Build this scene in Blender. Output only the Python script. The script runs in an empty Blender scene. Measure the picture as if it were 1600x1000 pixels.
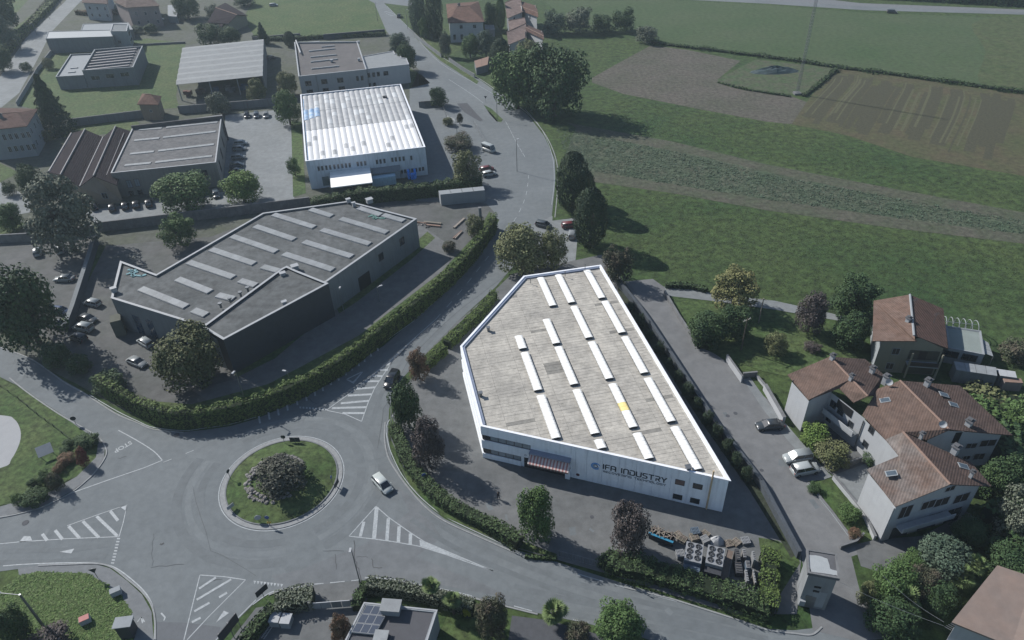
import bpy, math, random
from mathutils import Vector, Matrix
R = math.radians
random.seed(7)
scene = bpy.context.scene
# ------------------------------------------------------------------ camera
H = 88.0
FPX = 1138.12
ROT = Matrix(((0.99928107275276, 0.03791223599437393, 0.0),
              (-0.022643222169603305, 0.5968242902786858, -0.802052399175466),
              (-0.03040759983739407, 0.8014757818519845, 0.5972536722171569)))
ROT = ROT.to_quaternion().to_matrix()
cam_d = bpy.data.cameras.new("camera")
cam = bpy.data.objects.new("camera", cam_d)
scene.collection.objects.link(cam)
cam.matrix_world = Matrix.Translation((0, 0, H)) @ ROT.to_4x4()
cam_d.sensor_width = 36.0
cam_d.lens = FPX / 1600 * 36
cam_d.clip_start = 1.0
cam_d.clip_end = 5000
scene.camera = cam
# ------------------------------------------------------------------ world and sun
SUN_EL, SH_AZ = 38.0, -35.5          # sun elevation; direction in which shadows fall (from +x)
world = bpy.data.worlds.new("World"); scene.world = world
world.use_nodes = True
wn = world.node_tree.nodes; wn.clear()
wo = wn.new("ShaderNodeOutputWorld"); bg = wn.new("ShaderNodeBackground"); sky = wn.new("ShaderNodeTexSky")
sky.sky_type = 'NISHITA'; sky.sun_disc = False
sky.sun_elevation = R(SUN_EL)
to_sun = Vector((-math.cos(R(SH_AZ)), -math.sin(R(SH_AZ)), 0))
sky.sun_rotation = math.atan2(to_sun.x, to_sun.y)
sky.air_density = 1.0; sky.dust_density = 0.6; sky.ozone_density = 1.5
bg.inputs[1].default_value = 0.088
world.node_tree.links.new(sky.outputs[0], bg.inputs[0]); world.node_tree.links.new(bg.outputs[0], wo.inputs[0])
sun_d = bpy.data.lights.new("sun", 'SUN'); sun_d.energy = 4.9; sun_d.angle = R(0.5); sun_d.color = (1.0, 0.955, 0.90)
sun = bpy.data.objects.new("sun", sun_d); scene.collection.objects.link(sun)
sv = Vector((math.cos(R(SUN_EL)) * to_sun.x, math.cos(R(SUN_EL)) * to_sun.y, math.sin(R(SUN_EL))))
sun.rotation_euler = sv.to_track_quat('Z', 'Y').to_euler()
sun.location = sv * 400
vs = scene.view_settings
vs.view_transform = 'Standard'; vs.look = 'None'; vs.exposure = 0.45; vs.gamma = 1.0; vs.use_curve_mapping = False

# ------------------------------------------------------------------ geometry helpers
def P(px, py, z=0.0):
    "photograph pixel -> point of the place at height z"
    d = ROT @ Vector(((px - 800) / FPX, -(py - 500) / FPX, -1))
    t = (z - H) / d.z
    return Vector((d.x * t, d.y * t, z))
def proj(v):
    c = ROT.transposed() @ (Vector(v) - Vector((0, 0, H)))
    return 800 + FPX * c.x / -c.z, 500 - FPX * c.y / -c.z, -c.z
COL = scene.collection
ORG = {}
def tag(o, label, cat, group=None, kind=None):
    if label: o['label'] = label
    if cat: o['category'] = cat
    if group: o['group'] = group
    if kind: o['kind'] = kind
    return o
def thing(name, label, cat, loc, rz=0.0, group=None):
    o = bpy.data.objects.new(name, None); COL.objects.link(o)
    o.empty_display_size = .3
    o.location = loc; o.rotation_euler = (0, 0, rz)
    ORG[o] = Vector(loc)
    return tag(o, label, cat, group)
class MB:
    def __init__(s): s.v = []; s.f = []; s.m = []
    def face(s, pts, mi=0):
        n = len(s.v); s.v += [tuple(p) for p in pts]; s.f.append(tuple(range(n, n + len(pts)))); s.m.append(mi)
        return s
    def prism(s, poly, z0, z1, mi=0, top=None, bottom=True):
        "poly: list of xy; z1 may be a function of the point"
        n = len(s.v); k = len(poly)
        area = sum(poly[i][0] * poly[(i + 1) % k][1] - poly[(i + 1) % k][0] * poly[i][1] for i in range(k))
        if area < 0: poly = list(poly)[::-1]
        f0 = z0 if callable(z0) else (lambda p: z0)
        f1 = z1 if callable(z1) else (lambda p: z1)
        s.v += [(p[0], p[1], f0(p)) for p in poly] + [(p[0], p[1], f1(p)) for p in poly]
        if bottom: s.f.append(tuple(range(n + k - 1, n - 1, -1))); s.m.append(mi)
        s.f.append(tuple(range(n + k, n + 2 * k))); s.m.append(mi if top is None else top)
        for i in range(k):
            j = (i + 1) % k
            s.f.append((n + i, n + j, n + k + j, n + k + i)); s.m.append(mi)
        return s
    def box(s, c, size, rz=0.0, mi=0, taper=1.0, rx=0.0, ry=0.0):
        c = Vector(c); x, y, z = size[0] / 2, size[1] / 2, size[2] / 2
        M = Matrix.Rotation(rz, 3, 'Z') @ Matrix.Rotation(ry, 3, 'Y') @ Matrix.Rotation(rx, 3, 'X')
        n = len(s.v)
        for dz in (-1, 1):
            t = taper if dz > 0 else 1
            for dx, dy in ((-1, -1), (1, -1), (1, 1), (-1, 1)):
                s.v.append(tuple(c + M @ Vector((dx * x * t, dy * y * t, dz * z))))
        for f in ((3, 2, 1, 0), (4, 5, 6, 7), (0, 1, 5, 4), (1, 2, 6, 5), (2, 3, 7, 6), (3, 0, 4, 7)):
            s.f.append(tuple(n + i for i in f)); s.m.append(mi)
        return s
    def tube(s, pts, r, seg=8, mi=0, cap=True):
        pts = [Vector(p) for p in pts]
        rs = r if isinstance(r, (list, tuple)) else [r] * len(pts)
        n = len(s.v)
        for i, p in enumerate(pts):
            d = (pts[min(i + 1, len(pts) - 1)] - pts[max(i - 1, 0)]).normalized()
            a = d.cross(Vector((0, 0, 1)) if abs(d.z) < .9 else Vector((1, 0, 0))).normalized(); b = d.cross(a)
            for k in range(seg):
                t = 2 * math.pi * k / seg
                s.v.append(tuple(p + (a * math.cos(t) + b * math.sin(t)) * rs[i]))
        for i in range(len(pts) - 1):
            for k in range(seg):
                q = (k + 1) % seg
                s.f.append((n + i * seg + k, n + i * seg + q, n + (i + 1) * seg + q, n + (i + 1) * seg + k)); s.m.append(mi)
        if cap:
            s.f.append(tuple(n + k for k in range(seg))[::-1]); s.m.append(mi)
            e = n + (len(pts) - 1) * seg
            s.f.append(tuple(e + k for k in range(seg))); s.m.append(mi)
        return s
    def build(s, name, mats, parent=None, org=None, smooth=False, local=False):
        me = bpy.data.meshes.new(name)
        if parent is not None: o0 = ORG.get(parent, Vector((0, 0, 0)))
        elif org is not None: o0 = Vector(org)
        elif local: o0 = Vector((0, 0, 0))
        else:
            xs = [v[0] for v in s.v]; ys = [v[1] for v in s.v]; zs = [v[2] for v in s.v]
            o0 = Vector(((min(xs) + max(xs)) / 2, (min(ys) + max(ys)) / 2, min(zs)))
        if local: o0 = Vector((0, 0, 0))
        me.from_pydata([(v[0] - o0.x, v[1] - o0.y, v[2] - o0.z) for v in s.v], [], s.f)
        if not isinstance(mats, (list, tuple)): mats = [mats]
        for m in mats: me.materials.append(m)
        if len(mats) > 1:
            for p, mi in zip(me.polygons, s.m): p.material_index = mi
        if smooth:
            for p in me.polygons: p.use_smooth = True
        me.update()
        o = bpy.data.objects.new(name, me); COL.objects.link(o)
        if parent is not None: o.parent = parent
        else: o.location = o0
        ORG[o] = o0
        return o
def struct(name, mb, m, smooth=False):
    o = mb.build(name, m, org=(0, 0, 0), smooth=smooth); o['kind'] = 'structure'; return o
def copy_tree(o, parent=None):
    c = o.copy(); COL.objects.link(c)
    if parent is not None: c.parent = parent
    ORG[c] = ORG.get(o, Vector((0, 0, 0)))
    for ch in list(o.children): copy_tree(ch, c)
    return c
def smoothpts(pts, n=6, closed=False):
    "Catmull-Rom through 2D/3D points"
    out = []; k = len(pts)
    pts = [Vector(p) for p in pts]
    rng = range(k if closed else k - 1)
    for i in rng:
        if closed: p0, p1, p2, p3 = pts[i - 1], pts[i], pts[(i + 1) % k], pts[(i + 2) % k]
        else: p0, p1, p2, p3 = pts[max(i - 1, 0)], pts[i], pts[i + 1], pts[min(i + 2, k - 1)]
        for j in range(n):
            t = j / n
            out.append(.5 * ((2 * p1) + (p2 - p0) * t + (2 * p0 - 5 * p1 + 4 * p2 - p3) * t * t + (3 * p1 - p0 - 3 * p2 + p3) * t ** 3))
    if not closed: out.append(pts[-1])
    return out
def GP(px, z=0.0): return [P(x, y, z) for x, y in px]
SHEETS = []
def nextz(pts=None):
    "4 mm above every earlier sheet that this one may overlap"
    if pts is None: z = max([q[4] for q in SHEETS] + [0]) + .004; bb = (-2000, -2000, 2000, 2000)
    else:
        bb = (min(p.x for p in pts), min(p.y for p in pts), max(p.x for p in pts), max(p.y for p in pts))
        z = max([q[4] for q in SHEETS if q[0] < bb[2] and q[2] > bb[0] and q[1] < bb[3] and q[3] > bb[1]] + [0]) + .004
    SHEETS.append((*bb, z)); return z
def sheet(name, px, m, smooth=0, z=None, closed=True):
    pts = GP(px)
    if smooth: pts = smoothpts(pts, smooth, True)
    z = nextz(pts) if z is None else z
    mb = MB(); mb.prism([(p.x, p.y) for p in pts], -.3, z, bottom=False)
    # keep only the top face (a thin laid sheet)
    top = mb.f[0]; mb2 = MB(); mb2.face([mb.v[i] for i in top])
    mb2.v = [(a, b, z) for a, b, c in mb2.v]
    return struct(name, mb2, m)
def offset_line(pts, w):
    L, Rr = [], []
    for i, p in enumerate(pts):
        d = (pts[min(i + 1, len(pts) - 1)] - pts[max(i - 1, 0)]); d.z = 0; d.normalize()
        nn = Vector((-d.y, d.x, 0)) * w / 2
        L.append(p + nn); Rr.append(p - nn)
    return L, Rr
def ribbon(mb, pts, w, z):
    L, Rr = offset_line(pts, w)
    for i in range(len(pts) - 1):
        mb.face([(Rr[i].x, Rr[i].y, z), (Rr[i + 1].x, Rr[i + 1].y, z), (L[i + 1].x, L[i + 1].y, z), (L[i].x, L[i].y, z)])
def dash(mb, pts, w, z, on, off):
    L = 0; seg = []
    out = []; d = 0; state = True; cur = [pts[0]]
    rem = on
    for i in range(len(pts) - 1):
        a, b = pts[i], pts[i + 1]; l = (b - a).length
        if l < 1e-6: continue
        t = 0
        while l - t > rem:
            t += rem; q = a + (b - a) * (t / l)
            if state: cur.append(q); out.append(cur)
            cur = [q]; state = not state; rem = on if state else off
        rem -= (l - t)
        if state: cur.append(b)
    if state and len(cur) > 1: out.append(cur)
    for s in out: ribbon(mb, s, w, z)
def strip_wall(mb, pts, w, h, z0=0.0, mi=0):
    L, Rr = offset_line(pts, w)
    n = len(mb.v)
    for i in range(len(pts)):
        for q, z in ((Rr[i], z0), (Rr[i], z0 + h), (L[i], z0 + h), (L[i], z0)): mb.v.append((q.x, q.y, z))
    for i in range(len(pts) - 1):
        a = n + 4 * i; b = a + 4
        for j in range(3):
            mb.f.append((a + j, b + j, b + j + 1, a + j + 1)); mb.m.append(mi)
    mb.f.append((n, n + 1, n + 2, n + 3)); mb.m.append(mi)
    e = n + 4 * (len(pts) - 1); mb.f.append((e + 3, e + 2, e + 1, e)); mb.m.append(mi)

# ------------------------------------------------------------------ materials
def lin(c):
    return tuple(((x / 255) / 12.92 if x / 255 <= .04045 else ((x / 255 + .055) / 1.055) ** 2.4) for x in c)
def mat(name, col, rough=.85, var=.2, scale=1.0, bump=0.0, bscale=8.0, col2=None, scale2=.15, mix2=.5, spec=.3, metal=0.0,
        rib=None, randobj=0.0, emit=None, stain=0.0):
    """col: linear albedo. fine noise var + a second colour in large soft patches; rib=(angle, spacing, depth, darkness) ribs"""
    m = bpy.data.materials.new(name); m.use_nodes = True
    nt = m.node_tree; n = nt.nodes; l = nt.links
    b = n['Principled BSDF']; b.inputs['Roughness'].default_value = rough; b.inputs['Metallic'].default_value = metal
    b.inputs['Specular IOR Level'].default_value = spec
    tc = n.new('ShaderNodeTexCoord'); co = tc.outputs['Object']
    def mixc(fac, a, bb, mode='MIX'):
        x = n.new('ShaderNodeMix'); x.data_type = 'RGBA'; x.blend_type = mode
        if isinstance(fac, float): x.inputs[0].default_value = fac
        else: l.new(fac, x.inputs[0])
        for v, s_ in ((a, 6), (bb, 7)):
            if isinstance(v, tuple): x.inputs[s_].default_value = (*v, 1)
            else: l.new(v, x.inputs[s_])
        return x.outputs[2]
    def noise(sc, det=4, dim=None, rg=.6):
        t = n.new('ShaderNodeTexNoise'); t.inputs['Scale'].default_value = sc; t.inputs['Detail'].default_value = det
        t.inputs['Roughness'].default_value = rg
        l.new(co, t.inputs['Vector']); return t.outputs[0]
    def ramp(v, a, bb, lo=0.0, hi=1.0):
        r = n.new('ShaderNodeMapRange'); l.new(v, r.inputs[0])
        r.inputs[1].default_value = a; r.inputs[2].default_value = bb; r.inputs[3].default_value = lo; r.inputs[4].default_value = hi
        return r.outputs[0]
    c = col
    if col2: c = mixc(ramp(noise(scale2, 5), .5 - .18, .5 + .18, 0, mix2 * 2 if mix2 <= .5 else 1.0), col, col2)
    if var > 0:
        f = ramp(noise(scale, 6, rg=.7), .3, .7, 1 - var, 1 + var)
        comb = n.new('ShaderNodeCombineXYZ')
        for i in range(3): l.new(f, comb.inputs[i])
        c = mixc(1.0, c, comb.outputs[0], 'MULTIPLY')
    if stain > 0:
        t = n.new('ShaderNodeMapping'); t.inputs['Scale'].default_value = (1.2, 1.2, .12); l.new(co, t.inputs[0])
        t2 = n.new('ShaderNodeTexNoise'); t2.inputs['Scale'].default_value = 1.5; t2.inputs['Detail'].default_value = 5; l.new(t.outputs[0], t2.inputs[0])
        c = mixc(ramp(t2.outputs[0], .5, .75, 0, stain), c, (.08, .08, .08))
    if randobj > 0:
        oi = n.new('ShaderNodeObjectInfo'); hs = n.new('ShaderNodeHueSaturation')
        l.new(ramp(oi.outputs['Random'], 0, 1, 1 - randobj, 1 + randobj), hs.inputs['Value'])
        mm = n.new('ShaderNodeMath'); mm.operation = 'MULTIPLY'; mm.inputs[1].default_value = 7.31; l.new(oi.outputs['Random'], mm.inputs[0])
        fr = n.new('ShaderNodeMath'); fr.operation = 'FRACT'; l.new(mm.outputs[0], fr.inputs[0])
        l.new(ramp(fr.outputs[0], 0, 1, .5 - randobj * .1, .5 + randobj * .1), hs.inputs['Hue'])
        if isinstance(c, tuple): hs.inputs['Color'].default_value = (*c, 1)
        else: l.new(c, hs.inputs['Color'])
        c = hs.outputs[0]
    hgt = None
    if rib:
        ang, sp, dep, dark = rib
        mp = n.new('ShaderNodeMapping'); mp.vector_type = 'POINT'; mp.inputs['Rotation'].default_value = (0, 0, -ang); l.new(co, mp.inputs[0])
        w = n.new('ShaderNodeTexWave'); w.wave_type = 'BANDS'; w.bands_direction = 'X'; w.inputs['Scale'].default_value = math.pi * 2 / sp / 20 ; w.inputs['Distortion'].default_value = .15
        w.inputs['Detail'].default_value = 1; w.inputs['Detail Scale'].default_value = .5
        l.new(mp.outputs[0], w.inputs[0])
        c = mixc(ramp(w.outputs[1], .0, .35, dark, 0), c, (.02, .02, .02))
        hgt = w.outputs[1]; hd = dep
    if isinstance(c, tuple): b.inputs['Base Color'].default_value = (*c, 1)
    else: l.new(c, b.inputs['Base Color'])
    if bump > 0 or hgt is not None:
        bp = n.new('ShaderNodeBump'); bp.inputs['Strength'].default_value = .8
        if hgt is not None: bp.inputs['Distance'].default_value = hd; l.new(hgt, bp.inputs['Height'])
        else: bp.inputs['Distance'].default_value = bump; l.new(noise(bscale, 5), bp.inputs['Height'])
        l.new(bp.outputs[0], b.inputs['Normal'])
    if emit:
        b.inputs['Emission Color'].default_value = (*emit[0], 1); b.inputs['Emission Strength'].default_value = emit[1]
    return m
HA, HB = R(10.84), R(13.04)
M = {}
M['meadow'] = mat('meadow', (.021, .046, .013), .95, .75, .55, .15, 2.0, (.042, .062, .019), .03, .5)
M['lawn'] = mat('lawn', (.032, .064, .018), .95, .7, 1.0, .08, 4.0, (.060, .080, .03), .1, .5)
M['asphalt'] = mat('asphalt', (.128, .143, .151), .9, .13, .7, 0, 8, (.105, .119, .127), .07, .5)
M['asphalt_old'] = mat('asphalt_old', (.118, .123, .125), .92, .2, .6, 0, 8, (.088, .094, .097), .12, .5)
M['asphalt_dark'] = mat('asphalt_dark', (.060, .064, .072), .9, .15, 1.5)
M['concrete_yard'] = mat('concrete_yard', (.172, .186, .192), .9, .18, .6, 0, 8, (.135, .148, .154), .1, .5)
M['paint'] = mat('road_paint', (.27, .295, .31), .7, .25, 2.5)
M['kerb'] = mat('kerb_stone', (.20, .21, .215), .85, .2, 2.0)
M['pavement'] = mat('pavement', (.128, .138, .146), .9, .15, 1.0)
M['soil'] = mat('field_soil', (.082, .074, .064), 1, .5, .8, .12, 2.0, (.060, .062, .046), .08, .5)
M['strip_soil'] = mat('strip_soil', (.066, .064, .050), 1, .5, .8, .12, 2.0, (.046, .060, .034), .12, .5)
M['mown'] = mat('mown_soil', (.066, .056, .034), 1, .4, .7, .06, 2.0, (.050, .060, .026), .1, .5)
M['weedy'] = mat('weedy_soil', (.036, .060, .032), 1, .7, .6, .15, 2.0, (.060, .066, .046), .15, .5)
M['roof_grey'] = mat('weathered_bitumen_roof', (.095, .098, .105), .9, .28, .5, 0, 8, (.07, .073, .08), .25, .5)
M['white_metal'] = mat('white_metal', (.80, .81, .83), .5, .03, 2, spec=.5)
M['white_wall'] = mat('white_wall', (.74, .77, .80), .7, .04, .8)
M['dark_glass'] = mat('dark_glass', (.018, .022, .028), .15, .2, 1.0, spec=.8)
M['black'] = mat('black', (.012, .013, .015), .6, .1, 1)
M['steel'] = mat('steel', (.16, .17, .18), .45, .15, 2, metal=.6)
M['wood_grey'] = mat('weathered_wood', (.20, .18, .155), .9, .25, 3, randobj=.25)
# ------------------------------------------------------------------ ground and roads
g = MB(); g.face([(-900, -300, 0), (900, -300, 0), (900, 1500, 0), (-900, 1500, 0)])
struct('ground', g, M['meadow'])
# ---- fields on the right
sheet('upper_field', [(848, 0), (820, -60), (1000, -60), (1700, -40), (1720, 24), (1600, 29), (1350, 20), (1200, 8), (1040, 2), (1000, 20), (1010, 55), (1060, 66), (1200, 90), (1310, 100), (1400, 112), (1500, 127), (1600, 138), (1760, 160), (1760, 20), (1600, -60)][:0] or
      [(850, 2), (1040, 0), (1200, 8), (1350, 20), (1600, 29), (1800, 36), (1800, 165), (1600, 138), (1500, 127), (1400, 113), (1310, 101), (1200, 92), (1060, 68), (1025, 62), (990, 48), (960, 45), (900, 40)],
      mat('upper_field_grass', (.036, .064, .024), 1, .35, .6, .1, 2, (.052, .072, .035), .03, .5))
sheet('dry_grass_patch', [(1535, 30), (1800, 36), (1800, 165), (1600, 138), (1530, 128), (1540, 80)], mat('dry_grass', (.058, .070, .032), 1, .45, .5, .15, 1.5, (.040, .060, .022), .15, .5), smooth=4)
sheet('ploughed_field', [(925, 122), (960, 102), (1017, 71), (1075, 78), (1157, 95), (1120, 125), (1200, 147), (1227, 147), (1262, 160), (1237, 194), (1197, 190), (1090, 170), (975, 147), (925, 129)], M['soil'])
sheet('stubble_field', [(1237, 194), (1267, 150), (1310, 107), (1387, 112), (1480, 125), (1550, 135), (1600, 140), (1820, 170), (1820, 310), (1600, 275), (1425, 245), (1325, 212)], M['mown'])
sheet('garden_plot', [(1120, 125), (1180, 93), (1305, 106), (1258, 148), (1200, 146)], mat('garden_grass', (.040, .070, .028), 1, .5, .8, .1, 3, (.066, .066, .045), .3, .5))
sheet('weedy_strip', [(868, 188), (900, 194), (1050, 221), (1200, 257), (1375, 291), (1600, 332), (1820, 375), (1820, 425), (1600, 381), (1400, 357), (1200, 329), (1050, 302), (925, 282), (885, 262), (872, 225)], M['weedy'])
for px in ([(900, 195), (1050, 221), (1200, 258), (1375, 291), (1600, 332), (1820, 375), (1820, 392), (1600, 347), (1450, 322), (1300, 290), (1200, 269), (1100, 245), (1000, 226), (920, 212), (880, 200)],
           [(930, 268), (1050, 288), (1200, 312), (1330, 330), (1450, 348), (1600, 366), (1820, 408), (1820, 425), (1600, 381), (1400, 357), (1200, 329), (1050, 302), (925, 284)]):
    sheet('bare_soil_strip', px, M['strip_soil'])
# darker turning bands in the stubble field
tm = mat('dark_stubble', (.046, .046, .028), 1, .35, 1.5, .05, 2)
fb = GP([(1240, 190), (1600, 270), (1310, 100), (1600, 130)])
tb = MB(); zt = nextz(fb)
tl = mat('pale_stubble', (.072, .074, .042), 1, .3, 1.5, .05, 2)
tp = MB(); zt2 = nextz(fb)
def fieldpt(u, v):      # u along the far edge, v towards the camera
    a = P(1312, 110).lerp(P(1590, 142), u); b = P(1243, 190).lerp(P(1560, 262), u); return a.lerp(b, v)
rs_ = random.Random(21)
for i in range(34):
    u = .02 + i * .029 + rs_.uniform(-.008, .008); dk = rs_.random() < .6; mb = tb if dk else tp
    v0, v1 = rs_.uniform(.05, .22), rs_.uniform(.72, .97)
    ribbon(mb, [fieldpt(u + .006 * math.sin(v * 6 + i * .2) - .03 * max(0, .2 - v) * 5, v) for v in [v0 + (v1 - v0) * k / 8 for k in range(9)]], rs_.uniform(.5, 2.6) if dk else rs_.uniform(.3, .9), (zt if dk else zt2) + .0002 * i)
for i in range(7):
    u = .06 + i * .13 + rs_.uniform(-.02, .02); ribbon(tb, [fieldpt(u - .04 * max(0, .2 - v) * 5, v) for v in [.1 + .8 * k / 8 for k in range(9)]], rs_.uniform(2.5, 5.5), zt + .0001 * i - .001)
struct('mown_swath', tb, tm); struct('dry_swath', tp, tl)
# ---- asphalt: main road, roundabout and its arms, yards
sheet('west_district_ground', [(-260, 60), (60, -60), (560, -60), (600, 40), (640, 90), (700, 140), (780, 250), (790, 320), (700, 420), (560, 530), (400, 610), (300, 650), (200, 645), (120, 600), (0, 540), (-300, 470)],
      mat('gravel_and_weeds', (.080, .084, .078), 1, .3, .6, 0, 4, (.060, .070, .046), .12, .5))
sheet('road_main', [(500, -60), (541, 0), (573, 15), (603, 48), (632, 82), (655, 110), (700, 128), (735, 150), (760, 185), (776, 220), (785, 260), (788, 300), (782, 340), (765, 375), (700, 440), (647, 500), (600, 540), (560, 566), (500, 602), (440, 638), (400, 655), (360, 666), (320, 672), (287, 675), (240, 670), (215, 660), (180, 644), (130, 612), (100, 595), (50, 560), (0, 541), (-200, 485), (-230, 520), (0, 589), (37, 607), (65, 627), (100, 650), (150, 680), (165, 700), (165, 714), (150, 737), (137, 750), (112, 770), (75, 789), (50, 798), (0, 809), (-250, 840), (-260, 915), (0, 893), (60, 885), (150, 880), (175, 886), (200, 905), (225, 927), (241, 955), (245, 1000), (240, 1100), (300, 1200), (330, 1010), (400, 940), (420, 928), (442, 921), (482, 915), (560, 907), (612, 906), (650, 913), (700, 923), (760, 938), (840, 958), (920, 975), (1000, 995), (1100, 1030), (1300, 1100), (1500, 1170), (1600, 1090), (1337, 1000), (1285, 980), (1240, 985), (1200, 983), (1150, 966), (1087, 946), (1052, 935), (975, 912), (905, 890), (870, 878), (815, 862), (800, 858), (750, 836), (695, 811), (675, 796), (650, 774), (630, 749), (612, 715), (606, 680), (608, 640), (614, 607), (667, 550), (712, 505), (775, 448), (820, 395), (850, 365), (862, 340), (865, 310), (868, 285), (867, 250), (850, 212), (825, 180), (800, 161), (750, 125), (687, 88), (650, 52), (635, 40), (600, 5), (560, -60)], M['asphalt'])
ZR = SHEETS[-1][4]
sheet('lay_by', [(640, 140), (655, 110), (700, 126), (740, 150), (770, 180), (800, 215), (815, 250), (810, 300), (790, 345), (740, 335), (690, 330), (650, 318), (640, 240)], M['asphalt'], z=ZR + .004)
sheet('road_side_branch', [(555, 0), (600, 5), (640, 10), (660, -10), (720, -60), (600, -60)], M['asphalt'], z=ZR + .004)
sheet('forecourt', [(815, 362), (862, 338), (905, 340), (900, 400), (895, 440), (840, 420), (800, 400)], M['concrete_yard'])
sheet('factory_yard', [(667, 550), (712, 505), (775, 452), (800, 428), (940, 398), (960, 420), (1000, 477), (1017, 500), (1112, 650), (1190, 750), (1252, 868), (1245, 960), (1150, 960), (1050, 930), (960, 900), (800, 855), (700, 810), (640, 760), (612, 700), (608, 640), (625, 600)], M['asphalt_old'])
sheet('east_street', [(975, 440), (1020, 436), (1040, 450), (1040, 462), (1062, 500), (1090, 541), (1115, 552), (1135, 565), (1160, 590), (1200, 625), (1262, 710), (1290, 752), (1335, 850), (1400, 870), (1480, 850), (1600, 870), (1600, 980), (1340, 1002), (1270, 985), (1252, 868), (1190, 750), (1112, 650), (1017, 500), (997, 472)], mat('worn_street', (.138, .143, .147), .92, .16, .5, 0, 8, (.112, .117, .122), .1, .5))
sheet('path', [(1038, 448), (1048, 446), (1120, 460), (1210, 470), (1300, 490), (1340, 500), (1338, 506), (1210, 484), (1110, 470), (1040, 462)], M['concrete_yard'])
sheet('path', [(1120, 505), (1200, 520), (1300, 540), (1320, 550), (1318, 556), (1200, 530), (1110, 515)], M['concrete_yard'])
# west yards
sheet('west_yard', [(-20, 382), (60, 370), (140, 365), (160, 385), (330, 370), (470, 318), (560, 312), (760, 318), (775, 335), (700, 420), (600, 505), (480, 570), (380, 620), (280, 640), (200, 610), (140, 580), (80, 530), (-20, 500)], mat('west_yard_asphalt', (.088, .090, .092), .95, .25, .4, 0, 8, (.070, .076, .072), .15, .5))
sheet('drive', [(540, 575), (560, 560), (640, 500), (700, 420), (705, 385), (655, 350), (640, 378), (560, 450), (470, 520), (380, 590), (300, 610), (330, 630), (420, 620)], M['asphalt_old'])
sheet('parking_lot', [(352, 180), (452, 170), (458, 240), (460, 312), (340, 330), (150, 350), (130, 330), (350, 300)], M['concrete_yard'])
sheet('lane', [(-120, 240), (0, 120), (40, 60), (120, -15), (165, -60), (190, -60), (128, 0), (80, 50), (60, 90), (30, 145), (0, 170), (-80, 260)], M['concrete_yard'])
sheet('lane', [(-60, 300), (0, 285), (30, 300), (60, 330), (30, 335), (-60, 330)], M['concrete_yard'])
# lawns of the west district
def lawn(px, sm=0, m='lawn', name='lawn'): return sheet(name, px, M[m], smooth=sm)
lawn([(60, 100), (95, 82), (230, 60), (290, 68), (275, 150), (280, 168), (110, 186), (30, 165)])
lawn([(395, 0), (430, -30), (520, -30), (585, 5), (605, 52), (500, 58), (400, 60), (380, 30)])
lawn([(110, 190), (215, 190), (230, 205), (90, 215)])
lawn([(455, 190), (470, 190), (478, 302), (458, 308)])
lawn([(638, 105), (660, 118), (672, 130), (640, 138)])
lawn([(0, 60), (60, 15), (85, -25), (120, -30), (40, 50), (0, 100), (-60, 160), (-60, 110)])
lawn([(-40, 70), (30, -30), (70, -30), (0, 50)])
lawn([(650, 378), (668, 362), (680, 372), (640, 408), (560, 470), (530, 490), (520, 470), (560, 440)])
lawn([(465, 530), (430, 560), (370, 590), (365, 580), (440, 540), (530, 480)], m='lawn')
lawn([(-60, 255), (0, 255), (30, 270), (0, 285), (-60, 290)])
lawn([(-60, 345), (10, 340), (40, 350), (20, 375), (-60, 380)])
lawn([(120, 470), (138, 400), (150, 380), (165, 385), (130, 455), (110, 500), (96, 500)])
# verge by the big hedge
lawn([(140, 590), (215, 652), (260, 668), (330, 668), (420, 640), (560, 550), (650, 480), (720, 415), (770, 355), (765, 330), (745, 365), (690, 425), (560, 525), (420, 600), (300, 632), (215, 625), (160, 580)])
lawn([(863, 345), (870, 250), (852, 208), (820, 170), (850, 172), (900, 200), (880, 250), (905, 340)], m='meadow', name='verge')
lawn([(756, 164), (768, 170), (786, 187), (783, 191), (776, 190), (765, 178)])
lawn([(640, 50), (652, 62), (688, 95), (745, 132), (748, 127), (700, 93), (662, 55)], m='lawn', name='verge')
lawn([(712, 510), (775, 452), (770, 470), (700, 540), (668, 565), (625, 610), (612, 650), (625, 690), (650, 745), (700, 790), (800, 840), (870, 866), (866, 872), (800, 854), (690, 806), (640, 758), (612, 700), (608, 640), (622, 600), (668, 551)])
# east side gardens
lawn([(1040, 465), (1110, 473), (1210, 486), (1330, 508), (1345, 560), (1290, 580), (1240, 590), (1190, 580), (1140, 562), (1118, 548), (1092, 538), (1062, 497)])
lawn([(1262, 752), (1290, 750), (1350, 800), (1370, 840), (1345, 852), (1335, 850), (1300, 800)])
lawn([(1185, 840), (1215, 845), (1245, 862), (1250, 880), (1215, 935), (1200, 940)])
lawn([(1330, 870), (1420, 840), (1520, 800), (1700, 760), (1700, 1100), (1420, 1100), (1400, 1000), (1345, 930)], m='meadow', name='garden_ground')
lawn([(1440, 600), (1600, 560), (1800, 560), (1800, 800), (1520, 860), (1500, 800)], m='meadow', name='garden_ground')
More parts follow.
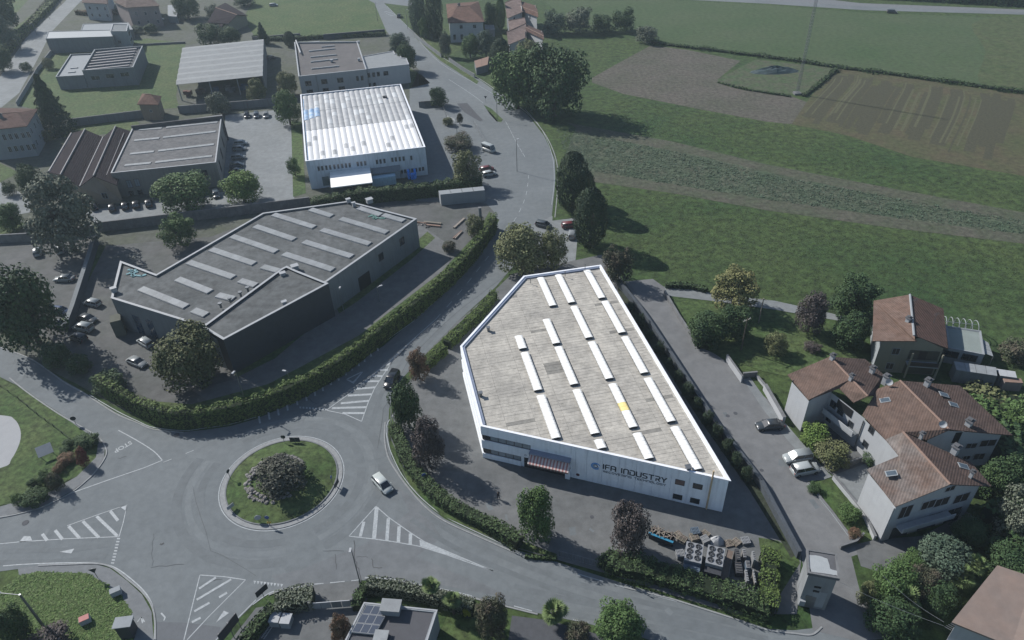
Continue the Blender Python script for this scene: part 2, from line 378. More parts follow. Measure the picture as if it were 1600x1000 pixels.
# grass areas of the south-west
lawn([(-200, 530), (0, 592), (37, 610), (65, 630), (100, 653), (140, 678), (153, 695), (150, 715), (120, 745), (75, 765), (30, 785), (0, 790), (-200, 800)], name='lawn')
sheet('pavement', [(100, 652), (150, 680), (164, 700), (163, 715), (150, 736), (137, 749), (112, 768), (75, 788), (50, 797), (0, 808), (-100, 820), (-100, 800), (0, 792), (75, 770), (120, 745), (150, 715), (153, 697), (140, 680)], M['pavement'])
sheet('white_forecourt', [(-120, 640), (0, 649), (22, 655), (32, 672), (31, 692), (18, 718), (0, 732), (-120, 760)], mat('pale_gravel_pad', (.26, .27, .28), .9, .05, .5), smooth=4)
sheet('pavement', [(28, 888), (60, 884), (150, 882), (172, 888), (198, 907), (222, 929), (237, 956), (240, 1000), (236, 1100), (200, 1100), (210, 990), (205, 955), (190, 932), (160, 910), (137, 897), (57, 894), (30, 900)], M['pavement'])
sheet('verge', [(30, 900), (57, 894), (137, 896), (160, 910), (190, 932), (205, 955), (210, 985), (200, 1100), (-100, 1100), (-40, 980), (10, 925)], mat('long_grass', (.034, .066, .016), 1, .5, 1.2, .2, 3, (.050, .080, .024), .3, .5))
# houses in the south
sheet('courtyard', [(330, 1040), (400, 950), (480, 935), (490, 915), (560, 907), (565, 930), (600, 950), (680, 950), (680, 1100), (330, 1100)], M['asphalt_old'])
lawn([(575, 935), (690, 945), (780, 960), (860, 975), (900, 1100), (640, 1100), (700, 960), (570, 945)])
sheet('south_yard', [(800, 962), (860, 970), (930, 990), (1020, 1030), (1020, 1100), (780, 1100)], M['asphalt_dark'])
# far road
sheet('far_road', [(900, -10), (1040, -2), (1200, 6), (1350, 16), (1600, 23), (1900, 32), (1900, 22), (1600, 17), (1350, 9), (1200, -1), (1040, -10), (900, -18)], M['asphalt'])
sheet('far_pavement', [(1190, 1), (1300, 7), (1345, 10), (1600, 19), (1900, 27), (1900, 22), (1600, 15), (1345, 5), (1300, 0), (1200, -6)], M['pavement'])
# patches, cracks and worn tracks
sheet('dark_asphalt_patch', [(714, 162), (730, 161), (745, 178), (755, 188), (750, 190), (736, 182), (726, 176)], M['asphalt_dark'], z=ZR + .012)
sheet('dark_asphalt_patch', [(245, 972), (290, 973), (345, 980), (335, 1010), (300, 1080), (240, 1080)], mat('new_asphalt', (.098, .106, .116), .9, .1, 1), z=ZR + .012)
sheet('worn_track', [(620, 760), (640, 800), (570, 850), (470, 890), (425, 900), (440, 925), (560, 905), (640, 905), (800, 935), (760, 915), (650, 870), (690, 840), (660, 790)], mat('worn_asphalt', (.128, .138, .146), .92, .14, .7, 0, 8, (.106, .116, .124), .12, .5), z=ZR + .008)
# tyre worn lanes on the roundabout and its arms
M['worn_lane'] = mat('tyre_worn_lane', (.133, .149, .157), .85, .14, .6, 0, 8, (.115, .130, .139), .1, .5); M['dark_lane'] = mat('tyre_darkened_lane', (.112, .126, .134), .85, .14, .6, 0, 8, (.098, .111, .119), .12, .5)
wl, dk_ = MB(), MB(); zw = ZR + .0105
for r0, w_, mb_ in ((12.2, 1.3, dk_), (15.6, 1.5, dk_), (13.9, 1.0, wl)):
    for a0, a1 in ((15, 140), (160, 290), (305, 372)):
        ribbon(mb_, [Vector((-37.24 + (r0 + .25 * math.sin(t * .04)) * math.cos(R(t)), 78.02 + (r0 + .25 * math.sin(t * .04)) * math.sin(R(t)), 0)) for t in range(a0, a1, 5)], w_, zw)
for li, px in enumerate(([(690, 505), (640, 560), (607, 610), (590, 660)], [(797, 350), (752, 400), (700, 460), (650, 512), (590, 565)], [(1150, 985), (1000, 950), (850, 905), (720, 850), (650, 805)], [(1200, 1010), (1050, 975), (900, 950), (800, 925)], [(0, 870), (100, 868), (170, 860)])):
    p_ = smoothpts(GP(px), 6); L_, R_ = offset_line(p_, 1.9); ribbon(dk_, L_, .8, zw + .0003 + li * .0003); ribbon(dk_, R_, .8, zw + .00045 + li * .0003)
rp_ = random.Random(17); zpt = ZR + .013
for i in range(34):
    x, y = rp_.choice(((420, 890), (300, 840), (560, 700), (640, 600), (720, 460), (820, 260), (100, 840), (60, 570), (900, 920), (1000, 960), (1120, 640), (1180, 720), (1240, 800), (760, 790), (900, 830), (700, 640), (480, 640), (200, 720)))
    c_ = P(x + rp_.uniform(-50, 50), y + rp_.uniform(-22, 22)); w_, h_ = rp_.uniform(.3, 1.4), rp_.uniform(.4, 2.6); a_ = rp_.uniform(0, 3.1)
    q_ = [(c_.x + math.cos(a_) * u * w_ - math.sin(a_) * v * h_, c_.y + math.sin(a_) * u * w_ + math.cos(a_) * v * h_, zpt + .00008 * i) for u, v in ((-.5, -.5), (.5, -.45), (.55, .5), (-.5, .5))]
    (dk_ if rp_.random() < .7 else wl).face(q_)
struct('worn_lane', wl, M['worn_lane']); struct('darkened_lane', dk_, M['dark_lane'])
sheet('pavement', [(1160, 592), (1172, 590), (1202, 632), (1290, 735), (1300, 745), (1286, 750), (1232, 690), (1196, 645)], M['concrete_yard'])
sheet('paved_court', [(1252, 668), (1300, 640), (1345, 690), (1374, 735), (1300, 742), (1288, 733)], M['asphalt_old'])
sheet('dark_ground_strip', [(968, 442), (990, 462), (1012, 498), (1058, 568), (1110, 650), (1188, 752), (1248, 864), (1236, 872), (1170, 765), (1090, 652), (1040, 575), (995, 508), (965, 455)], mat('dark_bed', (.030, .034, .026), 1, .5, 1.2, .05, 3, (.024, .036, .018), .5, .5))  # darker strip of ground along the street wall
sheet('driveway', [(1335, 851), (1375, 842), (1440, 838), (1510, 800), (1535, 812), (1470, 850), (1410, 905), (1345, 885)], M['asphalt_old'])
sheet('terrace_paving', [(1304, 742), (1352, 725), (1402, 790), (1372, 842), (1352, 800)], M['concrete_yard'])
# ------------------------------------------------------------------ roundabout island
CX, CY, RR = -37.24, 78.02, 9.45
isl = thing('roundabout_island', 'round grass island with a pale kerb in the middle of the roundabout', 'island', (CX, CY, 0))
def ring(mb, r0, r1, z0, z1, n=72, a0=0, a1=360):
    for i in range(n):
        t, u = R(a0 + (a1 - a0) * i / n), R(a0 + (a1 - a0) * (i + 1) / n)
        c = lambda r, t, z: (CX + r * math.cos(t), CY + r * math.sin(t), z)
        mb.face([c(r0, t, z1), c(r1, t, z1), c(r1, u, z1), c(r0, u, z1)]); mb.face([c(r1, t, z0), c(r1, u, z0), c(r1, u, z1), c(r1, t, z1)])
        mb.face([c(r0, u, z0), c(r0, t, z0), c(r0, t, z1), c(r0, u, z1)])
k = MB(); ring(k, RR - .75, RR - .02, 0, .10); k.build('apron', M['kerb'], isl)
k = MB(); ring(k, RR - .95, RR - .752, 0, .22); k.build('kerb', M['pavement'], isl)
k = MB(); nr = 10
for j in range(nr):
    for i in range(60):
        q = []
        for (jj, ii) in ((j, i), (j + 1, i), (j + 1, i + 1), (j, i + 1)):
            r = (RR - .96) * jj / nr; t = 2 * math.pi * ii / 60
            q.append((CX + r * math.cos(t), CY + r * math.sin(t), .16 + .75 * (1 - (r / (RR - .95)) ** 2)))
        k.face(q if j else q[1:])
k.build('grass_mound', M['lawn'], isl, smooth=True)
k = MB(); ring(k, RR + .12, RR + .24, 0, .302, 72)
ringl = MB(); zp = ZR + .018
for i in range(72):
    t, u = 2 * math.pi * i / 72, 2 * math.pi * (i + 1) / 72
    c = lambda r, t: (CX + r * math.cos(t), CY + r * math.sin(t), zp)
    ringl.face([c(RR + .12, t), c(RR + .26, t), c(RR + .26, u), c(RR + .12, u)])
# ------------------------------------------------------------------ kerbs
def kerb(px, w=.22, h=.12, name='kerb', m='kerb', sm=5):
    mb = MB(); strip_wall(mb, smoothpts(GP(px), sm), w, h); return struct(name, mb, M[m])
kerb([(15, 586 + 5), (37, 609), (65, 629), (100, 652), (150, 681), (165, 700), (165, 714), (150, 737), (137, 750), (112, 770), (75, 789), (50, 798), (0, 809), (-100, 822)], h=.14)
kerb([(60, 884), (110, 882), (150, 881), (175, 887), (200, 906), (225, 928), (240, 955), (243, 1000), (240, 1060)])
kerb([(0, 543), (50, 562), (100, 597), (130, 614), (180, 646), (215, 661), (240, 671), (287, 676)], h=.1)
kerb([(602, 660), (601, 685), (606, 713), (620, 738), (640, 765), (665, 793), (695, 815), (750, 840), (800, 862), (815, 868)], h=.12)
kerb([(867, 340), (870, 310), (871, 285), (869, 250), (853, 212), (827, 180), (802, 161), (752, 125), (689, 88), (652, 52)], h=.1)
kerb([(975, 918), (1020, 929), (1052, 937), (1087, 948), (1150, 968), (1200, 985), (1240, 990), (1268, 992), (1284, 980)], h=.12)
kerb([(420, 930), (442, 922), (482, 916)], h=.1); kerb([(570, 904), (612, 907), (650, 914), (700, 924), (760, 940), (840, 960)], h=.1)
# ------------------------------------------------------------------ painted markings
mk = MB(); mk.v, mk.f, mk.m = ringl.v, ringl.f, ringl.m
def line(px, w=.14, sm=0):
    pts = GP(px)
    if sm: pts = smoothpts(pts, sm)
    ribbon(mk, pts, w, zp)
def poly(px):
    pts = GP(px); mk.face([(p.x, p.y, zp) for p in pts][::-1])
def stripes_between(segA, w, z=None):
    for a, b in segA: ribbon(mk, GP([a, b]), w, zp2)
zp2 = zp + .003
o4 = lambda x0, y0: (lambda *p: [(x0 + p[i] / 4, y0 + p[i + 1] / 4) for i in range(0, len(p), 2)])
n_ = o4(400, 500)
line(n_(1120, 0, 1000, 105, 850, 245, 640, 420, 440, 565), .16); line(n_(1000, 110, 850, 262, 740, 430, 700, 520, 660, 635), .16)
line(n_(440, 565, 560, 590, 660, 635), .16)
for a in ((850, 255, 815, 290), ):
    poly(n_(1000, 108, 850, 250, 815, 285, 835, 285))
for (xa, ya, xb, yb) in ((775, 312, 825, 314), (725, 350, 790, 352), (680, 384, 770, 384), (625, 432, 745, 422), (575, 474, 722, 465), (530, 522, 705, 506), (475, 552, 690, 546), (540, 583, 678, 583)):
    p = n_(xa, ya, xb, yb); ribbon(mk, GP(p), .50, zp2)
for p in (n_(565, 375, 610, 400, 608, 388, 580, 373), n_(610, 400, 670, 325, 660, 328, 604, 388), n_(565, 375, 670, 325, 655, 325, 568, 368)): poly(p)
for x, y in ((755, 150), (712, 185), (672, 218), (636, 245), (592, 272), (556, 302), (510, 335), (462, 362), (412, 400), (363, 430), (310, 462), (252, 488), (192, 522), (135, 552), (78, 578), (18, 602)):
    ribbon(mk, GP(n_(x, y, x + 8, y + 45)), .32, zp2)
for i in range(9):
    x = 272 + i * 20; y = 546 + i * 1.6; poly(n_(x, y - 5, x + 11, y - 3, x + 10, y + 8, x, y + 6))
line(n_(990, 5, 800, 140, 640, 250), .13)
line([(647, 500), (690, 462), (735, 415), (762, 380), (776, 350)], .12, 4)
dash(mk, smoothpts(GP([(680, 500), (720, 455), (760, 405), (790, 365), (812, 330), (823, 300), (826, 270)]), 6), .13, zp, 2.2, 2.6)
e_ = o4(400, 750)
line(e_(750, 165, 582, 352), .15); line(e_(582, 352, 740, 370, 870, 388, 1020, 415, 1180, 465, 1480, 568), .15)
line(e_(750, 165, 830, 235, 965, 330, 1050, 385, 1200, 450, 1480, 568), .15)
poly(e_(1022, 375, 1050, 387, 1190, 450, 1330, 510, 1180, 462, 1025, 412))
for xa, ya, xb, yb, w in ((675, 262, 652, 355, .45), (755, 172, 738, 368, .6), (828, 240, 818, 380, .5), (895, 290, 890, 390, .5), (966, 335, 964, 405, .5)):
    ribbon(mk, GP(e_(xa, ya, xb, yb)), w, zp2)
w_ = o4(0, 750)
line(w_(0, 400, 120, 388, 420, 368, 745, 355), .14); line(w_(420, 287, 600, 222, 795, 155, 770, 270, 745, 355), .14)
poly(w_(120, 390, 150, 352, 190, 352, 203, 382)); poly(w_(750, 168, 795, 155, 788, 195))
for xa, ya, xb, yb in ((690, 195, 738, 255), (605, 228, 735, 352), (518, 258, 618, 360), (430, 290, 498, 365), (345, 315, 392, 373), (265, 338, 296, 380)):
    ribbon(mk, GP(w_(xa, ya, xb, yb)), .42, zp2)
poly(w_(372, 450, 465, 430, 445, 460))
for i in range(9): 
    x = 742 - i * 4.6; y = 368 + i * 19; poly(w_(x - 10, y - 5, x + 10, y - 5, x + 9, y + 4, x - 11, y + 4))
line(w_(20, 538, 150, 528, 350, 520, 560, 518, 660, 530, 740, 560, 850, 645, 920, 720, 958, 800, 968, 880, 965, 1000), .16, 5)
line(w_(1250, 595, 1150, 1000), .14); line(w_(1250, 595, 1400, 605, 1535, 625), .14); line(w_(1535, 625, 1300, 860, 1170, 1000), .14)
for xa, ya, xb, yb in ((1350, 610, 1245, 680), (1445, 622, 1230, 750), (1420, 705, 1370, 735), (1310, 768, 1215, 822), (1255, 862, 1200, 890)):
    ribbon(mk, GP(w_(xa, ya, xb, yb)), .36, zp2)
poly(w_(1350, 892, 1400, 818, 1432, 832)); line(w_(1350, 1000, 1600, 750), .14)
s_ = o4(400, 750)
for i in range(9):
    x = -15 + i * 21; y = 638 + i * 2.5; poly(s_(x, y - 8, x + 17, y - 6, x + 6, y + 14))
line(s_(-20, 780, 80, 710, 170, 682, 320, 660), .14, 4)
dash(mk, GP(s_(330, 655, 500, 640, 650, 625)), .14, zp, 2.0, .9); line(s_(680, 610, 850, 620, 1000, 650, 1200, 690, 1350, 725), .13, 4)
t_ = o4(0, 500)
line(t_(740, 690, 850, 750, 960, 820, 1015, 878), .16, 3); line(t_(1015, 878, 900, 925, 680, 1000, 440, 1085), .18)
dash(mk, GP(t_(1022, 890, 1250, 800)), .14, zp, 1.3, 2.2)
line([(140, 617), (182, 642), (215, 658), (240, 668), (287, 673), (320, 669), (360, 663), (400, 652)], .13, 5)
line([(621, 640), (604, 665), (606, 690), (613, 712), (628, 742), (650, 770), (675, 793), (700, 810), (750, 834), (800, 857)], .13, 5)
dash(mk, smoothpts(GP([(903, 897), (940, 908), (1020, 930), (1087, 948), (1150, 968), (1200, 985)]), 4), .14, zp, 3.5, 1.5)
dash(mk, GP([(803, 947), (842, 958), (920, 973)]), .14, zp, 2.5, 1.5)
line([(701, 124), (726, 140), (742, 151), (755, 161)], .14); dash(mk, smoothpts(GP([(790, 190), (800, 209), (808, 225), (820, 245)]), 4), .13, zp, 3, .6)
line([(820, 170), (845, 200), (862, 240), (866, 280), (862, 320)], .12, 5)
line([(605, 10), (640, 45), (660, 70), (690, 100), (745, 132), (790, 158)], .12, 4)
for i in range(4): ribbon(mk, GP([(600 + i * 3, 19 + i * 2), (609 + i * 3, 17 + i * 2)]), .35, zp2)
line([(215, 972), (221, 964), (226, 972)], .16); line([(221, 964), (223, 974)], .16)
line([(252, 958), (258, 965), (256, 970)], .2)
struct('road_marking', mk, M['paint'])
def text_mesh(s, name, m, size, loc, xdir, ydir, parent=None, depth=.02, sx=1.0, bold=0.0, ndir=None):
    cu = bpy.data.curves.new(name, 'FONT'); cu.body = s; cu.size = size; cu.extrude = depth / 2; cu.offset = bold
    cu.resolution_u = 3
    t = bpy.data.objects.new(name + '_tmp', cu); COL.objects.link(t)
    dg = bpy.context.evaluated_depsgraph_get(); me = bpy.data.meshes.new_from_object(t.evaluated_get(dg))
    bpy.data.objects.remove(t)
    xdir = Vector(xdir).normalized(); ydir = Vector(ydir).normalized(); zdir = xdir.cross(ydir)
    w = max(v.co.x for v in me.vertices) if me.vertices else 1
    o0 = ORG.get(parent, Vector((0, 0, 0))) if parent else Vector(loc)
    for v in me.vertices:
        c = v.co.copy(); v.co = Vector(loc) + xdir * (c.x * sx) + ydir * c.y + zdir * c.z - o0
    me.materials.clear(); me.materials.append(m); me.name = name
    o = bpy.data.objects.new(name, me); COL.objects.link(o)
    if parent: o.parent = parent
    else: o.location = o0
    return o, w
a = P(204, 689); b = P(186, 699)
o, w = text_mesh('STOP', 'road_marking', M['paint'], 1.35, (a.x, a.y, zp + .002), b - a, Vector((0, 0, 1)).cross(b - a), depth=.002, sx=.9, bold=.03)
o['kind'] = 'structure'
# cracks and tar lines
ck = MB(); zc = zp + .006
def crack(px, w=.07):
    pts = []
    pp = GP(px)
    for i in range(len(pp) - 1):
        for j in range(4): pts.append(pp[i].lerp(pp[i + 1], j / 4) + Vector((random.uniform(-.15, .15), random.uniform(-.15, .15), 0)))
    pts.append(pp[-1]); ribbon(ck, pts, w, zc)
crack(e_(615, 375, 620, 480, 640, 560, 655, 640), .12); crack(e_(500, 460, 502, 560)); crack(e_(420, 440, 550, 445)); crack(e_(630, 480, 700, 485)); crack(e_(720, 490, 740, 550, 790, 550), .1)
crack(n_(320, 490, 370, 525, 395, 520), .1); crack(w_(950, 545, 1150, 528), .06); crack(w_(1340, 630, 1390, 620)); crack(w_(960, 340, 955, 430, 950, 540), .04); crack(t_(740, 865, 790, 855), .12); crack(w_(1005, 405, 1025, 395), .3)
crack([(790, 430), (700, 500), (640, 560), (600, 640), (590, 700)], .05); crack([(300, 760), (330, 860), (400, 900)], .04)
struct('road_crack', ck, mat('tar', (.055, .058, .062), .8, .1, 1))
# manhole covers
mh = MB(); 
for x, y, r in ((276, 680, .5), (40, 817, .5), (565, 940, .35), (1137, 650, .35), (1149, 646, .35), (1190, 735, .3), (925, 808, .3)):
    p = P(x, y); mh.prism([(p.x + r * math.cos(t * math.pi / 6), p.y + r * math.sin(t * math.pi / 6)) for t in range(12)], .02, zc + .012)
struct('manhole_covers', mh, M['asphalt_dark'])
# ------------------------------------------------------------------ building helpers
def inset(poly, d):
    k = len(poly); area = sum(poly[i][0] * poly[(i + 1) % k][1] - poly[(i + 1) % k][0] * poly[i][1] for i in range(k))
    if area < 0: poly = poly[::-1]
    out = []
    for i in range(k):
        p0, p1, p2 = Vector(poly[i - 1][:2]), Vector(poly[i][:2]), Vector(poly[(i + 1) % k][:2])
        a = (p1 - p0).normalized(); b = (p2 - p1).normalized()
        n1 = Vector((-a.y, a.x)); n2 = Vector((-b.y, b.x)); m_ = (n1 + n2).normalized()
        out.append(p1 + m_ * (d / max(.3, m_.dot(n1))))
    return out
class Wall:
    def __init__(s, a, b, out=None):
        s.a = Vector((a[0], a[1], 0)); s.b = Vector((b[0], b[1], 0)); s.d = (s.b - s.a).normalized(); s.L = (s.b - s.a).length
        s.n = Vector((s.d.y, -s.d.x, 0))
        if out is not None and s.n.dot(Vector(out)) < 0: s.n = -s.n
        s.rz = math.atan2(s.d.y, s.d.x)
    def at(s, u, z, off=0.0): p = s.a + s.d * u + s.n * off; p.z = z; return p
    def uv(s, px, py):
        r = ROT @ Vector(((px - 800) / FPX, -(py - 500) / FPX, -1)); c = Vector((0, 0, H))
        t = (s.a - c).dot(s.n) / r.dot(s.n); q = c + r * t
        return (q - s.a).dot(s.d), q.z
    def slab(s, mb, u, z, w, h, off, th, mi=0):
        c = s.at(u, z, off + th / 2); mb.box(c, (w, th, h), s.rz, mi)
    def frame(s, mb, u, z, w, h, off=0, th=.07, fw=.1, mi=0):
        s.slab(mb, u - w / 2 - fw / 2 , z, fw, h + 2 * fw, off, th, mi); s.slab(mb, u + w / 2 + fw / 2, z, fw, h + 2 * fw, off, th, mi)
        s.slab(mb, u, z + h / 2 + fw / 2, w, fw, off, th, mi); s.slab(mb, u, z - h / 2 - fw / 2, w, fw, off, th, mi)
M['shutter'] = mat('brown_shutter', (.028, .021, .020), .7, .2, 3)
M['frame_white'] = mat('window_frame', (.30, .31, .33), .6, .05, 2)
M['frame_dark'] = mat('dark_window_frame', (.05, .052, .056), .5, .05, 2)
def window(root, w, u, z, ww, hh, fm='frame_white', gm='dark_glass', shutters=None, label=None, name='window'):
    fr = MB(); w.frame(fr, u, z, ww - .16, hh - .16, 0, .07, .08)
    w.slab(fr, u, z, .05, hh - .16, 0, .05)
    f = fr.build(name, M[fm], root); ORG[f] = ORG[root]
    g_ = MB(); w.slab(g_, u, z, ww - .16, hh - .16, .0, .02); p = g_.build('pane', M[gm], f)
    if shutters:
        for s_ in (-1, 1):
            q = MB(); w.slab(q, u + s_ * (ww / 2 + ww / 4), z, ww / 2, hh, .0, .06); q.build('shutter', M[shutters], root)
    if label: f['label'] = label
    return f
def flat_shell(root, poly, h, wm, rm, cm=None, par=.4, wt=.3, cope=.08, cw=.42, nofloor=True):
    poly = [Vector((p[0], p[1])) for p in poly]
    k = len(poly); area = sum(poly[i][0] * poly[(i + 1) % k][1] - poly[(i + 1) % k][0] * poly[i][1] for i in range(k))
    if area < 0: poly = poly[::-1]
    inn = inset(poly, wt)
    for i in range(k):
        j = (i + 1) % k
        wmb = MB(); wmb.prism([poly[i], poly[j], inn[j], inn[i]], 0, h, bottom=False); wmb.build('wall', wm, root)
    rmb = MB(); rmb.prism(inset(poly, wt + .005), h - par - .25, h - par); r_ = rmb.build('roof', rm, root)
    if cope:
        o_ = inset(poly, -.06); i_ = inset(poly, cw - .06)
        c_ = MB()
        for i in range(k):
            j = (i + 1) % k; c_.prism([o_[i], o_[j], i_[j], i_[i]], h + .003, h + cope)
        c_.build('coping', cm or wm, root)
    return r_
# ------------------------------------------------------------------ IFA INDUSTRY factory
M['panel'] = mat('white_wall_panel', (.74, .78, .82), .65, .05, .7, stain=.20)
M['sheet_roof'] = mat('weathered_fibre_cement', (.385, .368, .328), .95, .26, 1.1, 0, 6, (.26, .25, .228), .16, .5)
M['sheet_dirty'] = mat('dirty_fibre_cement', (.21, .205, .185), .95, .25, 1.5, 0, 6, (.16, .155, .145), .5, .5)
M['skylight'] = mat('skylight_white', (.80, .80, .77), .35, .04, 1.5, spec=.5)
M['skylight_yellow'] = mat('skylight_yellow', (.80, .66, .28), .4, .04, 1.5)
M['coping_white'] = mat('white_coping', (.66, .68, .72), .5, .10, .8, spec=.4)
M['blue_gutter'] = mat('grey_blue_gutter', (.20, .23, .30), .5, .1, 1, metal=.2)
HF = 7.1
fp = [P(x, y, HF) for x, y in ((938, 415), (819, 432), (720.5, 541.5), (752.8, 665.5), (1139, 750))]
NE, NN, WW, SW, SE = fp
fc = sum(fp, Vector()) / 5; fc.z = 0
fac = thing('factory_building', 'white factory with rows of bright skylights and the sign IFA INDUSTRY', 'factory', fc)
poly5 = [Vector((p.x, p.y)) for p in fp]
inn5 = inset(poly5, .30); k5 = poly5
ccw = sum(k5[i].x * k5[(i + 1) % 5].y - k5[(i + 1) % 5].x * k5[i].y for i in range(5)) > 0
if not ccw: poly5 = poly5[::-1]
inn5 = inset(poly5, .30)
for i in range(5):
    j = (i + 1) % 5
    a, b = poly5[i], poly5[j]
    south = (a - Vector((SW.x, SW.y))).length < .1 and (b - Vector((SE.x, SE.y))).length < .1
    off = 0.0 if not south else 0.0
    MB().prism([a, b, inn5[j], inn5[i]], .0, HF - .02, bottom=False).build('wall', M['panel'], fac)
o_, i_ = inset(poly5, -.18), inset(poly5, .20); i2 = inset(poly5, .62)
cp = MB(); gt = MB()
for i in range(5):
    j = (i + 1) % 5
    cp.prism([o_[i], o_[j], i_[j], i_[i]], HF - .02, HF + .10)
    north = poly5[i].y > NN.y - 12 and poly5[j].y > NN.y - 12 or (poly5[i] - Vector((WW.x, WW.y))).length < .1 or (poly5[j] - Vector((WW.x, WW.y))).length < .1
    if north: gt.prism([i_[i], i_[j], i2[j], i2[i]], HF - .30, HF - .05)
cp.build('coping', M['coping_white'], fac); gt.build('gutter', M['blue_gutter'], fac)
# roof sheets: courses laid across the building, each lapping the next
def clip(poly, n, c, keep):
    out = []
    for i in range(len(poly)):
        a, b = poly[i], poly[(i + 1) % len(poly)]
        da, db = (a.dot(n) - c) * keep, (b.dot(n) - c) * keep
        if da >= 0: out.append(a)
        if (da > 0) != (db > 0) and da != db: out.append(a.lerp(b, da / (da - db)))
    return out
dl = Vector((-math.sin(HA), math.cos(HA))); dw = Vector((math.cos(HA), math.sin(HA)))
ib = inset(poly5, .30)
lo = min(p.dot(dl) for p in ib); hi = max(p.dot(dl) for p in ib)
def roof_z(q, base=HF - .34): return base
rnd = random.Random(3)
cl0 = min(p.dot(dw) for p in ib); cl1 = max(p.dot(dw) for p in ib)
cols = [cl0 - 1 + 4.6 * i for i in range(int((cl1 - cl0) / 4.6) + 2)]
sheets = MB(); dirty = MB(); nsh = 0
c = lo
while c < hi:
    w = .74
    for cx_ in cols:
        pl = clip(clip(clip(clip(ib, dl, c, 1), dl, c + w + .03, -1), dw, cx_, 1), dw, cx_ + 4.575, -1)
        if len(pl) < 3: continue
        dz = rnd.uniform(-.008, .008)
        zf = lambda q, c=c, dz=dz: HF - .32 + .018 * (1 - (Vector((q[0], q[1])).dot(dl) - c) / w) + dz
        is_d = (P(865, 573, HF) .xy - Vector((sum(p.x for p in pl) / len(pl), sum(p.y for p in pl) / len(pl)))).length < 1.9
        (dirty if is_d or rnd.random() < .012 else sheets).prism([(p.x, p.y) for p in pl], HF - .5, zf, bottom=False)
    c += w
s_ = sheets.build('roof_sheeting', M['sheet_roof'], fac); s_['kind'] = 'stuff'
s_ = dirty.build('stained_roof_sheeting', M['sheet_dirty'], fac); s_['kind'] = 'stuff'
sky_px = [((844.5, 434), (863.7, 478)), ((872.5, 429.5), (893, 473)), ((917.5, 422.5), (940, 466)), ((854, 499), (869, 537)), ((897, 479), (920, 528)),
          ((945, 471), (972, 520)), ((810, 525), (817, 545)), ((819.5, 551), (841, 610)), ((872.5, 542), (897, 601)), ((924, 534.5), (952.5, 592)),
          ((976, 526.5), (1007, 583)), ((845, 618), (869, 685)), ((901, 609), (930, 678)), ((957, 600), (989.5, 668)), ((1012, 591), (1049, 659)),
          ((935, 687), (940.5, 701)), ((995, 677), (1014.5, 717)), ((1054, 667), (1090, 734))]
for a, b in sky_px:
    A_, B_ = P(*a, HF), P(*b, HF); mid = (A_ + B_) / 2; L = abs((A_ - B_).xy.dot(dl))
    mid.z = 0
    kerbm = MB(); kerbm.box((mid.x, mid.y, HF - .12), (1.30, L, .44), HA); fr = kerbm.build('skylight', M['frame_dark'], fac); ORG[fr] = ORG[fac]
    n = max(2, round(L / .95)); pw = L / n
    for i in range(n):
        c0 = Vector((mid.x, mid.y, 0)) + Vector((dl.x, dl.y, 0)) * (-L / 2 + pw * (i + .5))
        yel = (proj((c0.x, c0.y, HF))[0] - 975) ** 2 + (proj((c0.x, c0.y, HF))[1] - 637) ** 2 < 40
        pm = MB(); prof = [(-.72, .12), (-.45, .19), (-.15, .225), (.15, .225), (.45, .19), (.72, .12)]
        for q in range(5):
            (x0, z0), (x1, z1) = prof[q], prof[q + 1]
            pts = []
            for xx, zz, yy in ((x0, z0, -1), (x1, z1, -1), (x1, z1, 1), (x0, z0, 1)):
                v = c0 + Vector((dw.x, dw.y, 0)) * xx + Vector((dl.x, dl.y, 0)) * yy * (pw / 2 - .02); pts.append((v.x, v.y, HF + zz - .05))
            pm.face(pts)
        for yy in (-1, 1):
            pts = []
            for xx, zz in prof:
                v = c0 + Vector((dw.x, dw.y, 0)) * xx + Vector((dl.x, dl.y, 0)) * yy * (pw / 2 - .02); pts.append((v.x, v.y, HF + zz - .05))
            pm.face(pts if yy < 0 else pts[::-1])
        pp = pm.build('pane', M['skylight_yellow'] if yel else M['skylight'], fr)
        if yel: pp['label'] = 'yellowed pane'
# facade: panels, windows, sign
WS = Wall(SW, SE, (0, -1, 0)); WL = Wall(WW, SW, (-1, 0, 0))
seams = [WS.uv(x, y)[0] for x, y in ((753, 666), (830, 684), (892.5, 697.5), (900, 699.5), (918, 703.5), (942.5, 709.5), (969, 715), (996, 720.5), (1023, 726), (1051, 733), (1079, 739), (1108, 745.5), (1139, 750.5))]
seams[0] = 0; seams[-1] = WS.L
zt_ = HF - .045
ub = seams[2]
for i in range(2, len(seams) - 1):
    m_ = MB(); u0, u1 = seams[i], seams[i + 1]; WS.slab(m_, (u0 + u1) / 2, zt_ / 2 + .1, u1 - u0 - .09, zt_ - .2, .0, .09); m_.build('wall_panel', M['panel'], fac)
bands = []
def band(w, u0, u1, z0, z1, th=.16):
    m_ = MB(); w.slab(m_, (u0 + u1) / 2, (z0 + z1) / 2, u1 - u0, z1 - z0, 0, th); m_.build('wall_panel', M['panel'], fac)
ue = WS.uv(815, 735)[0]
def zat(px, py): return WS.uv(px, py)[1]
r1t, r1b = zat(754, 679), zat(754, 687.5); r2t, r2b = zat(755, 702.5), zat(755.5, 710)
r1t, r1b, r2t, r2b = 5.35, 4.15, 2.35, 1.15
band(WS, -.16, ub, r1t, zt_); band(WS, -.16, ub, r2t, r1b); band(WS, -.16, ue, .1, r2b)
M['ribbon_glass'] = mat('ribbon_glass', (.20, .24, .27), .2, .25, .6, spec=.7)
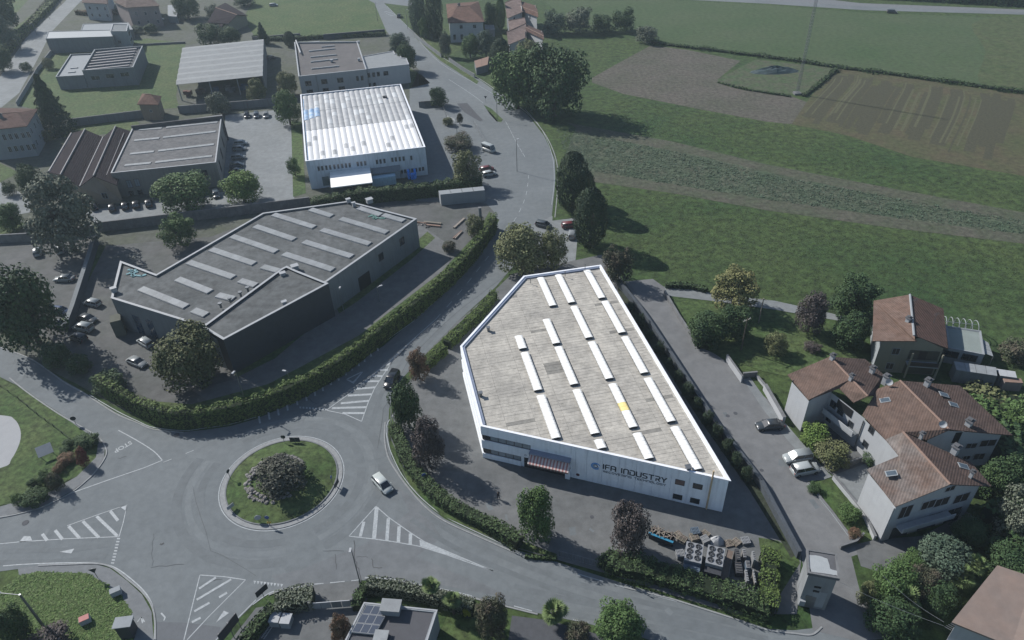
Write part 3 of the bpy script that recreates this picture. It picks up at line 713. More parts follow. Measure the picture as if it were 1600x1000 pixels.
def ribbon_win(w, u0, u1, z0, z1, n, first_dark=0):
    f = MB(); w.slab(f, (u0 + u1) / 2, (z0 + z1) / 2, u1 - u0, z1 - z0 - .01, 0, .03); fo = f.build('ribbon_window', M['frame_dark'], fac); ORG[fo] = ORG[fac]
    d = (u1 - u0) / n
    for i in range(n):
        q = MB(); w.slab(q, u0 + d * (i + .5), (z0 + z1) / 2 + .05, d - .14, z1 - z0 - .38, .032, .03)
        q.build('pane', M['dark_glass'] if i < first_dark else M['ribbon_glass'], fo)
ribbon_win(WS, .0, WS.uv(829, 701)[0], r1b, r1t, 6, 1); ribbon_win(WS, .0, ue, r2b, r2t, 5, 1)
band(WL, 0, WL.L, r1t, HF - .045); band(WL, 0, WL.L, r2t, r1b); band(WL, 0, WL.L, .1, r2b)
ribbon_win(WL, .5, WL.L - .1, r1b, r1t, 12); ribbon_win(WL, .5, WL.L - .1, r2b, r2t, 12)
# entrance with striped awning
u0, u1 = WS.uv(829, 700)[0], WS.uv(893, 713)[0]
m_ = MB(); WS.slab(m_, (ue + u1 - .9) / 2 + .3, 1.35, u1 - ue - 1.3, 2.7, .0, .05); m_.build('entrance_glazing', M['dark_glass'], fac)
m_ = MB(); WS.slab(m_, u1 - .45, 1.7, .75, 3.4, .0, .55); m_.build('door_pier', M['panel'], fac)
m_ = MB(); WS.slab(m_, (u0 + u1) / 2, 4.30, u1 - u0, .22, .0, 1.0); m_.build('canopy_gutter', M['blue_gutter'], fac)
aw = thing('awning', 'pink and white striped awning over the entrance of the white factory', 'awning', WS.at((u0 + u1) / 2, 0, 1.0))
M['aw_pink'] = mat('awning_pink', (.36, .17, .16), .9, .1, 2); M['aw_white'] = mat('awning_cream', (.52, .46, .44), .9, .1, 2)
ns = 25; du = (u1 - u0) / ns; awo = min(3.2, max(1.6, (P(852, 731, 2.95) - WS.a).dot(WS.n)))
for i in range(ns):
    m_ = MB(); a0, a1 = u0 + du * i, u0 + du * (i + 1)
    pts = [WS.at(a0, 4.10, .35), WS.at(a1, 4.10, .35), WS.at(a1, 2.95, awo), WS.at(a0, 2.95, awo)]
    m_.face([pts[3], pts[2], pts[1], pts[0]]); m_.face([p - Vector((0, 0, .05)) for p in pts])
    m_.face([pts[2], pts[3], pts[3] - Vector((0, 0, .28)), pts[2] - Vector((0, 0, .28))][::-1])
    m_.build('stripe', M['aw_pink'] if i % 2 else M['aw_white'], aw)
m_ = MB()
for u in (u0 + .05, u1 - .05): m_.tube([WS.at(u, 4.10, .3), WS.at(u, 2.88, awo)], .05); m_.tube([WS.at(u, 2.4, .2), WS.at(u, 2.88, awo)], .04)
m_.tube([WS.at(u0, 2.88, awo + .04), WS.at(u1, 2.88, awo + .04)], .06); m_.build('frame', M['black'], aw)
# windows of the office corner
M['brown_glass'] = mat('brown_blind', (.15, .10, .09), .6, .1, 2)
for x, y, g_ in ((1062.5, 753, 'brown_glass'), (1090.3, 759.2, 'dark_glass'), (1058.8, 775.5, 'dark_glass'), (1085.8, 781.7, 'dark_glass')):
    u, z = WS.uv(x, y); fr = MB(); WS.frame(fr, u, z, 1.25, .95, .092, .05, .07); f = fr.build('window', M['frame_dark'], fac); ORG[f] = ORG[fac]
    q = MB(); WS.slab(q, u, z, 1.25, .95, .092, .015); q.build('pane', M[g_], f)
    if g_ == 'brown_glass': f['label'] = 'window with a brown blind'
m_ = MB(); u, z = WS.uv(1110, 762); m_.tube([WS.at(u, .2, .22), WS.at(u, HF - .3, .22), WS.at(u, HF + 1.4, .22)], .13, 10); m_.build('flue_pipe', mat('beige_flue', (.42, .33, .22), .6, .15, 2), fac)
# sign
M['sign_dark'] = mat('sign_dark_grey', (.035, .045, .06), .6, .05, 2); M['sign_blue'] = mat('sign_blue', (.10, .30, .62), .5, .05, 2); M['sign_mid'] = mat('sign_mid_grey', (.09, .11, .14), .6, .05, 2)
xa, za = WS.uv(942.5, 731.5); xb, zb = WS.uv(1040.8, 753.3)
sg = thing('company_sign', 'dark letters IFA INDUSTRY RECOVERING TECHNOLOGY with a blue ring logo on the white facade', 'sign', WS.at((xa + xb) / 2, 3.4, .10))
zb0 = (za + zb) / 2 - .02
def arcp(cx, cy, rx, ry, a0, a1, n=6): return [(cx + rx * math.cos(R(a0 + (a1 - a0) * i / n)), cy + ry * math.sin(R(a0 + (a1 - a0) * i / n))) for i in range(n + 1)]
GL = {'I': (.10, [[(.05, 0), (.05, 1)]]),
      'F': (.62, [[(0, 0), (0, .78)] + arcp(.2, .8, .2, .2, 180, 90, 4) + [(.62, 1)], [(0, .48), (.55, .48)]]),
      'A': (.74, [[(0, 0), (0, .75)] + arcp(.25, .75, .25, .25, 180, 90, 4) + arcp(.49, .75, .25, .25, 90, 0, 4) + [(.74, 0)], [(.1, .42), (.74, .42)]]),
      'N': (.74, [[(0, 0), (0, .75)] + arcp(.25, .75, .25, .25, 180, 90, 4) + arcp(.49, .75, .25, .25, 90, 0, 4) + [(.74, 0)]]),
      'D': (.74, [[(0, .62), (0, 0), (.45, 0)] + arcp(.45, .28, .29, .28, -90, 0, 4) + arcp(.45, .72, .29, .28, 0, 90, 4) + [(0, 1)]]),
      'U': (.74, [[(0, 1), (0, .25)] + arcp(.25, .25, .25, .25, 180, 270, 4) + arcp(.49, .25, .25, .25, 270, 360, 4) + [(.74, 1)]]),
      'S': (.68, [[(.68, 1), (.25, 1)] + arcp(.25, .75, .25, .25, 90, 270, 6) + [(.43, .5)] + arcp(.43, .25, .25, .25, 90, -90, 6) + [(0, 0)]]),
      'T': (.74, [[(0, 1), (.74, 1)], [(.37, 1), (.37, 0)]]),
      'R': (.70, [[(0, 1), (.45, 1)] + arcp(.45, .72, .25, .28, 90, -90, 6) + [(.12, .44), (.12, 0)], [(.40, .44), (.70, 0)]]),
      'Y': (.74, [[(0, 1), (.37, .45), (.74, 1)], [(.37, .45), (.37, 0)]]),
      'E': (.62, [[(.62, 1), (0, 1), (0, 0), (.62, 0)], [(0, .5), (.52, .5)]]),
      'C': (.68, [[(.68, 1), (.25, 1)] + arcp(.25, .75, .25, .25, 90, 180, 4) + arcp(.25, .25, .25, .25, 180, 270, 4) + [(.68, 0)]]),
      'O': (.74, [arcp(.37, .5, .37, .5, 0, 360, 14)]),
      'V': (.74, [[(0, 1), (.37, 0), (.74, 1)]]),
      'G': (.70, [[(.70, 1), (.25, 1)] + arcp(.25, .75, .25, .25, 90, 180, 4) + arcp(.25, .25, .25, .25, 180, 270, 4) + [(.70, 0), (.70, .5), (.40, .5)]]),
      'H': (.74, [[(0, 0), (0, 1)], [(.74, 0), (.74, 1)], [(0, .5), (.74, .5)]]),
      'L': (.60, [[(0, 1), (0, 0), (.60, 0)]]), ' ': (.35, [])}
def lettering(txt, w, u0, u1, z0, hgt, th, off, m, name, label):
    sp = .30; tot = sum(GL[c][0] for c in txt) + sp * (len(txt) - 1); sc = (u1 - u0) / tot; mb = MB(); x = 0
    for c in txt:
        gw, strokes = GL[c]
        for st in strokes:
            for p, q in zip(st, st[1:]):
                a = Vector((u0 + (x + p[0]) * sc, z0 + p[1] * hgt)); b = Vector((u0 + (x + q[0]) * sc, z0 + q[1] * hgt)); d = (b - a)
                if d.length < 1e-4: continue
                d.normalize(); n = Vector((-d.y, d.x)) * th / 2; a = a - d * th * .35; b = b + d * th * .35
                fr = [w.at(v.x, v.y, off + .03) for v in (a - n, b - n, b + n, a + n)]; mb.face(fr)
        x += gw + sp
    o = mb.build(name, m, sg); o['label'] = label; return o
lettering('IFA INDUSTRY', WS, xa, xb, zb0, .98, .19, .10, M['sign_dark'], 'sign_lettering', 'large dark letters IFA INDUSTRY')
lettering('RECOVERING TECHNOLOGY', WS, xa, xb, zb0 - .72, .38, .085, .10, M['sign_mid'], 'sign_subtitle', 'small letters RECOVERING TECHNOLOGY')
ul, zl = WS.uv(931, 727.5)
def arc_ring(mb, r0, r1, a0, a1, n=20, off=.10):
    for i in range(n):
        t, v = R(a0 + (a1 - a0) * i / n), R(a0 + (a1 - a0) * (i + 1) / n)
        c = lambda r, t, o: WS.at(ul + r * math.cos(t), zl + r * math.sin(t), o)
        mb.face([c(r0, t, off + .04), c(r1, t, off + .04), c(r1, v, off + .04), c(r0, v, off + .04)])
        mb.face([c(r1, t, off), c(r1, v, off), c(r1, v, off + .04), c(r1, t, off + .04)])
m_ = MB(); arc_ring(m_, .58, .72, 20, 320); arc_ring(m_, .42, .53, 60, 350); m_.build('logo_ring', M['sign_blue'], sg)
m_ = MB(); arc_ring(m_, .24, .33, 0, 360, 24); m_.build('logo_circle', M['sign_mid'], sg)
m_ = MB(); u, z = WS.uv(903, 741); 
for k in range(16):
    t = 2 * math.pi * k / 16; m_.face([WS.at(u, z, .10), WS.at(u + .3 * math.cos(t), z + .3 * math.sin(t), .10), WS.at(u + .3 * math.cos(t + .4), z + .3 * math.sin(t + .4), .10)])
m_.build('round_emblem', mat('dark_red_emblem', (.10, .04, .05), .6), fac)
u, z = WS.uv(821.5, 710); m_ = MB()
for k in range(16):
    t = 2 * math.pi * k / 16; v = t + .393
    c = lambda r, t: WS.at(u + r * math.cos(t), z + r * math.sin(t), .17)
    m_.face([c(.12, t), c(.18, t), c(.18, v), c(.12, v)])
m_.build('round_emblem', M['sign_mid'], fac)
# vents and poles on the roof
for x, y, h_ in ((883, 431, 1.0), (914, 424, 1.7), (829, 442, .9)):
    p = P(x, y, HF); m_ = MB(); m_.tube([(p.x, p.y, HF - .1), (p.x, p.y, HF + h_)], .06); m_.box((p.x, p.y, HF + h_), (.3, .12, .12), .3); m_.build('lightning_rod', M['steel'], fac)
for x, y, s in ((751, 617, .45), (763, 515, .45), (1075, 733, .6)):
    p = P(x, y, HF); m_ = MB(); m_.box((p.x, p.y, HF + .1), (s, s, .8), HA); m_.box((p.x, p.y, HF + .55), (s + .25, s + .25, .1), HA); m_.build('roof_vent', M['steel'], fac)
# ------------------------------------------------------------------ hall with the white vaulted roof
HV = 8.2
vp = [P(x, y, HV) for x, y in ((469.4, 148), (626, 131.6), (664.4, 229.6), (477.4, 252))]
vc = sum(vp, Vector()) / 4; vc.z = 0
vh = thing('warehouse', 'white warehouse with a bright roof of narrow vaults, behind a long dark hedge', 'warehouse', vc)
M['hall_wall'] = mat('pale_blue_wall', (.46, .52, .58), .8, .08, .5, stain=.35)
flat_shell(vh, vp, HV, M['hall_wall'], M['roof_grey'], M['coping_white'], par=.5, cw=.40)
M['vault_a'] = mat('white_vault', (.60, .605, .61), .45, .05, .8, randobj=.06); M['vault_b'] = mat('dull_vault', (.29, .30, .31), .6, .16, .6, 0, 6, (.36, .37, .375), .4, .5, randobj=.10)
M['vault_c'] = mat('clear_vault_pane', (.46, .475, .48), .4, .05, 1); M['vault_blue'] = mat('blue_stain_paint', (.14, .27, .46), .6, .25, .8, 0, 6, (.40, .46, .52), .5, .5)
NW_, NE_, SE_, SW_ = vp
ndv = 19; rr_ = random.Random(5)
def vpt(u, v, z):
    p = NW_.lerp(NE_, u).lerp(SW_.lerp(SE_, u), v); return Vector((p.x, p.y, z))
def vault(u0, u1, v0, v1, m, z0=HV - .28, rise=.20, name='roof_vault', up=0.0):
    mb = MB(); nseg = 7; pr = [(i / nseg, math.sin(math.pi * i / nseg)) for i in range(nseg + 1)]
    for (s0, h0), (s1, h1) in zip(pr, pr[1:]):
        a0 = vpt(u0 + (u1 - u0) * s0, v0, z0 + up + rise * h0); a1 = vpt(u0 + (u1 - u0) * s1, v0, z0 + up + rise * h1)
        b0 = vpt(u0 + (u1 - u0) * s0, v1, z0 + up + rise * h0); b1 = vpt(u0 + (u1 - u0) * s1, v1, z0 + up + rise * h1)
        mb.face([a0, b0, b1, a1])
    for v in (v0, v1): mb.face([vpt(u0 + (u1 - u0) * s0, v, z0 + up + rise * h0) for s0, h0 in pr][::(1 if v == v1 else -1)])
    return mb.build(name, m, vh, smooth=False)
for i in range(ndv):
    u0, u1 = .018 + .964 * i / ndv, .018 + .964 * (i + 1) / ndv - .0015
    bl = i < 1
    vault(u0, u1, .02, .295, M['vault_b']); vault(u0, u1, .300, .585, M['vault_b'], up=.01)
    vault(u0, u1, .590, .985, M['vault_a'], up=.03)
    for v, lo_ in ((.05, .02), (.13, .02), (.22, .05), (.35, .305), (.46, .32), (.52, .32)):
        if rr_.random() < (.62 if i in (2, 4, 8, 11, 12, 14, 15, 17) else .12):
            vault(u0 + .002, u1 - .002, v, v + rr_.uniform(.05, .085), M['vault_c'] if rr_.random() < .6 else M['vault_b'], up=.035, name='roof_patch')
    if rr_.random() < .45:
        v = rr_.uniform(.62, .9); vault(u0 + .002, u1 - .002, v, v + .06, M['vault_b'], up=.05, name='roof_patch')
for q in range(3): vault(.012 + .052 * q, .062 + .052 * q, .27 - .01 * q, .43 - .02 * q, M['vault_blue'], up=.04, rise=.32, name='stained_vault')
vault(.018, .030, .08, .34, M['vault_blue'], up=.05, name='stained_vault'); vault(.018, .026, .46, .98, M['vault_blue'], up=.05, name='stained_vault')
p = P(601, 152, HV); m_ = MB(); m_.box((p.x, p.y, HV + .2), (1.2, .6, .5), .4); m_.box((p.x + .5, p.y - .5, HV + .1), (.6, .5, .5), .9); m_.build('roof_unit', M['asphalt_dark'], vh)
p = P(588, 139, HV); m_ = MB(); m_.tube([(p.x, p.y, HV), (p.x, p.y, HV + 1.0)], .05); m_.build('lightning_rod', M['steel'], vh)
WV = Wall(SW_, SE_, (0, -1, 0))
v5 = lambda x, y: (440 + x / 5, 120 + y / 5)
for x, y in ((290, 717), (318, 714), (350, 710), (380, 707), (413, 703), (443, 700), (474, 696), (503, 693), (532, 690), (595, 681), (623, 679), (653, 675), (745, 665), (773, 661), (803, 657), (865, 648), (893, 645), (923, 642), (953, 639), (1013, 633)):
    u, z = WV.uv(*v5(x, y)); window(vh, WV, u, z, .62, 1.35, 'frame_white')
for x, y in ((938, 742), (966, 738), (994, 734), (1022, 730), (1050, 727), (1080, 722), (1105, 718)):
    u, z = WV.uv(*v5(x, y)); window(vh, WV, u, z, .7, 1.2, 'frame_white')
u, z = WV.uv(*v5(350, 830)); m_ = MB(); WV.slab(m_, u, 1.9, 1.8, 2.6, 0, .05); m_.build('door', mat('grey_green_door', (.13, .17, .18), .7), vh)
# white canopy
a0, za0 = WV.uv(*v5(375, 738)); a1, za1 = WV.uv(*v5(690, 708))
def off_of(px, py, z, w=WV): q = P(px, py, z); return (q - w.a).dot(w.n)
cn = thing('loading_canopy', 'bright white sloping canopy over the loading bay of the vaulted warehouse', 'canopy', WV.at((a0 + a1) / 2, 0, 2))
m_ = MB(); zc0 = (za0 + za1) / 2; zl2 = zc0 - .35; of = min(max(off_of(*v5(550, 846), zl2), 3.0), 9.0)
pts = [WV.at(a0, zc0, .05), WV.at(a1, zc0, .05), WV.at(a1, zl2, of), WV.at(a0, zl2, of)]
q1, q2 = WV.at(a0, zc0 - .09, of * .25), WV.at(a1, zc0 - .09, of * .25)
m_.face([q1, q2, pts[1], pts[0]]); m_.build('upper_sheet', mat('canopy_in_shade', (.66, .68, .68), .6, .1, .5), cn)  # darker copy of the canopy white: building shade painted into the upper sheet
m_ = MB(); m_.face([pts[3], pts[2], q2, q1]); m_.face([p - Vector((0, 0, .12)) for p in (q1, q2, pts[2], pts[3])]); m_.face([pts[2], pts[3], pts[3] - Vector((0, 0, .25)), pts[2] - Vector((0, 0, .25))][::-1]); m_.build('roof_sheet', mat('bright_canopy', (.86, .85, .82), .5, .02, 1), cn)
for f in (.02, .5, .98):
    q = pts[3].lerp(pts[2], f); m_ = MB(); m_.tube([(q.x, q.y, 0), (q.x, q.y, zl2 - .1)], .08); m_.build('post', M['steel'], cn)
a0, z0_ = WV.uv(*v5(700, 720)); a1, z1_ = WV.uv(*v5(925, 697))
cn = thing('loading_canopy', 'grey sloping canopy to the right of the bright white one', 'canopy', WV.at((a0 + a1) / 2, 0, 1))
m_ = MB(); m_.face([WV.at(a0, 3.0, 1.9), WV.at(a1, 3.0, 1.9), WV.at(a1, 4.0, .05), WV.at(a0, 4.0, .05)]); m_.face([WV.at(a0, 3.9, .05), WV.at(a1, 3.9, .05), WV.at(a1, 2.9, 1.9), WV.at(a0, 2.9, 1.9)]); m_.build('roof_sheet', mat('grey_canopy', (.17, .19, .21), .8, .1, 1), cn)
for f in (.03, .97):
    m_ = MB(); q = WV.at(a0 + (a1 - a0) * f, 0, 1.8); m_.tube([(q.x, q.y, 0), (q.x, q.y, 3.0)], .07); m_.build('post', M['steel'], cn)
u, z = WV.uv(*v5(782, 800)); ct = thing('container', 'pale blue container under the grey canopy', 'container', WV.at(u + .4, 0, 2.6), WV.rz)
m_ = MB(); m_.box((0, 0, 1.35), (6.6, 2.2, 2.4)); m_.build('body', mat('pale_blue_steel', (.33, .47, .56), .5, .1, 1), ct, local=True)
for i in range(10): m_ = MB(); m_.box((-3.0 + i * .66, -1.13, 1.35), (.22, .05, 2.2)); m_.build('rib', mat('pale_blue_rib', (.31, .45, .54), .5) if i == 0 else bpy.data.materials['pale_blue_rib'], ct, local=True)
M['blue_tarp'] = mat('blue_plastic', (.04, .25, .75), .4, .15, 2)
for n_i, (x, y, h_) in enumerate(((992, 775, 2.9), (1012, 752, 2.4), (1042, 768, 3.0), (1030, 745, 2.2))):
    u, z = WV.uv(*v5(x, y)); p = WV.at(u, 0, 1.2 + .4 * (n_i % 2))
    bt = thing('plastic_drum_stack', ['leftmost stack of blue plastic drums by the warehouse wall', 'low stack of blue drums second from the left by the warehouse', 'tallest stack of bright blue drums by the warehouse wall', 'smallest stack of blue drums right against the warehouse wall'][n_i], 'drums', p, 0, 'blue drums by the vaulted warehouse')
    for q in range(int(h_ / .9)):
        m_ = MB(); zz = q * .92; m_.tube([(0, 0, zz + .02), (0, 0, zz + .06), (0, 0, zz + .25), (0, 0, zz + .30), (0, 0, zz + .60), (0, 0, zz + .65), (0, 0, zz + .86), (0, 0, zz + .90)], [.30, .34, .34, .36, .36, .34, .34, .28], 12); m_.build('drum', M['blue_tarp'], bt, local=True)
# ------------------------------------------------------------------ other buildings
def rmat(n, c, ang, sp=.5, dep=.05, dark=.35, col2=None, var=.2, s2=.4): return mat(n, c, 1.0, var + .06, .9, 0, 6, col2, s2, .5, spec=.08, rib=(ang, sp, dep, dark))
T = dict(red=(.125, .082, .068), redd=(.105, .072, .064), brown=(.120, .095, .086), dark=(.028, .022, .026), pale=(.20, .155, .14))
M['wall_grey'] = mat('grey_render', (.135, .15, .16), .9, .08, .5, stain=.4)
M['wall_pale'] = mat('pale_render', (.215, .235, .25), .9, .05, .6, stain=.15)
M['wall_house'] = mat('white_render', (.315, .33, .345), .9, .05, .6, stain=.12)
M['wall_pink'] = mat('pink_render', (.21, .18, .175), .9, .06, .6, stain=.2)
M['wall_cream'] = mat('cream_render', (.175, .17, .135), .9, .06, .6, stain=.25)
M['wall_ochre'] = mat('ochre_render', (.20, .165, .125), .9, .06, .6, stain=.2)
M['wall_dark'] = mat('dark_blue_cladding', (.030, .036, .046), .6, .15, .7)
M['dull_coping'] = mat('dull_metal_coping', (.27, .285, .30), .6, .1, 1)
M['dull_skylight'] = mat('dull_skylight', (.190, .205, .215), .6, .16, 1, randobj=.10)
M['concrete_wall'] = mat('concrete_wall', (.13, .135, .14), .95, .25, .8, stain=.4)
M['terracotta_edge'] = mat('terracotta_ridge', (.19, .13, .105), .9, .15, 2)
def roofslab(root, pts, m, th=.16, name='roof', label=None):
    pts = [Vector(p) for p in pts]; n = sum(((pts[(i + 1) % len(pts)] - pts[0]).cross(pts[(i + 2) % len(pts)] - pts[0]) for i in range(len(pts) - 2)), Vector())
    if n.z < 0: pts = pts[::-1]
    mb = MB(); k = len(pts); mb.v = [tuple(p) for p in pts] + [(p.x, p.y, p.z - th) for p in pts]
    mb.f = [tuple(range(k)), tuple(range(2 * k - 1, k - 1, -1))] + [(i, k + i, k + (i + 1) % k, (i + 1) % k) for i in range(k)]; mb.m = [0] * len(mb.f)
    o = mb.build(name, m, root)
    if label: o['label'] = label
    return o
def gable(root, A, B, C, D, ze, zr, wm, rm, rm2=None, hip=0.0, hip2=None, over=.45, r=.5, z0=0.0, ridge=True, walls=True):
    """A,B eave corners at one gable end, C,D at the other (A-D and B-C are the eaves), world xy"""
    A, B, C, D = [Vector((p[0], p[1], ze)) for p in (A, B, C, D)]
    hip2 = hip if hip2 is None else hip2
    R1, R2 = A.lerp(B, r), D.lerp(C, r); R1.z = R2.z = zr
    ax = (R2 - R1); S1, S2 = R1 + ax * hip, R2 - ax * hip2
    roofslab(root, [A, D, S2, S1], rm); roofslab(root, [B, S1, S2, C], rm2 or rm)
    if hip > 0: roofslab(root, [A, S1, B], rm)
    if hip2 > 0: roofslab(root, [D, C, S2], rm2 or rm)
    if ridge:
        mb = MB(); mb.tube([S1 + Vector((0, 0, .03)), S2 + Vector((0, 0, .03))], .14, 6); mb.build('ridge', M['terracotta_edge'], root)
    if walls:
        c = (A + B + C + D) / 4
        a, b, c_, d = inset([A, B, C, D], over) if True else 0
        # keep order
        cor = [min((a, b, c_, d), key=lambda q: (q - p.xy).length) for p in (A, B, C, D)]
        a, b, c_, d = cor
        zg = zr - .2 if hip == 0 else ze - .18
        def pent(p, q, flip, hp, zz):
            m = p.lerp(q, r); pts = [(p.x, p.y, z0), (q.x, q.y, z0), (q.x, q.y, ze - .14), (m.x, m.y, zz), (p.x, p.y, ze - .14)]
            return pts
        mb = MB(); sl = (zr - ze); k1 = 1 - 2 * over / max((A - B).length, 1)
        z1 = ze - .14 + (sl - .06) * (1 if hip == 0 else 0) * k1 + (over * 0); z2 = ze - .14 + (sl - .06) * (1 if hip2 == 0 else 0) * k1
        zw = ze + sl * (2 * over / max((A - B).length, 1)) - .14
        for p, q, zz, h_ in ((a, b, z1 + (zw - ze + .14), hip), (c_, d, z2 + (zw - ze + .14), hip2)):
            w_ = MB(); m = p.lerp(q, r)
            if h_ == 0: w_.face([(p.x, p.y, z0), (q.x, q.y, z0), (q.x, q.y, zw - .05), (m.x, m.y, min(zz, zr - .2)), (p.x, p.y, zw - .05)])
            else: w_.face([(p.x, p.y, z0), (q.x, q.y, z0), (q.x, q.y, zw - .05), (p.x, p.y, zw - .05)])
            w_.build('wall', wm, root)
        for p, q in ((b, c_), (d, a)):
            w_ = MB(); w_.face([(p.x, p.y, z0), (q.x, q.y, z0), (q.x, q.y, zw - .05), (p.x, p.y, zw - .05)]); w_.build('wall', wm, root)
        return a, b, c_, d
def bldg(name, label, cat, pts, group=None):
    c = sum((Vector((p[0], p[1], 0)) for p in pts), Vector()) / len(pts); return thing(name, label, cat, c, 0, group)
def px_windows(root, w, lst, ww, hh, **k):
    for x, y in lst: u, z = w.uv(x, y); window(root, w, u, z, ww, hh, **k)
def chimney(root, px, py, z, s=.8, h=1.3, m='wall_house', cap='roof_grey'):
    p = P(px, py, z); mb = MB(); mb.box((p.x, p.y, z + h / 2 - .5), (s, s * .8, h + .6), .6); c = mb.build('chimney', M[m], root); ORG[c] = ORG[root]
    mb = MB(); mb.box((p.x, p.y, z + h - .15), (s + .3, s * .8 + .3, .12), .6); mb.box((p.x, p.y, z + h + .05), (s * .7, s * .5, .22), .6); mb.build('cap', M[cap], c)
def dish(root, px, py, z, r=.55):
    p = P(px, py, z); mb = MB(); d = Vector((-.5, -.75, .45)).normalized(); a = d.cross(Vector((0, 0, 1))).normalized(); b = d.cross(a)
    rings = [[p + Vector((0, 0, .6)) + d * (.35 * rr * rr * r) + (a * math.cos(t * .5236) + b * math.sin(t * .5236)) * rr * r for t in range(12)] for rr in (.02, .55, 1.0)]
    for i in range(2):
        for k in range(12): mb.face([rings[i][k], rings[i][(k + 1) % 12], rings[i + 1][(k + 1) % 12], rings[i + 1][k]])
    mb.tube([p - Vector((0, 0, .3)), p + Vector((0, 0, .6))], .04); mb.build('satellite_dish', M['wall_house'], root)
def rooflight(root, px, py, z, s=(.9, 1.2), ang=.8, tilt=.28):
    p = P(px, py, z); mb = MB(); mb.box((p.x, p.y, z + .06), (s[0], s[1], .10), ang, ry=tilt); f = mb.build('roof_window', M['wall_pale'], root); ORG[f] = ORG[root]
    mb = MB(); mb.box((p.x, p.y, z + .115), (s[0] - .25, s[1] - .25, .02), ang, ry=tilt); mb.build('pane', mat('roof_glass', (.06, .08, .10), .2) if 'roof_glass' not in bpy.data.materials else bpy.data.materials['roof_glass'], f)
def skylight_bar(root, a, b, z, w=1.1, h=.3, m='dull_skylight'):
    A_, B_ = P(*a, z), P(*b, z); mid = (A_ + B_) / 2; d = B_ - A_; mb = MB(); rz = math.atan2(d.y, d.x)
    mb.box((mid.x, mid.y, z + h / 2 - .15), (d.length, w, h + .1), rz); f = mb.build('skylight', M['dull_coping'], root); ORG[f] = ORG[root]
    n = max(1, round(d.length / 2.2)); L = d.length / n; nn = Vector((-d.y, d.x, 0)).normalized(); dd = d.normalized()
    for i in range(n):
        q = MB(); c0 = A_ + dd * (L * (i + .5)); q.box((c0.x, c0.y, z + h - .04), (L - .03, w - .12, .06), rz); q.build('pane', M[m], f)
# --- dark grey hall, west
HD = 7.5
dp = [P(x, y, HD) for x, y in ((188, 408), (244.5, 429), (411, 333), (545, 314.5), (651, 342), (511, 440), (516.5, 444), (349, 530.5), (173.5, 466))]
dh = bldg('industrial_hall', 'long grey hall with many rows of skylights beside the dark roadside hedge', 'hall', dp)
M['dark_roof'] = mat('stained_grey_roof', (.100, .106, .108), .95, .40, .5, 0, 6, (.066, .072, .074), .12, .5)
main = dp[:5] + [P(511, 440, HD), P(316, 510, HD), dp[8]]
flat_shell(dh, [(p.x, p.y) for p in main], HD, M['wall_grey'], M['dark_roof'], M['dull_coping'], par=.35, cw=.5)
fr_ = [P(x, y, HD + .6) for x, y in ((316, 511), (440, 420), (448, 416), (463, 423), (513, 443), (349, 531))]
flat_shell(dh, [(p.x, p.y) for p in fr_], HD + .6, M['wall_dark'], M['dark_roof'], M['dull_coping'], par=.35, cw=.5)
c6 = lambda x, y: (400 + x / 4, 250 + y / 4)
c5 = lambda x, y: (x / 4, 250 + y / 4)
for a, b in ((c6(340, 310), c6(475, 352)), (c6(640, 300), c6(780, 345)), (c6(795, 345), c6(925, 382)), (c6(110, 342), c6(365, 422)), (c6(530, 368), c6(820, 455)), (c6(-5, 415), c6(240, 498)), (c6(412, 438), c6(712, 527)),
             (c6(300, 512), c6(600, 605)), (c6(-150, 478), c6(128, 574)), (c6(175, 588), c6(482, 688)), (c5(1320, 560), c5(1590, 650)), (c5(1180, 640), c5(1460, 735)), (c5(1110, 745), c5(1315, 825)), (c5(880, 805), c5(1165, 918)),
             (c5(1500, 755), c5(1600, 785)), (c5(1210, 940), c5(1290, 970)), (c5(1360, 845), c5(1460, 870)), (c6(40, 668), c6(140, 695))):
    skylight_bar(dh, a, b, HD - .28, 1.7, .22)
for a in (c5(1380, 915), c5(1440, 882), c5(1505, 845), c5(1550, 815)):
    p = P(*a, HD + .3); mb = MB(); mb.tube([(p.x, p.y, HD), (p.x, p.y, HD + .9)], .22, 8); mb.tube([(p.x, p.y, HD + .9), (p.x, p.y, HD + 1.15)], .42, 8); mb.build('roof_vent', M['steel'], dh)
for a, s in ((c6(245, 680), 1.3), (c6(170, 725), 1.0), (c6(180, 905), .8), (c6(578, 262), .9), (c6(612, 285), .7), (c5(715, 820), 1.0), (c6(710, 262), 1.4)):
    p = P(*a, HD); mb = MB(); mb.box((p.x, p.y, HD + .3), (s, s * .8, 1.0), .5); mb.box((p.x, p.y, HD + .85), (s + .25, s, .1), .5); mb.build('roof_unit', M['dull_coping'], dh)
for a, n_, mm_ in ((c5(850, 700), 'roof_debris', 'teal_tarp'), (c6(760, 340), 'roof_debris', 'green_tarp')):
    if mm_ not in M: M[mm_] = mat(mm_, (.10, .22, .25) if mm_ == 'teal_tarp' else (.09, .19, .17), .7, .4, 2)
    mb = MB(); rn = random.Random(4)
    for q in range(16):
        p = P(a[0] + rn.uniform(-14, 14), a[1] + rn.uniform(-4, 7), HD - .25); mb.box((p.x, p.y, HD - .25), (rn.uniform(.4, 1.2), rn.uniform(.2, .6), .12), rn.uniform(0, 3))
    mb.build(n_, M[mm_], dh)
Wr = Wall(dp[4], P(511, 440, HD), (1, -1, 0))
px_windows(dh, Wr, [c6(912, 508), c6(781, 605)], 1.6, 1.9, fm='frame_dark')
u, z = Wr.uv(*c6(672, 715)); mb = MB(); Wr.slab(mb, u, 1.7, 3.6, 3.4, 0, .05); mb.build('gateway', M['black'], dh)
Wf = Wall(P(513, 443, HD), P(349, 531, HD), (1, -1, 0))
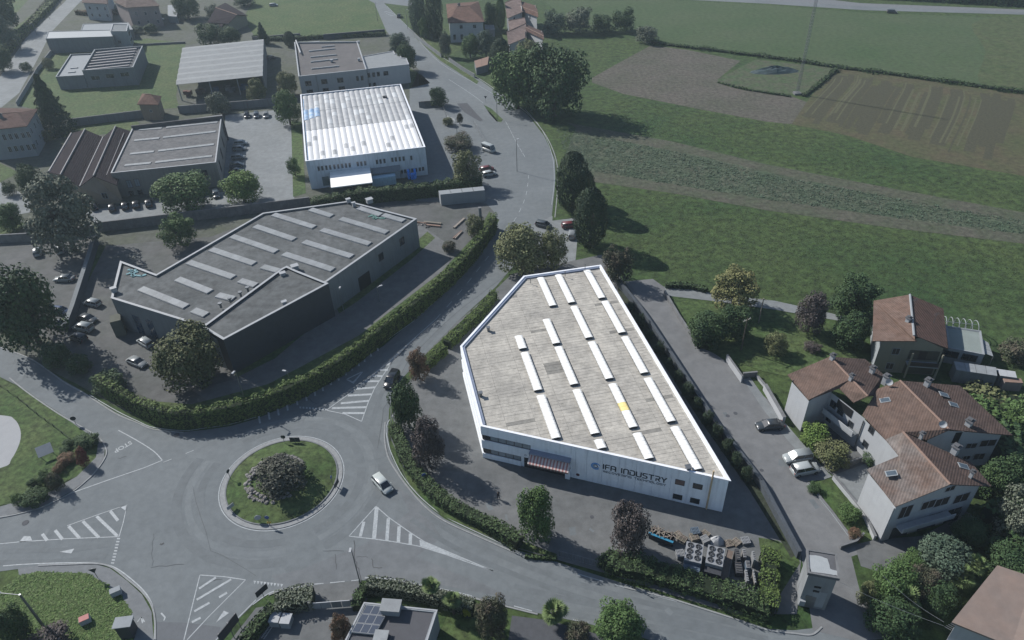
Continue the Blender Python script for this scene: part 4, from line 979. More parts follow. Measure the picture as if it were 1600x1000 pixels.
u, z = Wf.uv(437, 530); mb = MB(); Wf.frame(mb, u, 1.6, 2.4, 3.0, 0, .8, .12); mb.build('door_surround', M['wall_pale'], dh); mb = MB(); Wf.slab(mb, u, 1.6, 2.3, 2.9, 0, .06); mb.build('door', M['black'], dh)
mb = MB(); Wf.slab(mb, u + 2.6, 1.7, 1.5, 3.2, .02, .5); mb.build('door_pier', M['wall_pale'], dh)
mb = MB(); ws2 = Wall(P(349, 531, HD), P(331, 522, HD), (-1, -1, 0)); ws2.slab(mb, 1.6, 3.6, 3.4, 7.2, .01, .25); mb.build('end_pier', M['wall_pale'], dh)
Wl = Wall(dp[8], P(316, 510, HD), (-1, -1, 0))
for px_ in ((214, 500), (236, 510)):
    u, z = Wl.uv(*px_); mb = MB(); Wl.slab(mb, u, 2.4, 1.8, 4.6, .0, .06); mb.build('tall_window', mat('blue_glass', (.03, .05, .08), .2, .1, 1, spec=.8) if 'blue_glass' not in bpy.data.materials else bpy.data.materials['blue_glass'], dh)
p = P(196, 508, 0); mb = MB(); q = P(183, 470, 0); mb.box((P(190, 520, 0).x, P(190, 520, 0).y, 1.9), (2.0, 2.6, 3.8), .4); mb.build('entrance_block', mat('olive_render', (.085, .09, .075), .9, .1, 1), dh)
# --- hall with brown sawtooth roofs and grey sheet roof
HG = 7.0
c1 = lambda x, y: (70 + x / 5.333, 160 + y / 5.333)
gp = [P(*c1(*q), HG) for q in ((735, 205), (1475, 105), (1425, 500), (550, 590))]
gh = bldg('workshop_hall', 'grey workshop with long pale skylight strips on its low sheet roof', 'workshop', gp)
flat_shell(gh, [(p.x, p.y) for p in gp], HG, mat('warm_grey_render', (.185, .185, .175), .9, .08, .5, stain=.35), rmat('grey_sheet_roof', (.150, .150, .152), HB + math.pi / 2, .9, .05, .3, (.115, .117, .12)), M['dull_coping'], par=.3, cw=.35)
for a, b in (((785, 228), (975, 215)), ((1010, 210), (1440, 165)), ((745, 318), (955, 298)), ((985, 293), (1425, 243)), ((710, 430), (910, 410)), ((945, 405), (1410, 350)), ((665, 525), (885, 505)), ((920, 500), (1395, 447))):
    skylight_bar(gh, c1(*a), c1(*b), HG - .25, 1.3, .12)
mb = MB(); a, b = P(*c1(718, 190), HG + 1), P(*c1(1478, 105), HG + 1); w = Wall(a, b); w.slab(mb, w.L / 2, HG / 2 + .4, w.L, HG + .9, -.2, .5); mb.build('rear_parapet', mat('brown_grey_parapet', (.07, .068, .072), .9, .2, 1), gh)
WG = Wall(gp[3], gp[2], (0, -1, 0))
px_windows(gh, WG, [c1(725, 765), c1(800, 755), c1(1335, 590)], 1.3, 1.9, fm='frame_dark'); px_windows(gh, WG, [c1(705, 680), c1(770, 668)], 1.3, 2.2, fm='frame_dark', gm='ribbon_glass')
WG2 = Wall(gp[2], gp[1], (1, 0, 0))
for i in range(4): window(gh, WG2, WG2.L * (.15 + .24 * i), 3.6, 1.6, 3.2, fm='frame_dark')
# sawtooth part
sw_ = bldg('workshop_wing', 'wing of three dark brown pitched roofs with pale ridges beside the grey workshop', 'workshop', [P(*c1(q[0], q[1]), 5) for q in ((190, 250), (600, 200), (570, 680), (60, 570))])
M['brown_sheet'] = rmat('dark_brown_roof', T['dark'], HB, .5, .03, .25, (.023, .020, .023)); M['pale_ridge'] = mat('pale_metal_ridge', (.19, .185, .19), .6, .1, 1)
def sawroof(r0, r1, e0, e1, f0, f1, zr=7.2, ze=5.2, wall=None):
    a, b = P(*c1(*r0), zr), P(*c1(*r1), zr); c, d = P(*c1(*e0), ze), P(*c1(*e1), ze); e, f = P(*c1(*f0), ze), P(*c1(*f1), ze)
    roofslab(sw_, [a, b, d, c], M['brown_sheet']); roofslab(sw_, [a, b, f, e], M['brown_sheet'])
    mb = MB(); mb.tube([a + Vector((0, 0, .08)), b + Vector((0, 0, .08))], .22, 6); mb.build('ridge', M['pale_ridge'], sw_)
    mb = MB(); mb.face([(d.x, d.y, 0), (f.x, f.y, 0), f - Vector((0, 0, .1)), b - Vector((0, 0, .2)), d - Vector((0, 0, .1))]); mb.build('wall', M['wall_ochre'], sw_)
    mb = MB(); mb.face([(c.x, c.y, 0), (e.x, e.y, 0), e - Vector((0, 0, .1)), a - Vector((0, 0, .2)), c - Vector((0, 0, .1))]); mb.build('wall', M['wall_ochre'], sw_)
sawroof((335, 225), (130, 605), (225, 255), (30, 580), (485, 290), (290, 705))
sawroof((590, 200), (405, 615), (485, 290), (290, 705), (735, 245), (600, 690))
mb = MB(); mb.tube([P(*c1(660, 255), 6.2), P(*c1(515, 605), 6.2)], .12, 6); mb.build('gutter', M['pale_ridge'], sw_)
mb = MB(); mb.tube([P(*c1(222, 258), 5.3), P(*c1(35, 578), 5.3)], .3, 6); mb.build('gutter', M['pale_ridge'], sw_)
mb = MB(); mb.tube([P(*c1(485, 290), 5.3), P(*c1(292, 700), 5.3)], .22, 6); mb.build('gutter', M['pale_ridge'], sw_)
d_, f_ = P(*c1(290, 705), 5.2), P(*c1(600, 690), 5.2); WW2 = Wall(d_, f_, (0, -1, 0)); px_windows(sw_, WW2, [c1(500, 778)], 1.5, 1.7, fm='wall_pale')
# --- two-storey grey works with white annex
HO = 7.2
c3 = lambda x, y: (450 + x / 7.62, 50 + y / 7.62)
op = [P(*c3(*q), HO) for q in ((75, 122), (825, 112), (935, 445), (125, 530))]
oh = bldg('office_works', 'pale two storey works with a brown grey flat roof behind the white vaulted warehouse', 'works', op)
M['brown_flat'] = mat('brown_flat_roof', (.105, .100, .100), .95, .12, .5, 0, 6, (.085, .083, .085), .2, .5)
flat_shell(oh, [(p.x, p.y) for p in op], HO, M['wall_pale'], M['brown_flat'], M['dull_coping'], par=.5, cw=.45)
for a, b in (((195, 132), (375, 118)), ((250, 232), (560, 200)), ((270, 303), (578, 273)), ((270, 360), (590, 325)), ((280, 442), (608, 408)), ((400, 180), (555, 165))): skylight_bar(oh, c3(*a), c3(*b), HO - .4, .8, .3)
for q in ((840, 125), (845, 330), (520, 345)): p = P(*c3(*q), HO); mb = MB(); mb.box((p.x, p.y, HO + .1), (.9, .9, .9), .2); mb.build('roof_unit', M['dull_coping'], oh)
p0, p1 = P(*c3(95, 100), HO + .3), P(*c3(150, 250), HO + .3); mb = MB(); mb.tube([p0, p1], .3, 8); mb.build('roof_duct', M['dull_coping'], oh)
WO = Wall(op[3], op[2], (0, -1, 0)); px_windows(oh, WO, [c3(242, 612), c3(432, 590), c3(622, 573)], 2.1, 1.7, fm='frame_dark'); px_windows(oh, WO, [c3(827, 553), c3(882, 547)], .85, 1.7, fm='frame_dark')
px_windows(oh, WO, [c3(262, 712), c3(452, 692), c3(642, 672)], 2.1, 1.5, fm='frame_dark')
mb = MB(); u, z = WO.uv(*c3(340, 560)); mb.tube([WO.at(u, .1, .15), WO.at(u, HO, .15)], .12, 6); mb.build('downpipe', M['steel'], oh)
HN = 6.6
np_ = [P(*c3(*q), HN) for q in ((890, 290), (1255, 225), (1275, 262), (1335, 265), (1350, 305), (1410, 312), (1440, 385), (940, 440))]
nh = bldg('annex', 'white annex with a pale flat roof beside the grey works', 'annex', np_)
flat_shell(nh, [(p.x, p.y) for p in np_], HN, M['wall_house'], mat('pale_flat_roof', (.185, .20, .21), .9, .1, .6), M['dull_coping'], par=.15, cw=.35)
WN = Wall(np_[7], np_[6], (0, -1, 0)); px_windows(nh, WN, [c3(1075, 500), c3(960, 515), c3(1020, 508)], 1.0, 1.6, fm='frame_dark'); px_windows(nh, WN, [c3(1165, 492)], 1.7, 1.5, fm='frame_dark')
px_windows(nh, WN, [c3(970, 630), c3(1030, 622)], 1.0, 1.2, fm='frame_dark')
# --- open shed warehouse
c2 = lambda x, y: (270 + x / 7.143, 50 + y / 7.143)
HC = 6.2
cps = [P(*c2(*q), HC) for q in ((110, 175), (1015, 80), (1005, 490), (35, 588))]
ch = bldg('open_shed', 'large open sided shed with a pale ribbed roof, storing pallets and goods', 'shed', cps)
rz0 = math.atan2((cps[1] - cps[0]).y, (cps[1] - cps[0]).x)
n = 7
for i in range(n):
    a0, a1 = cps[0].lerp(cps[3], i / n), cps[0].lerp(cps[3], (i + 1) / n); b0, b1 = cps[1].lerp(cps[2], i / n), cps[1].lerp(cps[2], (i + 1) / n)
    m0, m1 = a0.lerp(a1, .5), b0.lerp(b1, .5); m0.z = m1.z = HC + .35
    rm_ = M.setdefault('shed_roof', mat('pale_shed_roof', (.205, .22, .225), .8, .08, .8, 0, 6, (.175, .185, .19), .3, .5))
    roofslab(ch, [a0, b0, m1, m0], rm_, .08, 'roof_sheet'); roofslab(ch, [m0, m1, b1, a1], rm_, .08, 'roof_sheet')
for f in (0.01, .37, .69, .99):
    for v in (.03, .97):
        q = cps[3].lerp(cps[2], f).lerp(cps[0].lerp(cps[1], f), 1 - v); mb = MB(); mb.box((q.x, q.y, HC / 2), (.35, .35, HC - .1), rz0); mb.build('column', M['wall_pale'], ch)
w = Wall(cps[0], cps[1]); mb = MB(); w.slab(mb, w.L / 2, HC / 2 - .1, w.L, HC - .2, .0, .2); mb.build('rear_wall', M['wall_grey'], ch)
w = Wall(cps[1], cps[2]); mb = MB(); w.slab(mb, w.L / 2, HC / 2 - .1, w.L, HC - .2, .0, .2); mb.build('side_wall', M['wall_grey'], ch)
rn = random.Random(11)
gm_ = [mat('goods_%s' % n_, c_, .8, .2, 2) for n_, c_ in (('rust', (.10, .05, .04)), ('blue', (.05, .08, .14)), ('grey', (.14, .15, .16)), ('brown', (.08, .06, .05)))]
for i, nm in enumerate(('brick red goods stacked at the left end of the open shed', 'brown goods stacked in the left bay of the open shed', 'blue wrapped goods in the middle bay of the open shed', 'grey goods in the middle bay of the open shed', 'blue crated goods in the right bay of the open shed', 'rust red goods at the right end of the open shed')):
    q = cps[3].lerp(cps[2], .08 + .16 * i).lerp(cps[0].lerp(cps[1], .08 + .16 * i), .12)
    t = thing('goods_stack', nm, 'goods', (q.x, q.y, 0), rz0, 'goods stored in the open shed')
    for k in range(4):
        mb = MB(); mb.box((rn.uniform(-1.2, 1.2), rn.uniform(-1, 1), .6 + .9 * (k // 2)), (1.6, 1.3, 1.2), rn.uniform(-.1, .1)); mb.build('crate', gm_[(0, 3, 1, 2, 1, 0)[i]], t, local=True)
# --- block with ribbed roof
c0 = lambda x, y: (x / 4, y / 4)
HR = 6.6
rp = [P(*c0(*q), HR) for q in ((590, 310), (892, 287), (832, 420), (512, 440))]
rb = bldg('concrete_block', 'grey concrete block with seven pale roof ribs standing on the lawn', 'building', rp)
flat_shell(rb, [(p.x, p.y) for p in rp], HR, M['wall_grey'], M['asphalt_dark'], M['wall_pale'], par=.8, cw=.4)
for i in range(7):
    v = .10 + .80 * i / 6; a = rp[0].lerp(rp[3], v); b = rp[1].lerp(rp[2], v); q0, q1 = a.lerp(b, .06), a.lerp(b, .88); mb = MB(); mid = (q0 + q1) / 2
    mb.box((mid.x, mid.y, HR - .55), ((q1 - q0).length, 1.0, .7), rz0); mb.build('roof_rib', M['pale_ridge'], rb)
WR = Wall(rp[3], rp[2], (0, -1, 0)); px_windows(rb, WR, [c0(597, 487), c0(688, 475), c0(780, 465)], 3.2, 1.6, fm='wall_pale')
lp = [P(*c0(*q), 4.9) for q in ((440, 340), (585, 333), (520, 470), (348, 480))]
lb = bldg('concrete_annex', 'low grey wing with two small rooflights left of the ribbed block', 'building', lp)
flat_shell(lb, [(p.x, p.y) for p in lp], 4.9, M['wall_grey'], M['wall_pale'], M['wall_pale'], par=.4, cw=.4)
for q in ((465, 427), (450, 453)): skylight_bar(lb, c0(q[0] - 22, q[1] + 2), c0(q[0] + 22, q[1] - 2), 4.5, 1.0, .3)
# --- long low building with a bright roof, and a small tower
HL = 6.0
q_ = [P(*c0(*q), HL) for q in ((300, 197), (700, 187), (703, 228), (285, 242))]
ll = bldg('long_shed', 'long low grey building with a bright roof edge behind the lawn', 'building', q_)
flat_shell(ll, [(p.x, p.y) for p in q_], HL, M['wall_grey'], mat('bright_metal_roof', (.27, .29, .30), .6, .05, 1), M['wall_pale'], par=.1, cw=.3)
q2_ = [P(*c0(*q), 4) for q in ((520, 150), (800, 140), (830, 185), (505, 190))]
l2 = bldg('rear_shed', 'flat roofed pale shed behind the long low building', 'building', q2_); flat_shell(l2, [(p.x, p.y) for p in q2_], 4, M['wall_grey'], M['wall_pale'], M['wall_pale'], par=.1, cw=.3)
q3_ = [P(*c0(*q), 7.5) for q in ((705, 150), (800, 152), (792, 195), (690, 195))]
l3 = bldg('white_cube_house', 'small white cube house with balconies at the end of the long shed', 'house', q3_); flat_shell(l3, [(p.x, p.y) for p in q3_], 7.5, M['wall_pale'], M['wall_grey'], M['dull_coping'], par=.2, cw=.3)
w = Wall(q3_[3], q3_[2], (0, -1, 0)); px_windows(l3, w, [c0(747, 262)], 1.2, 1.2, fm='frame_dark'); w = Wall(q3_[2], q3_[1], (1, 0, 0))
for z_ in (2.4, 5.4): window(l3, w, w.L * .5, z_, w.L * .6, 1.6, fm='wall_pale')
# ------------------------------------------------------------------ houses with tiled roofs
def house(name, label, A, B, C, D, ze, zr, wm='wall_house', rc='red', hip=0, hip2=None, over=.6, wins=(), group=None, cat='house', r=.5, z=None):
    z = ze if z is None else z
    pts = [P(*q, ze) for q in (A, B, C, D)]; h = bldg(name, label, cat, pts, group)
    d = pts[3] - pts[0]; ang = math.atan2(d.y, d.x)
    key = rc + '_%d' % round(math.degrees(ang) / 15)
    if key not in M: c_ = T[rc]; M[key] = rmat('roof_tiles_' + rc, c_, ang, .42, .03, .12, tuple(x * .72 for x in c_), .22, .35)
    gable(h, *pts, ze, zr, M[wm], M[key], hip=hip, hip2=hip2, over=over, r=r)
    return h, pts
def row_windows(h, a, b, out, us, zs, ww=1.1, hh=1.4, off=.6, shut=None, gm='dark_glass', fm='frame_white'):
    a = Vector((a.x, a.y)); b = Vector((b.x, b.y)); w = Wall(a, b, out); w.a = w.a - w.n * (off - .02)
    for z in zs:
        for u in us: window(h, w, w.L * u, z, ww, hh, shutters=shut, fm=fm, gm=gm)
    return w
# pink house and neighbours, far top left
h, p = house('pink_house', 'tall pink house with a hipped roof at the top left', (197, 12), (177, 2), (228, -14), (250, 9), 9.2, 11.2, 'wall_pink', 'brown', .25)
p4 = [P(*q, 9.0) for q in ((186, 10), (244, 12), (262, -16), (214, -20))]
h2 = h; row_windows(h, p[0], p[3], (0, -1, 0), (.22, .5, .8), (2.4, 6.2), 1.0, 1.5); row_windows(h, p[3], p[2], (1, 0, 0), (.3, .7), (2.4, 6.2), 1.0, 1.5)
h, p = house('house', 'brown roofed cottage between dark trees at the top', (324, 35), (352, 4), (387, 24), (357, 37), 4.2, 6.2, 'wall_cream', 'dark', 0); row_windows(h, p[0], p[3], (0, -1, 0), (.3, .7), (2,), 1.0, 1.4)
h, p = house('house', 'cottage extension with a lighter roof edge in front of the brown cottage', (325, 33), (340, 20), (362, 27), (346, 42), 3.6, 4.8, 'wall_cream', 'dark', 0)
h, p = house('house', 'white house partly cut off by the top edge left of the pink house', (128, 4), (130, -18), (172, -20), (168, 6), 8, 9.5, 'wall_house', 'brown', .2); row_windows(h, p[0], p[3], (0, -1, 0), (.2, .5, .8), (2.4, 5.6))
# villa on the left edge
zz = 9.6
h, p = house('villa', 'old villa with rows of tall windows at the left edge', (-32, 205), (-14, 168), (59, 170), (42, 197), zz, 11.2, 'wall_pale', 'redd', .28)
w = row_windows(h, p[0], p[3], (0, -1, 0), (.42, .55, .68, .82, .94), (3.0, 6.8), 1.0, 1.9, shut=None, fm='wall_house'); row_windows(h, p[3], p[2], (1, 0, 0), (.25, .55, .8), (3.0, 6.8), 1.0, 1.9)
chimney(h, 3, 185, 10.6, .9, 1.4, 'wall_grey'); chimney(h, 26, 178, 10.3, .6, .5)
# gatehouse turret
h, p = house('gatehouse', 'small ochre gatehouse with a brown pointed roof at the long garden wall', (214, 163), (222, 146), (252, 150), (248, 163.5), 5.6, 7.4, 'wall_ochre', 'red', .35, over=.5, cat='house')
w = row_windows(h, p[0], p[3], (0, -1, 0), (.5,), (3.2,), .9, .8, off=.5)
# top centre villa and row houses
h, p = house('villa', 'white villa with a red hipped roof between tall trees at the top', (700, 36), (697, 6), (748, 2), (757, 34), 8.0, 10.4, 'wall_house', 'red', .3, .35)
row_windows(h, p[0], p[3], (0, -1, 0), (.35, .72), (6.2,), 1.3, 1.5, fm='wall_house'); row_windows(h, p[0], p[3], (0, -1, 0), (.15, .35), (2.2,), 1.1, 2.2); chimney(h, 717, 10, 10, 1.0, 1.2, 'wall_pink')
roofslab(h, [P(703, 32, 7.8), P(729, 16, 9.6), P(728, 8, 9.9), P(698, 24, 8.2)], M['red_%d' % 0] if 'red_0' in M else M['terracotta_edge'])
h, p = house('row_house', 'rear row house with a pinkish roof at the top edge', (792, 29), (789, 10), (812, 1), (818, 18), 8.4, 10.2, 'wall_house', 'pale', 0, r=.95); 
row_windows(h, p[0], p[3], (0, -1, 0), (.5,), (6.6,), 1.6, 1.6)
h, p = house('row_house', 'red roofed row house at the top, right half of the rear pair', (818, 18), (812, 1), (838, 9), (841, 27), 8.2, 9.4, 'wall_house', 'red', 0, r=.1); row_windows(h, p[0], p[3], (0, -1, 0), (.4,), (6.6,), 1.8, 1.6)
h, p = house('row_house', 'front row house with stepped roofs beside the big tree', (794, 70), (792, 56), (822, 42), (823, 58), 7.0, 8.6, 'wall_house', 'pale', 0, r=.95); row_windows(h, p[0], p[3], (0, -1, 0), (.7,), (5.0,), 1.6, 2.0)
h, p = house('row_house', 'front red roofed row house overlooking the field', (822, 48), (822, 38), (848, 49), (850, 62), 7.4, 8.4, 'wall_house', 'redd', 0, r=.1)
h, p = house('row_house', 'middle row house roof between the front and the rear ones', (796, 48), (794, 36), (820, 31), (823, 42), 7.8, 8.8, 'wall_house', 'pale', 0, r=.95)
# ------------------------------------------------------------------ east: white house of three wings
d4 = lambda x, y: (1200 + x / 4.545, 540 + y / 4.545)
e4 = lambda x, y: (1200 + x / 4, 500 + y / 4)
f6 = lambda x, y: (1360 + x / 6.25, 700 + y / 6.25)
ANG = R(54)
M['tile_a'] = rmat('clay_tiles_sunlit', (.122, .085, .070), ANG + math.pi / 2, .36, .03, .12, (.100, .074, .063), .22, .4)
M['tile_b'] = rmat('clay_tiles_shaded', (.078, .056, .049), ANG + math.pi / 2, .36, .03, .12, (.062, .047, .043), .25, .4)  # same clay as the sunlit slopes, shade of the far slopes put into the colour
M['tile_c'] = rmat('clay_tiles_worn', (.118, .086, .072), ANG + math.pi / 2, .36, .03, .14, (.145, .132, .125), .25, .25)
def wallquad(root, a, b, z0, z1, m, z1b=None):
    mb = MB(); mb.face([(a.x, a.y, z0), (b.x, b.y, z0), (b.x, b.y, z1 if z1b is None else z1b), (a.x, a.y, z1)]); return mb.build('wall', M[m], root)
eh = thing('white_house', 'white house of three stepped wings under brown tiled roofs, east of the street', 'house', P(1390, 730, 0))
def V3(q, z, f): return P(*f(*q), z)
# wing 1 (north)
ze, zr = 6.9, 8.9
a_ = V3((140, 205), ze, d4); b_ = V3((288, 385), ze, d4); c_ = V3((505, 300), 7.9, d4); d_ = V3((610, 403), 7.4, d4); r1_ = V3((440, 78), zr, d4); r2_ = V3((708, 358), zr, d4)
rm_ = r1_.lerp(r2_, .40)
roofslab(eh, [a_, b_, c_, r2_.lerp(r1_, .42), r1_], M['tile_a']); roofslab(eh, [c_ + Vector((0, 0, .004)), d_, r2_, r2_.lerp(r1_, .42) + Vector((0, 0, .004))], M['tile_a'])
g1_ = V3((690, 95), 7.2, d4); g2_ = V3((822, 205), 7.0, d4); g3_ = V3((775, 350), 7.4, d4)
roofslab(eh, [r1_, r2_, g3_, g2_, g1_], M['tile_b'])
mb = MB(); mb.tube([r1_, r2_], .16, 6); mb.build('ridge', M['terracotta_edge'], eh)
wa, wb = P(1236.5, 600, 6.3), P(1263, 630, 6.3); cb = P(1299, 613, 6.6)
wallquad(eh, wa, wb, 0, 6.75, 'wall_house'); wallquad(eh, wb, cb, 0, 6.75, 'wall_house', 7.7)
wr = wa.lerp(wb, 0) + (P(1296, 560, 6.5) - P(1236.5, 600, 6.3)) ; wr.z = 6; wallquad(eh, Vector((wr.x, wr.y)), Vector((wa.x, wa.y)), 0, 7.0, 'wall_house')
# recessed front of wing 1 / court wall
ca = Vector((cb.x, cb.y)); cd = P(*d4(690, 520), 6.6); ce = P(*d4(935, 790), 6.0)
mb = MB()
wallquad(eh, ca, Vector((cd.x, cd.y)), 0, 6.6, 'wall_house'); wallquad(eh, Vector((cd.x, cd.y)), Vector((ce.x, ce.y)), 0, 6.4, 'wall_house')
WE = Wall(ca, Vector((cd.x, cd.y)), (-1, -1, 0))
for q, ww, hh in (((452, 408), 1.2, 1.4), ((515, 470), 1.2, 1.2), ((582, 570), 1.0, 2.0), ((430, 515), 1.0, 1.4)):
    u, z = WE.uv(*d4(*q)); window(eh, WE, max(1, min(u, WE.L - 1)), max(1.3, z), ww, hh, fm='frame_dark')
mb = MB(); WE.slab(mb, WE.L * .45, 5.6, WE.L * .45, 1.6, .01, .06); mb.build('loggia_opening', M['black'], eh)
mb = MB(); WE.slab(mb, WE.L * .5, 3.0, WE.L * .9, .2, .02, 1.3); WE.slab(mb, WE.L * .5, 3.6, WE.L * .9, .9, 1.25, .12); mb.build('balcony', M['wall_house'], eh)
mb = MB(); WE.slab(mb, WE.L * .5, 3.12, WE.L * .88, .03, .05, 1.15); mb.build('balcony_floor', M['wall_grey'], eh)
WE2 = Wall(Vector((cd.x, cd.y)), Vector((ce.x, ce.y)), (-1, -1, 0))
for q, ww, hh in (((735, 600), 1.1, 1.3), ((692, 700), 1.1, 1.2)):
    u, z = WE2.uv(*d4(*q)); window(eh, WE2, max(.8, min(u, WE2.L - .8)), max(1.3, z), ww, hh, fm='frame_dark')
mb = MB(); mb.tube([Vector((cd.x, cd.y, .1)) + WE2.n * .15, Vector((cd.x, cd.y, 6.2)) + WE2.n * .15], .1, 6); mb.build('downpipe', M['steel'], eh)
# wing 2 (middle)
ze, zr = 7.0, 9.0
r1_ = V3((825, 378), zr, e4); r2_ = V3((1135, 685), zr, e4); w1 = V3((685, 430), 8.0, e4); w2 = V3((590, 592), ze, e4); w3 = V3((735, 745), ze, e4); w4 = V3((850, 700), 7.9, e4); w5 = V3((990, 750), ze + .4, e4)
roofslab(eh, [r1_, w1, w2, w3, w4, w5, r2_], M['tile_a'])
e1_ = V3((1200, 410), ze, e4); e2_ = V3((1530, 720), ze, e4)
roofslab(eh, [r1_, r2_, e2_, e1_], M['tile_b']); mb = MB(); mb.tube([r1_, r2_], .16, 6); mb.build('ridge', M['terracotta_edge'], eh)
g0 = V3((1000, 745), 7.0, e4); g1 = V3((1455, 725), 6.4, e4)
mbw = MB(); A0 = Vector((g0.x, g0.y)); B0 = Vector((g1.x, g1.y)); rr = Vector((r2_.x, r2_.y)); t = max(.1, min(.9, (rr - A0).dot((B0 - A0).normalized()) / (B0 - A0).length)); mm = A0.lerp(B0, t)
mbw.face([(A0.x, A0.y, 0), (B0.x, B0.y, 0), (B0.x, B0.y, 6.8), (mm.x, mm.y, 8.5), (A0.x, A0.y, 7.0)]); mbw.build('wall', M['wall_house'], eh)
B1 = Vector((e1_.x, e1_.y)).lerp(Vector((r1_.x, r1_.y)), .08); wallquad(eh, B0, B1, 0, 6.8, 'wall_house'); A1 = Vector((w1.x, w1.y)); wallquad(eh, B1, A1, 0, 6.8, 'wall_house')
W2 = Wall(A0, B0, (0, -1, 0))
for q, ww, hh in (((1375, 768), 2.6, 1.5), ((1270, 785), 1.8, 1.2), ((1318, 852), 1.8, 1.4), ((1240, 860), 1.2, 1.0)):
    u, z = W2.uv(*e4(*q)); window(eh, W2, min(u, W2.L - 1.4), max(1.4, z), ww, hh, fm='frame_white', gm='shutter')
u, z = W2.uv(*e4(1180, 735)); mb = MB(); W2.slab(mb, u, z, 1.0, 2.2, 0, .05); mb.build('opening', M['black'], eh)
# wing 3 (south)
ze, zr = 7.6, 9.4
r1_ = V3((845, 700), zr, e4); r2_ = P(*f6(780, 355), zr); a1 = P(1405, 712, 8.1); a2 = P(1355, 733, ze); a3 = P(*f6(248, 573), ze)
roofslab(eh, [r1_, V3((735, 745), 7.7, e4), a1, a2, a3, r2_], M['tile_c'])
b1 = P(*e4(1270, 890), ze); b2 = P(*f6(1185, 372), ze); b0 = P(*e4(885, 735), zr - .3)
roofslab(eh, [r1_, r2_, b2, b1], M['tile_b']); mb = MB(); mb.tube([r1_, r2_], .16, 6); mb.build('ridge', M['terracotta_edge'], eh)
s0 = P(1400, 793, ze - .2); s1 = P(*f6(1062, 378), ze - .9); A0, B0 = Vector((s0.x, s0.y)), Vector((s1.x, s1.y)); rr = Vector((r2_.x, r2_.y)); t = (rr - A0).dot((B0 - A0).normalized()) / (B0 - A0).length; mm = A0.lerp(B0, t)
mbw = MB(); mbw.face([(A0.x, A0.y, 0), (B0.x, B0.y, 0), (B0.x, B0.y, ze - .2), (mm.x, mm.y, zr - .3), (A0.x, A0.y, ze - .1)]); mbw.build('wall', M['wall_house'], eh)
C0 = P(1357, 740, ze - .2); C0 = Vector((C0.x, C0.y)); wallquad(eh, A0, C0, 0, ze - .15, 'wall_house'); D0 = B0 + (Vector((b1.x, b1.y)) - Vector((b2.x, b2.y))); wallquad(eh, B0, D0, 0, ze - .2, 'wall_house'); wallquad(eh, C0, D0, 0, 7, 'wall_house')
W3 = Wall(A0, B0, (0, -1, 0))
def pw(q, ww, hh, **k):
    u, z = W3.uv(*f6(*q)); window(eh, W3, u, z, ww * 1.3, hh * 1.2, **k)
for q, ww, hh in (((340, 622), 1.6, 2.2), ((565, 552), 1.8, 1.5), ((695, 525), 1.9, 1.5), ((888, 487), 2.0, 1.6), ((620, 672), 1.9, 1.6), ((808, 628), 2.0, 1.7), ((780, 395), 1.3, .9)):
    pw(q, ww, hh, fm='frame_white', gm='shutter')
u0_, z_ = W3.uv(*f6(230, 790)); u1_, _z = W3.uv(*f6(700, 710))
mb = MB(); W3.slab(mb, (u0_ + u1_) / 2, 2.95, u1_ - u0_, .2, .02, 1.3); mb.build('balcony_floor', M['wall_house'], eh)
mb = MB(); W3.slab(mb, (u0_ + u1_) / 2, 3.45, u1_ - u0_, .8, 1.25, .1); mb.build('balcony', M['wall_house'], eh)
for q, ww in (((260, 870), 3.0), ((520, 820), 3.0), ((760, 745), 2.4)):
    u, z = W3.uv(*f6(*q)); mb = MB(); W3.slab(mb, u, 1.25, ww, 2.4, .0, .05); mb.build('garage_door', mat('garage_door_grey', (.05, .055, .06), .7, .2, 3) if 'garage_door_grey' not in bpy.data.materials else bpy.data.materials['garage_door_grey'], eh)
mb = MB(); w = Wall(A0, C0, (-1, 0, 0)); w.slab(mb, .35, ze / 2 - .2, .5, ze - .5, 0, .15); mb.build('corner_pier', M['wall_house'], eh)
# chimneys, rooflights, dishes
for q, z, s in ((d4(455, 95), 8.9, .7), (d4(587, 240), 8.9, .6), (d4(738, 185), 7.8, .8), (e4(735, 375), 8.4, .9), (e4(995, 400), 8.6, .9), (e4(1252, 655), 8.3, 1.0), (e4(1168, 818), 8.5, 1.0), (e4(1268, 975), 8.5, .5), (e4(955, 735), 8.6, .5)): chimney(eh, *q, z, s, 1.1)
for q, z in ((e4(752, 405), 8.6), (e4(1086, 668), 9.0)): dish(eh, *q, z)
for q, z, tl in ((e4(730, 502), 7.9, -.3), (e4(890, 680), 7.8, -.3), (e4(770, 960), 8.3, -.3), (e4(1100, 468), 8.2, .3), (e4(1095, 615), 8.3, .3), (e4(1222, 915), 8.1, .3), (e4(1160, 530), 8, .3)): rooflight(eh, *q, z, (1.5, 1.0), ANG - math.pi / 2 + .5, tl)
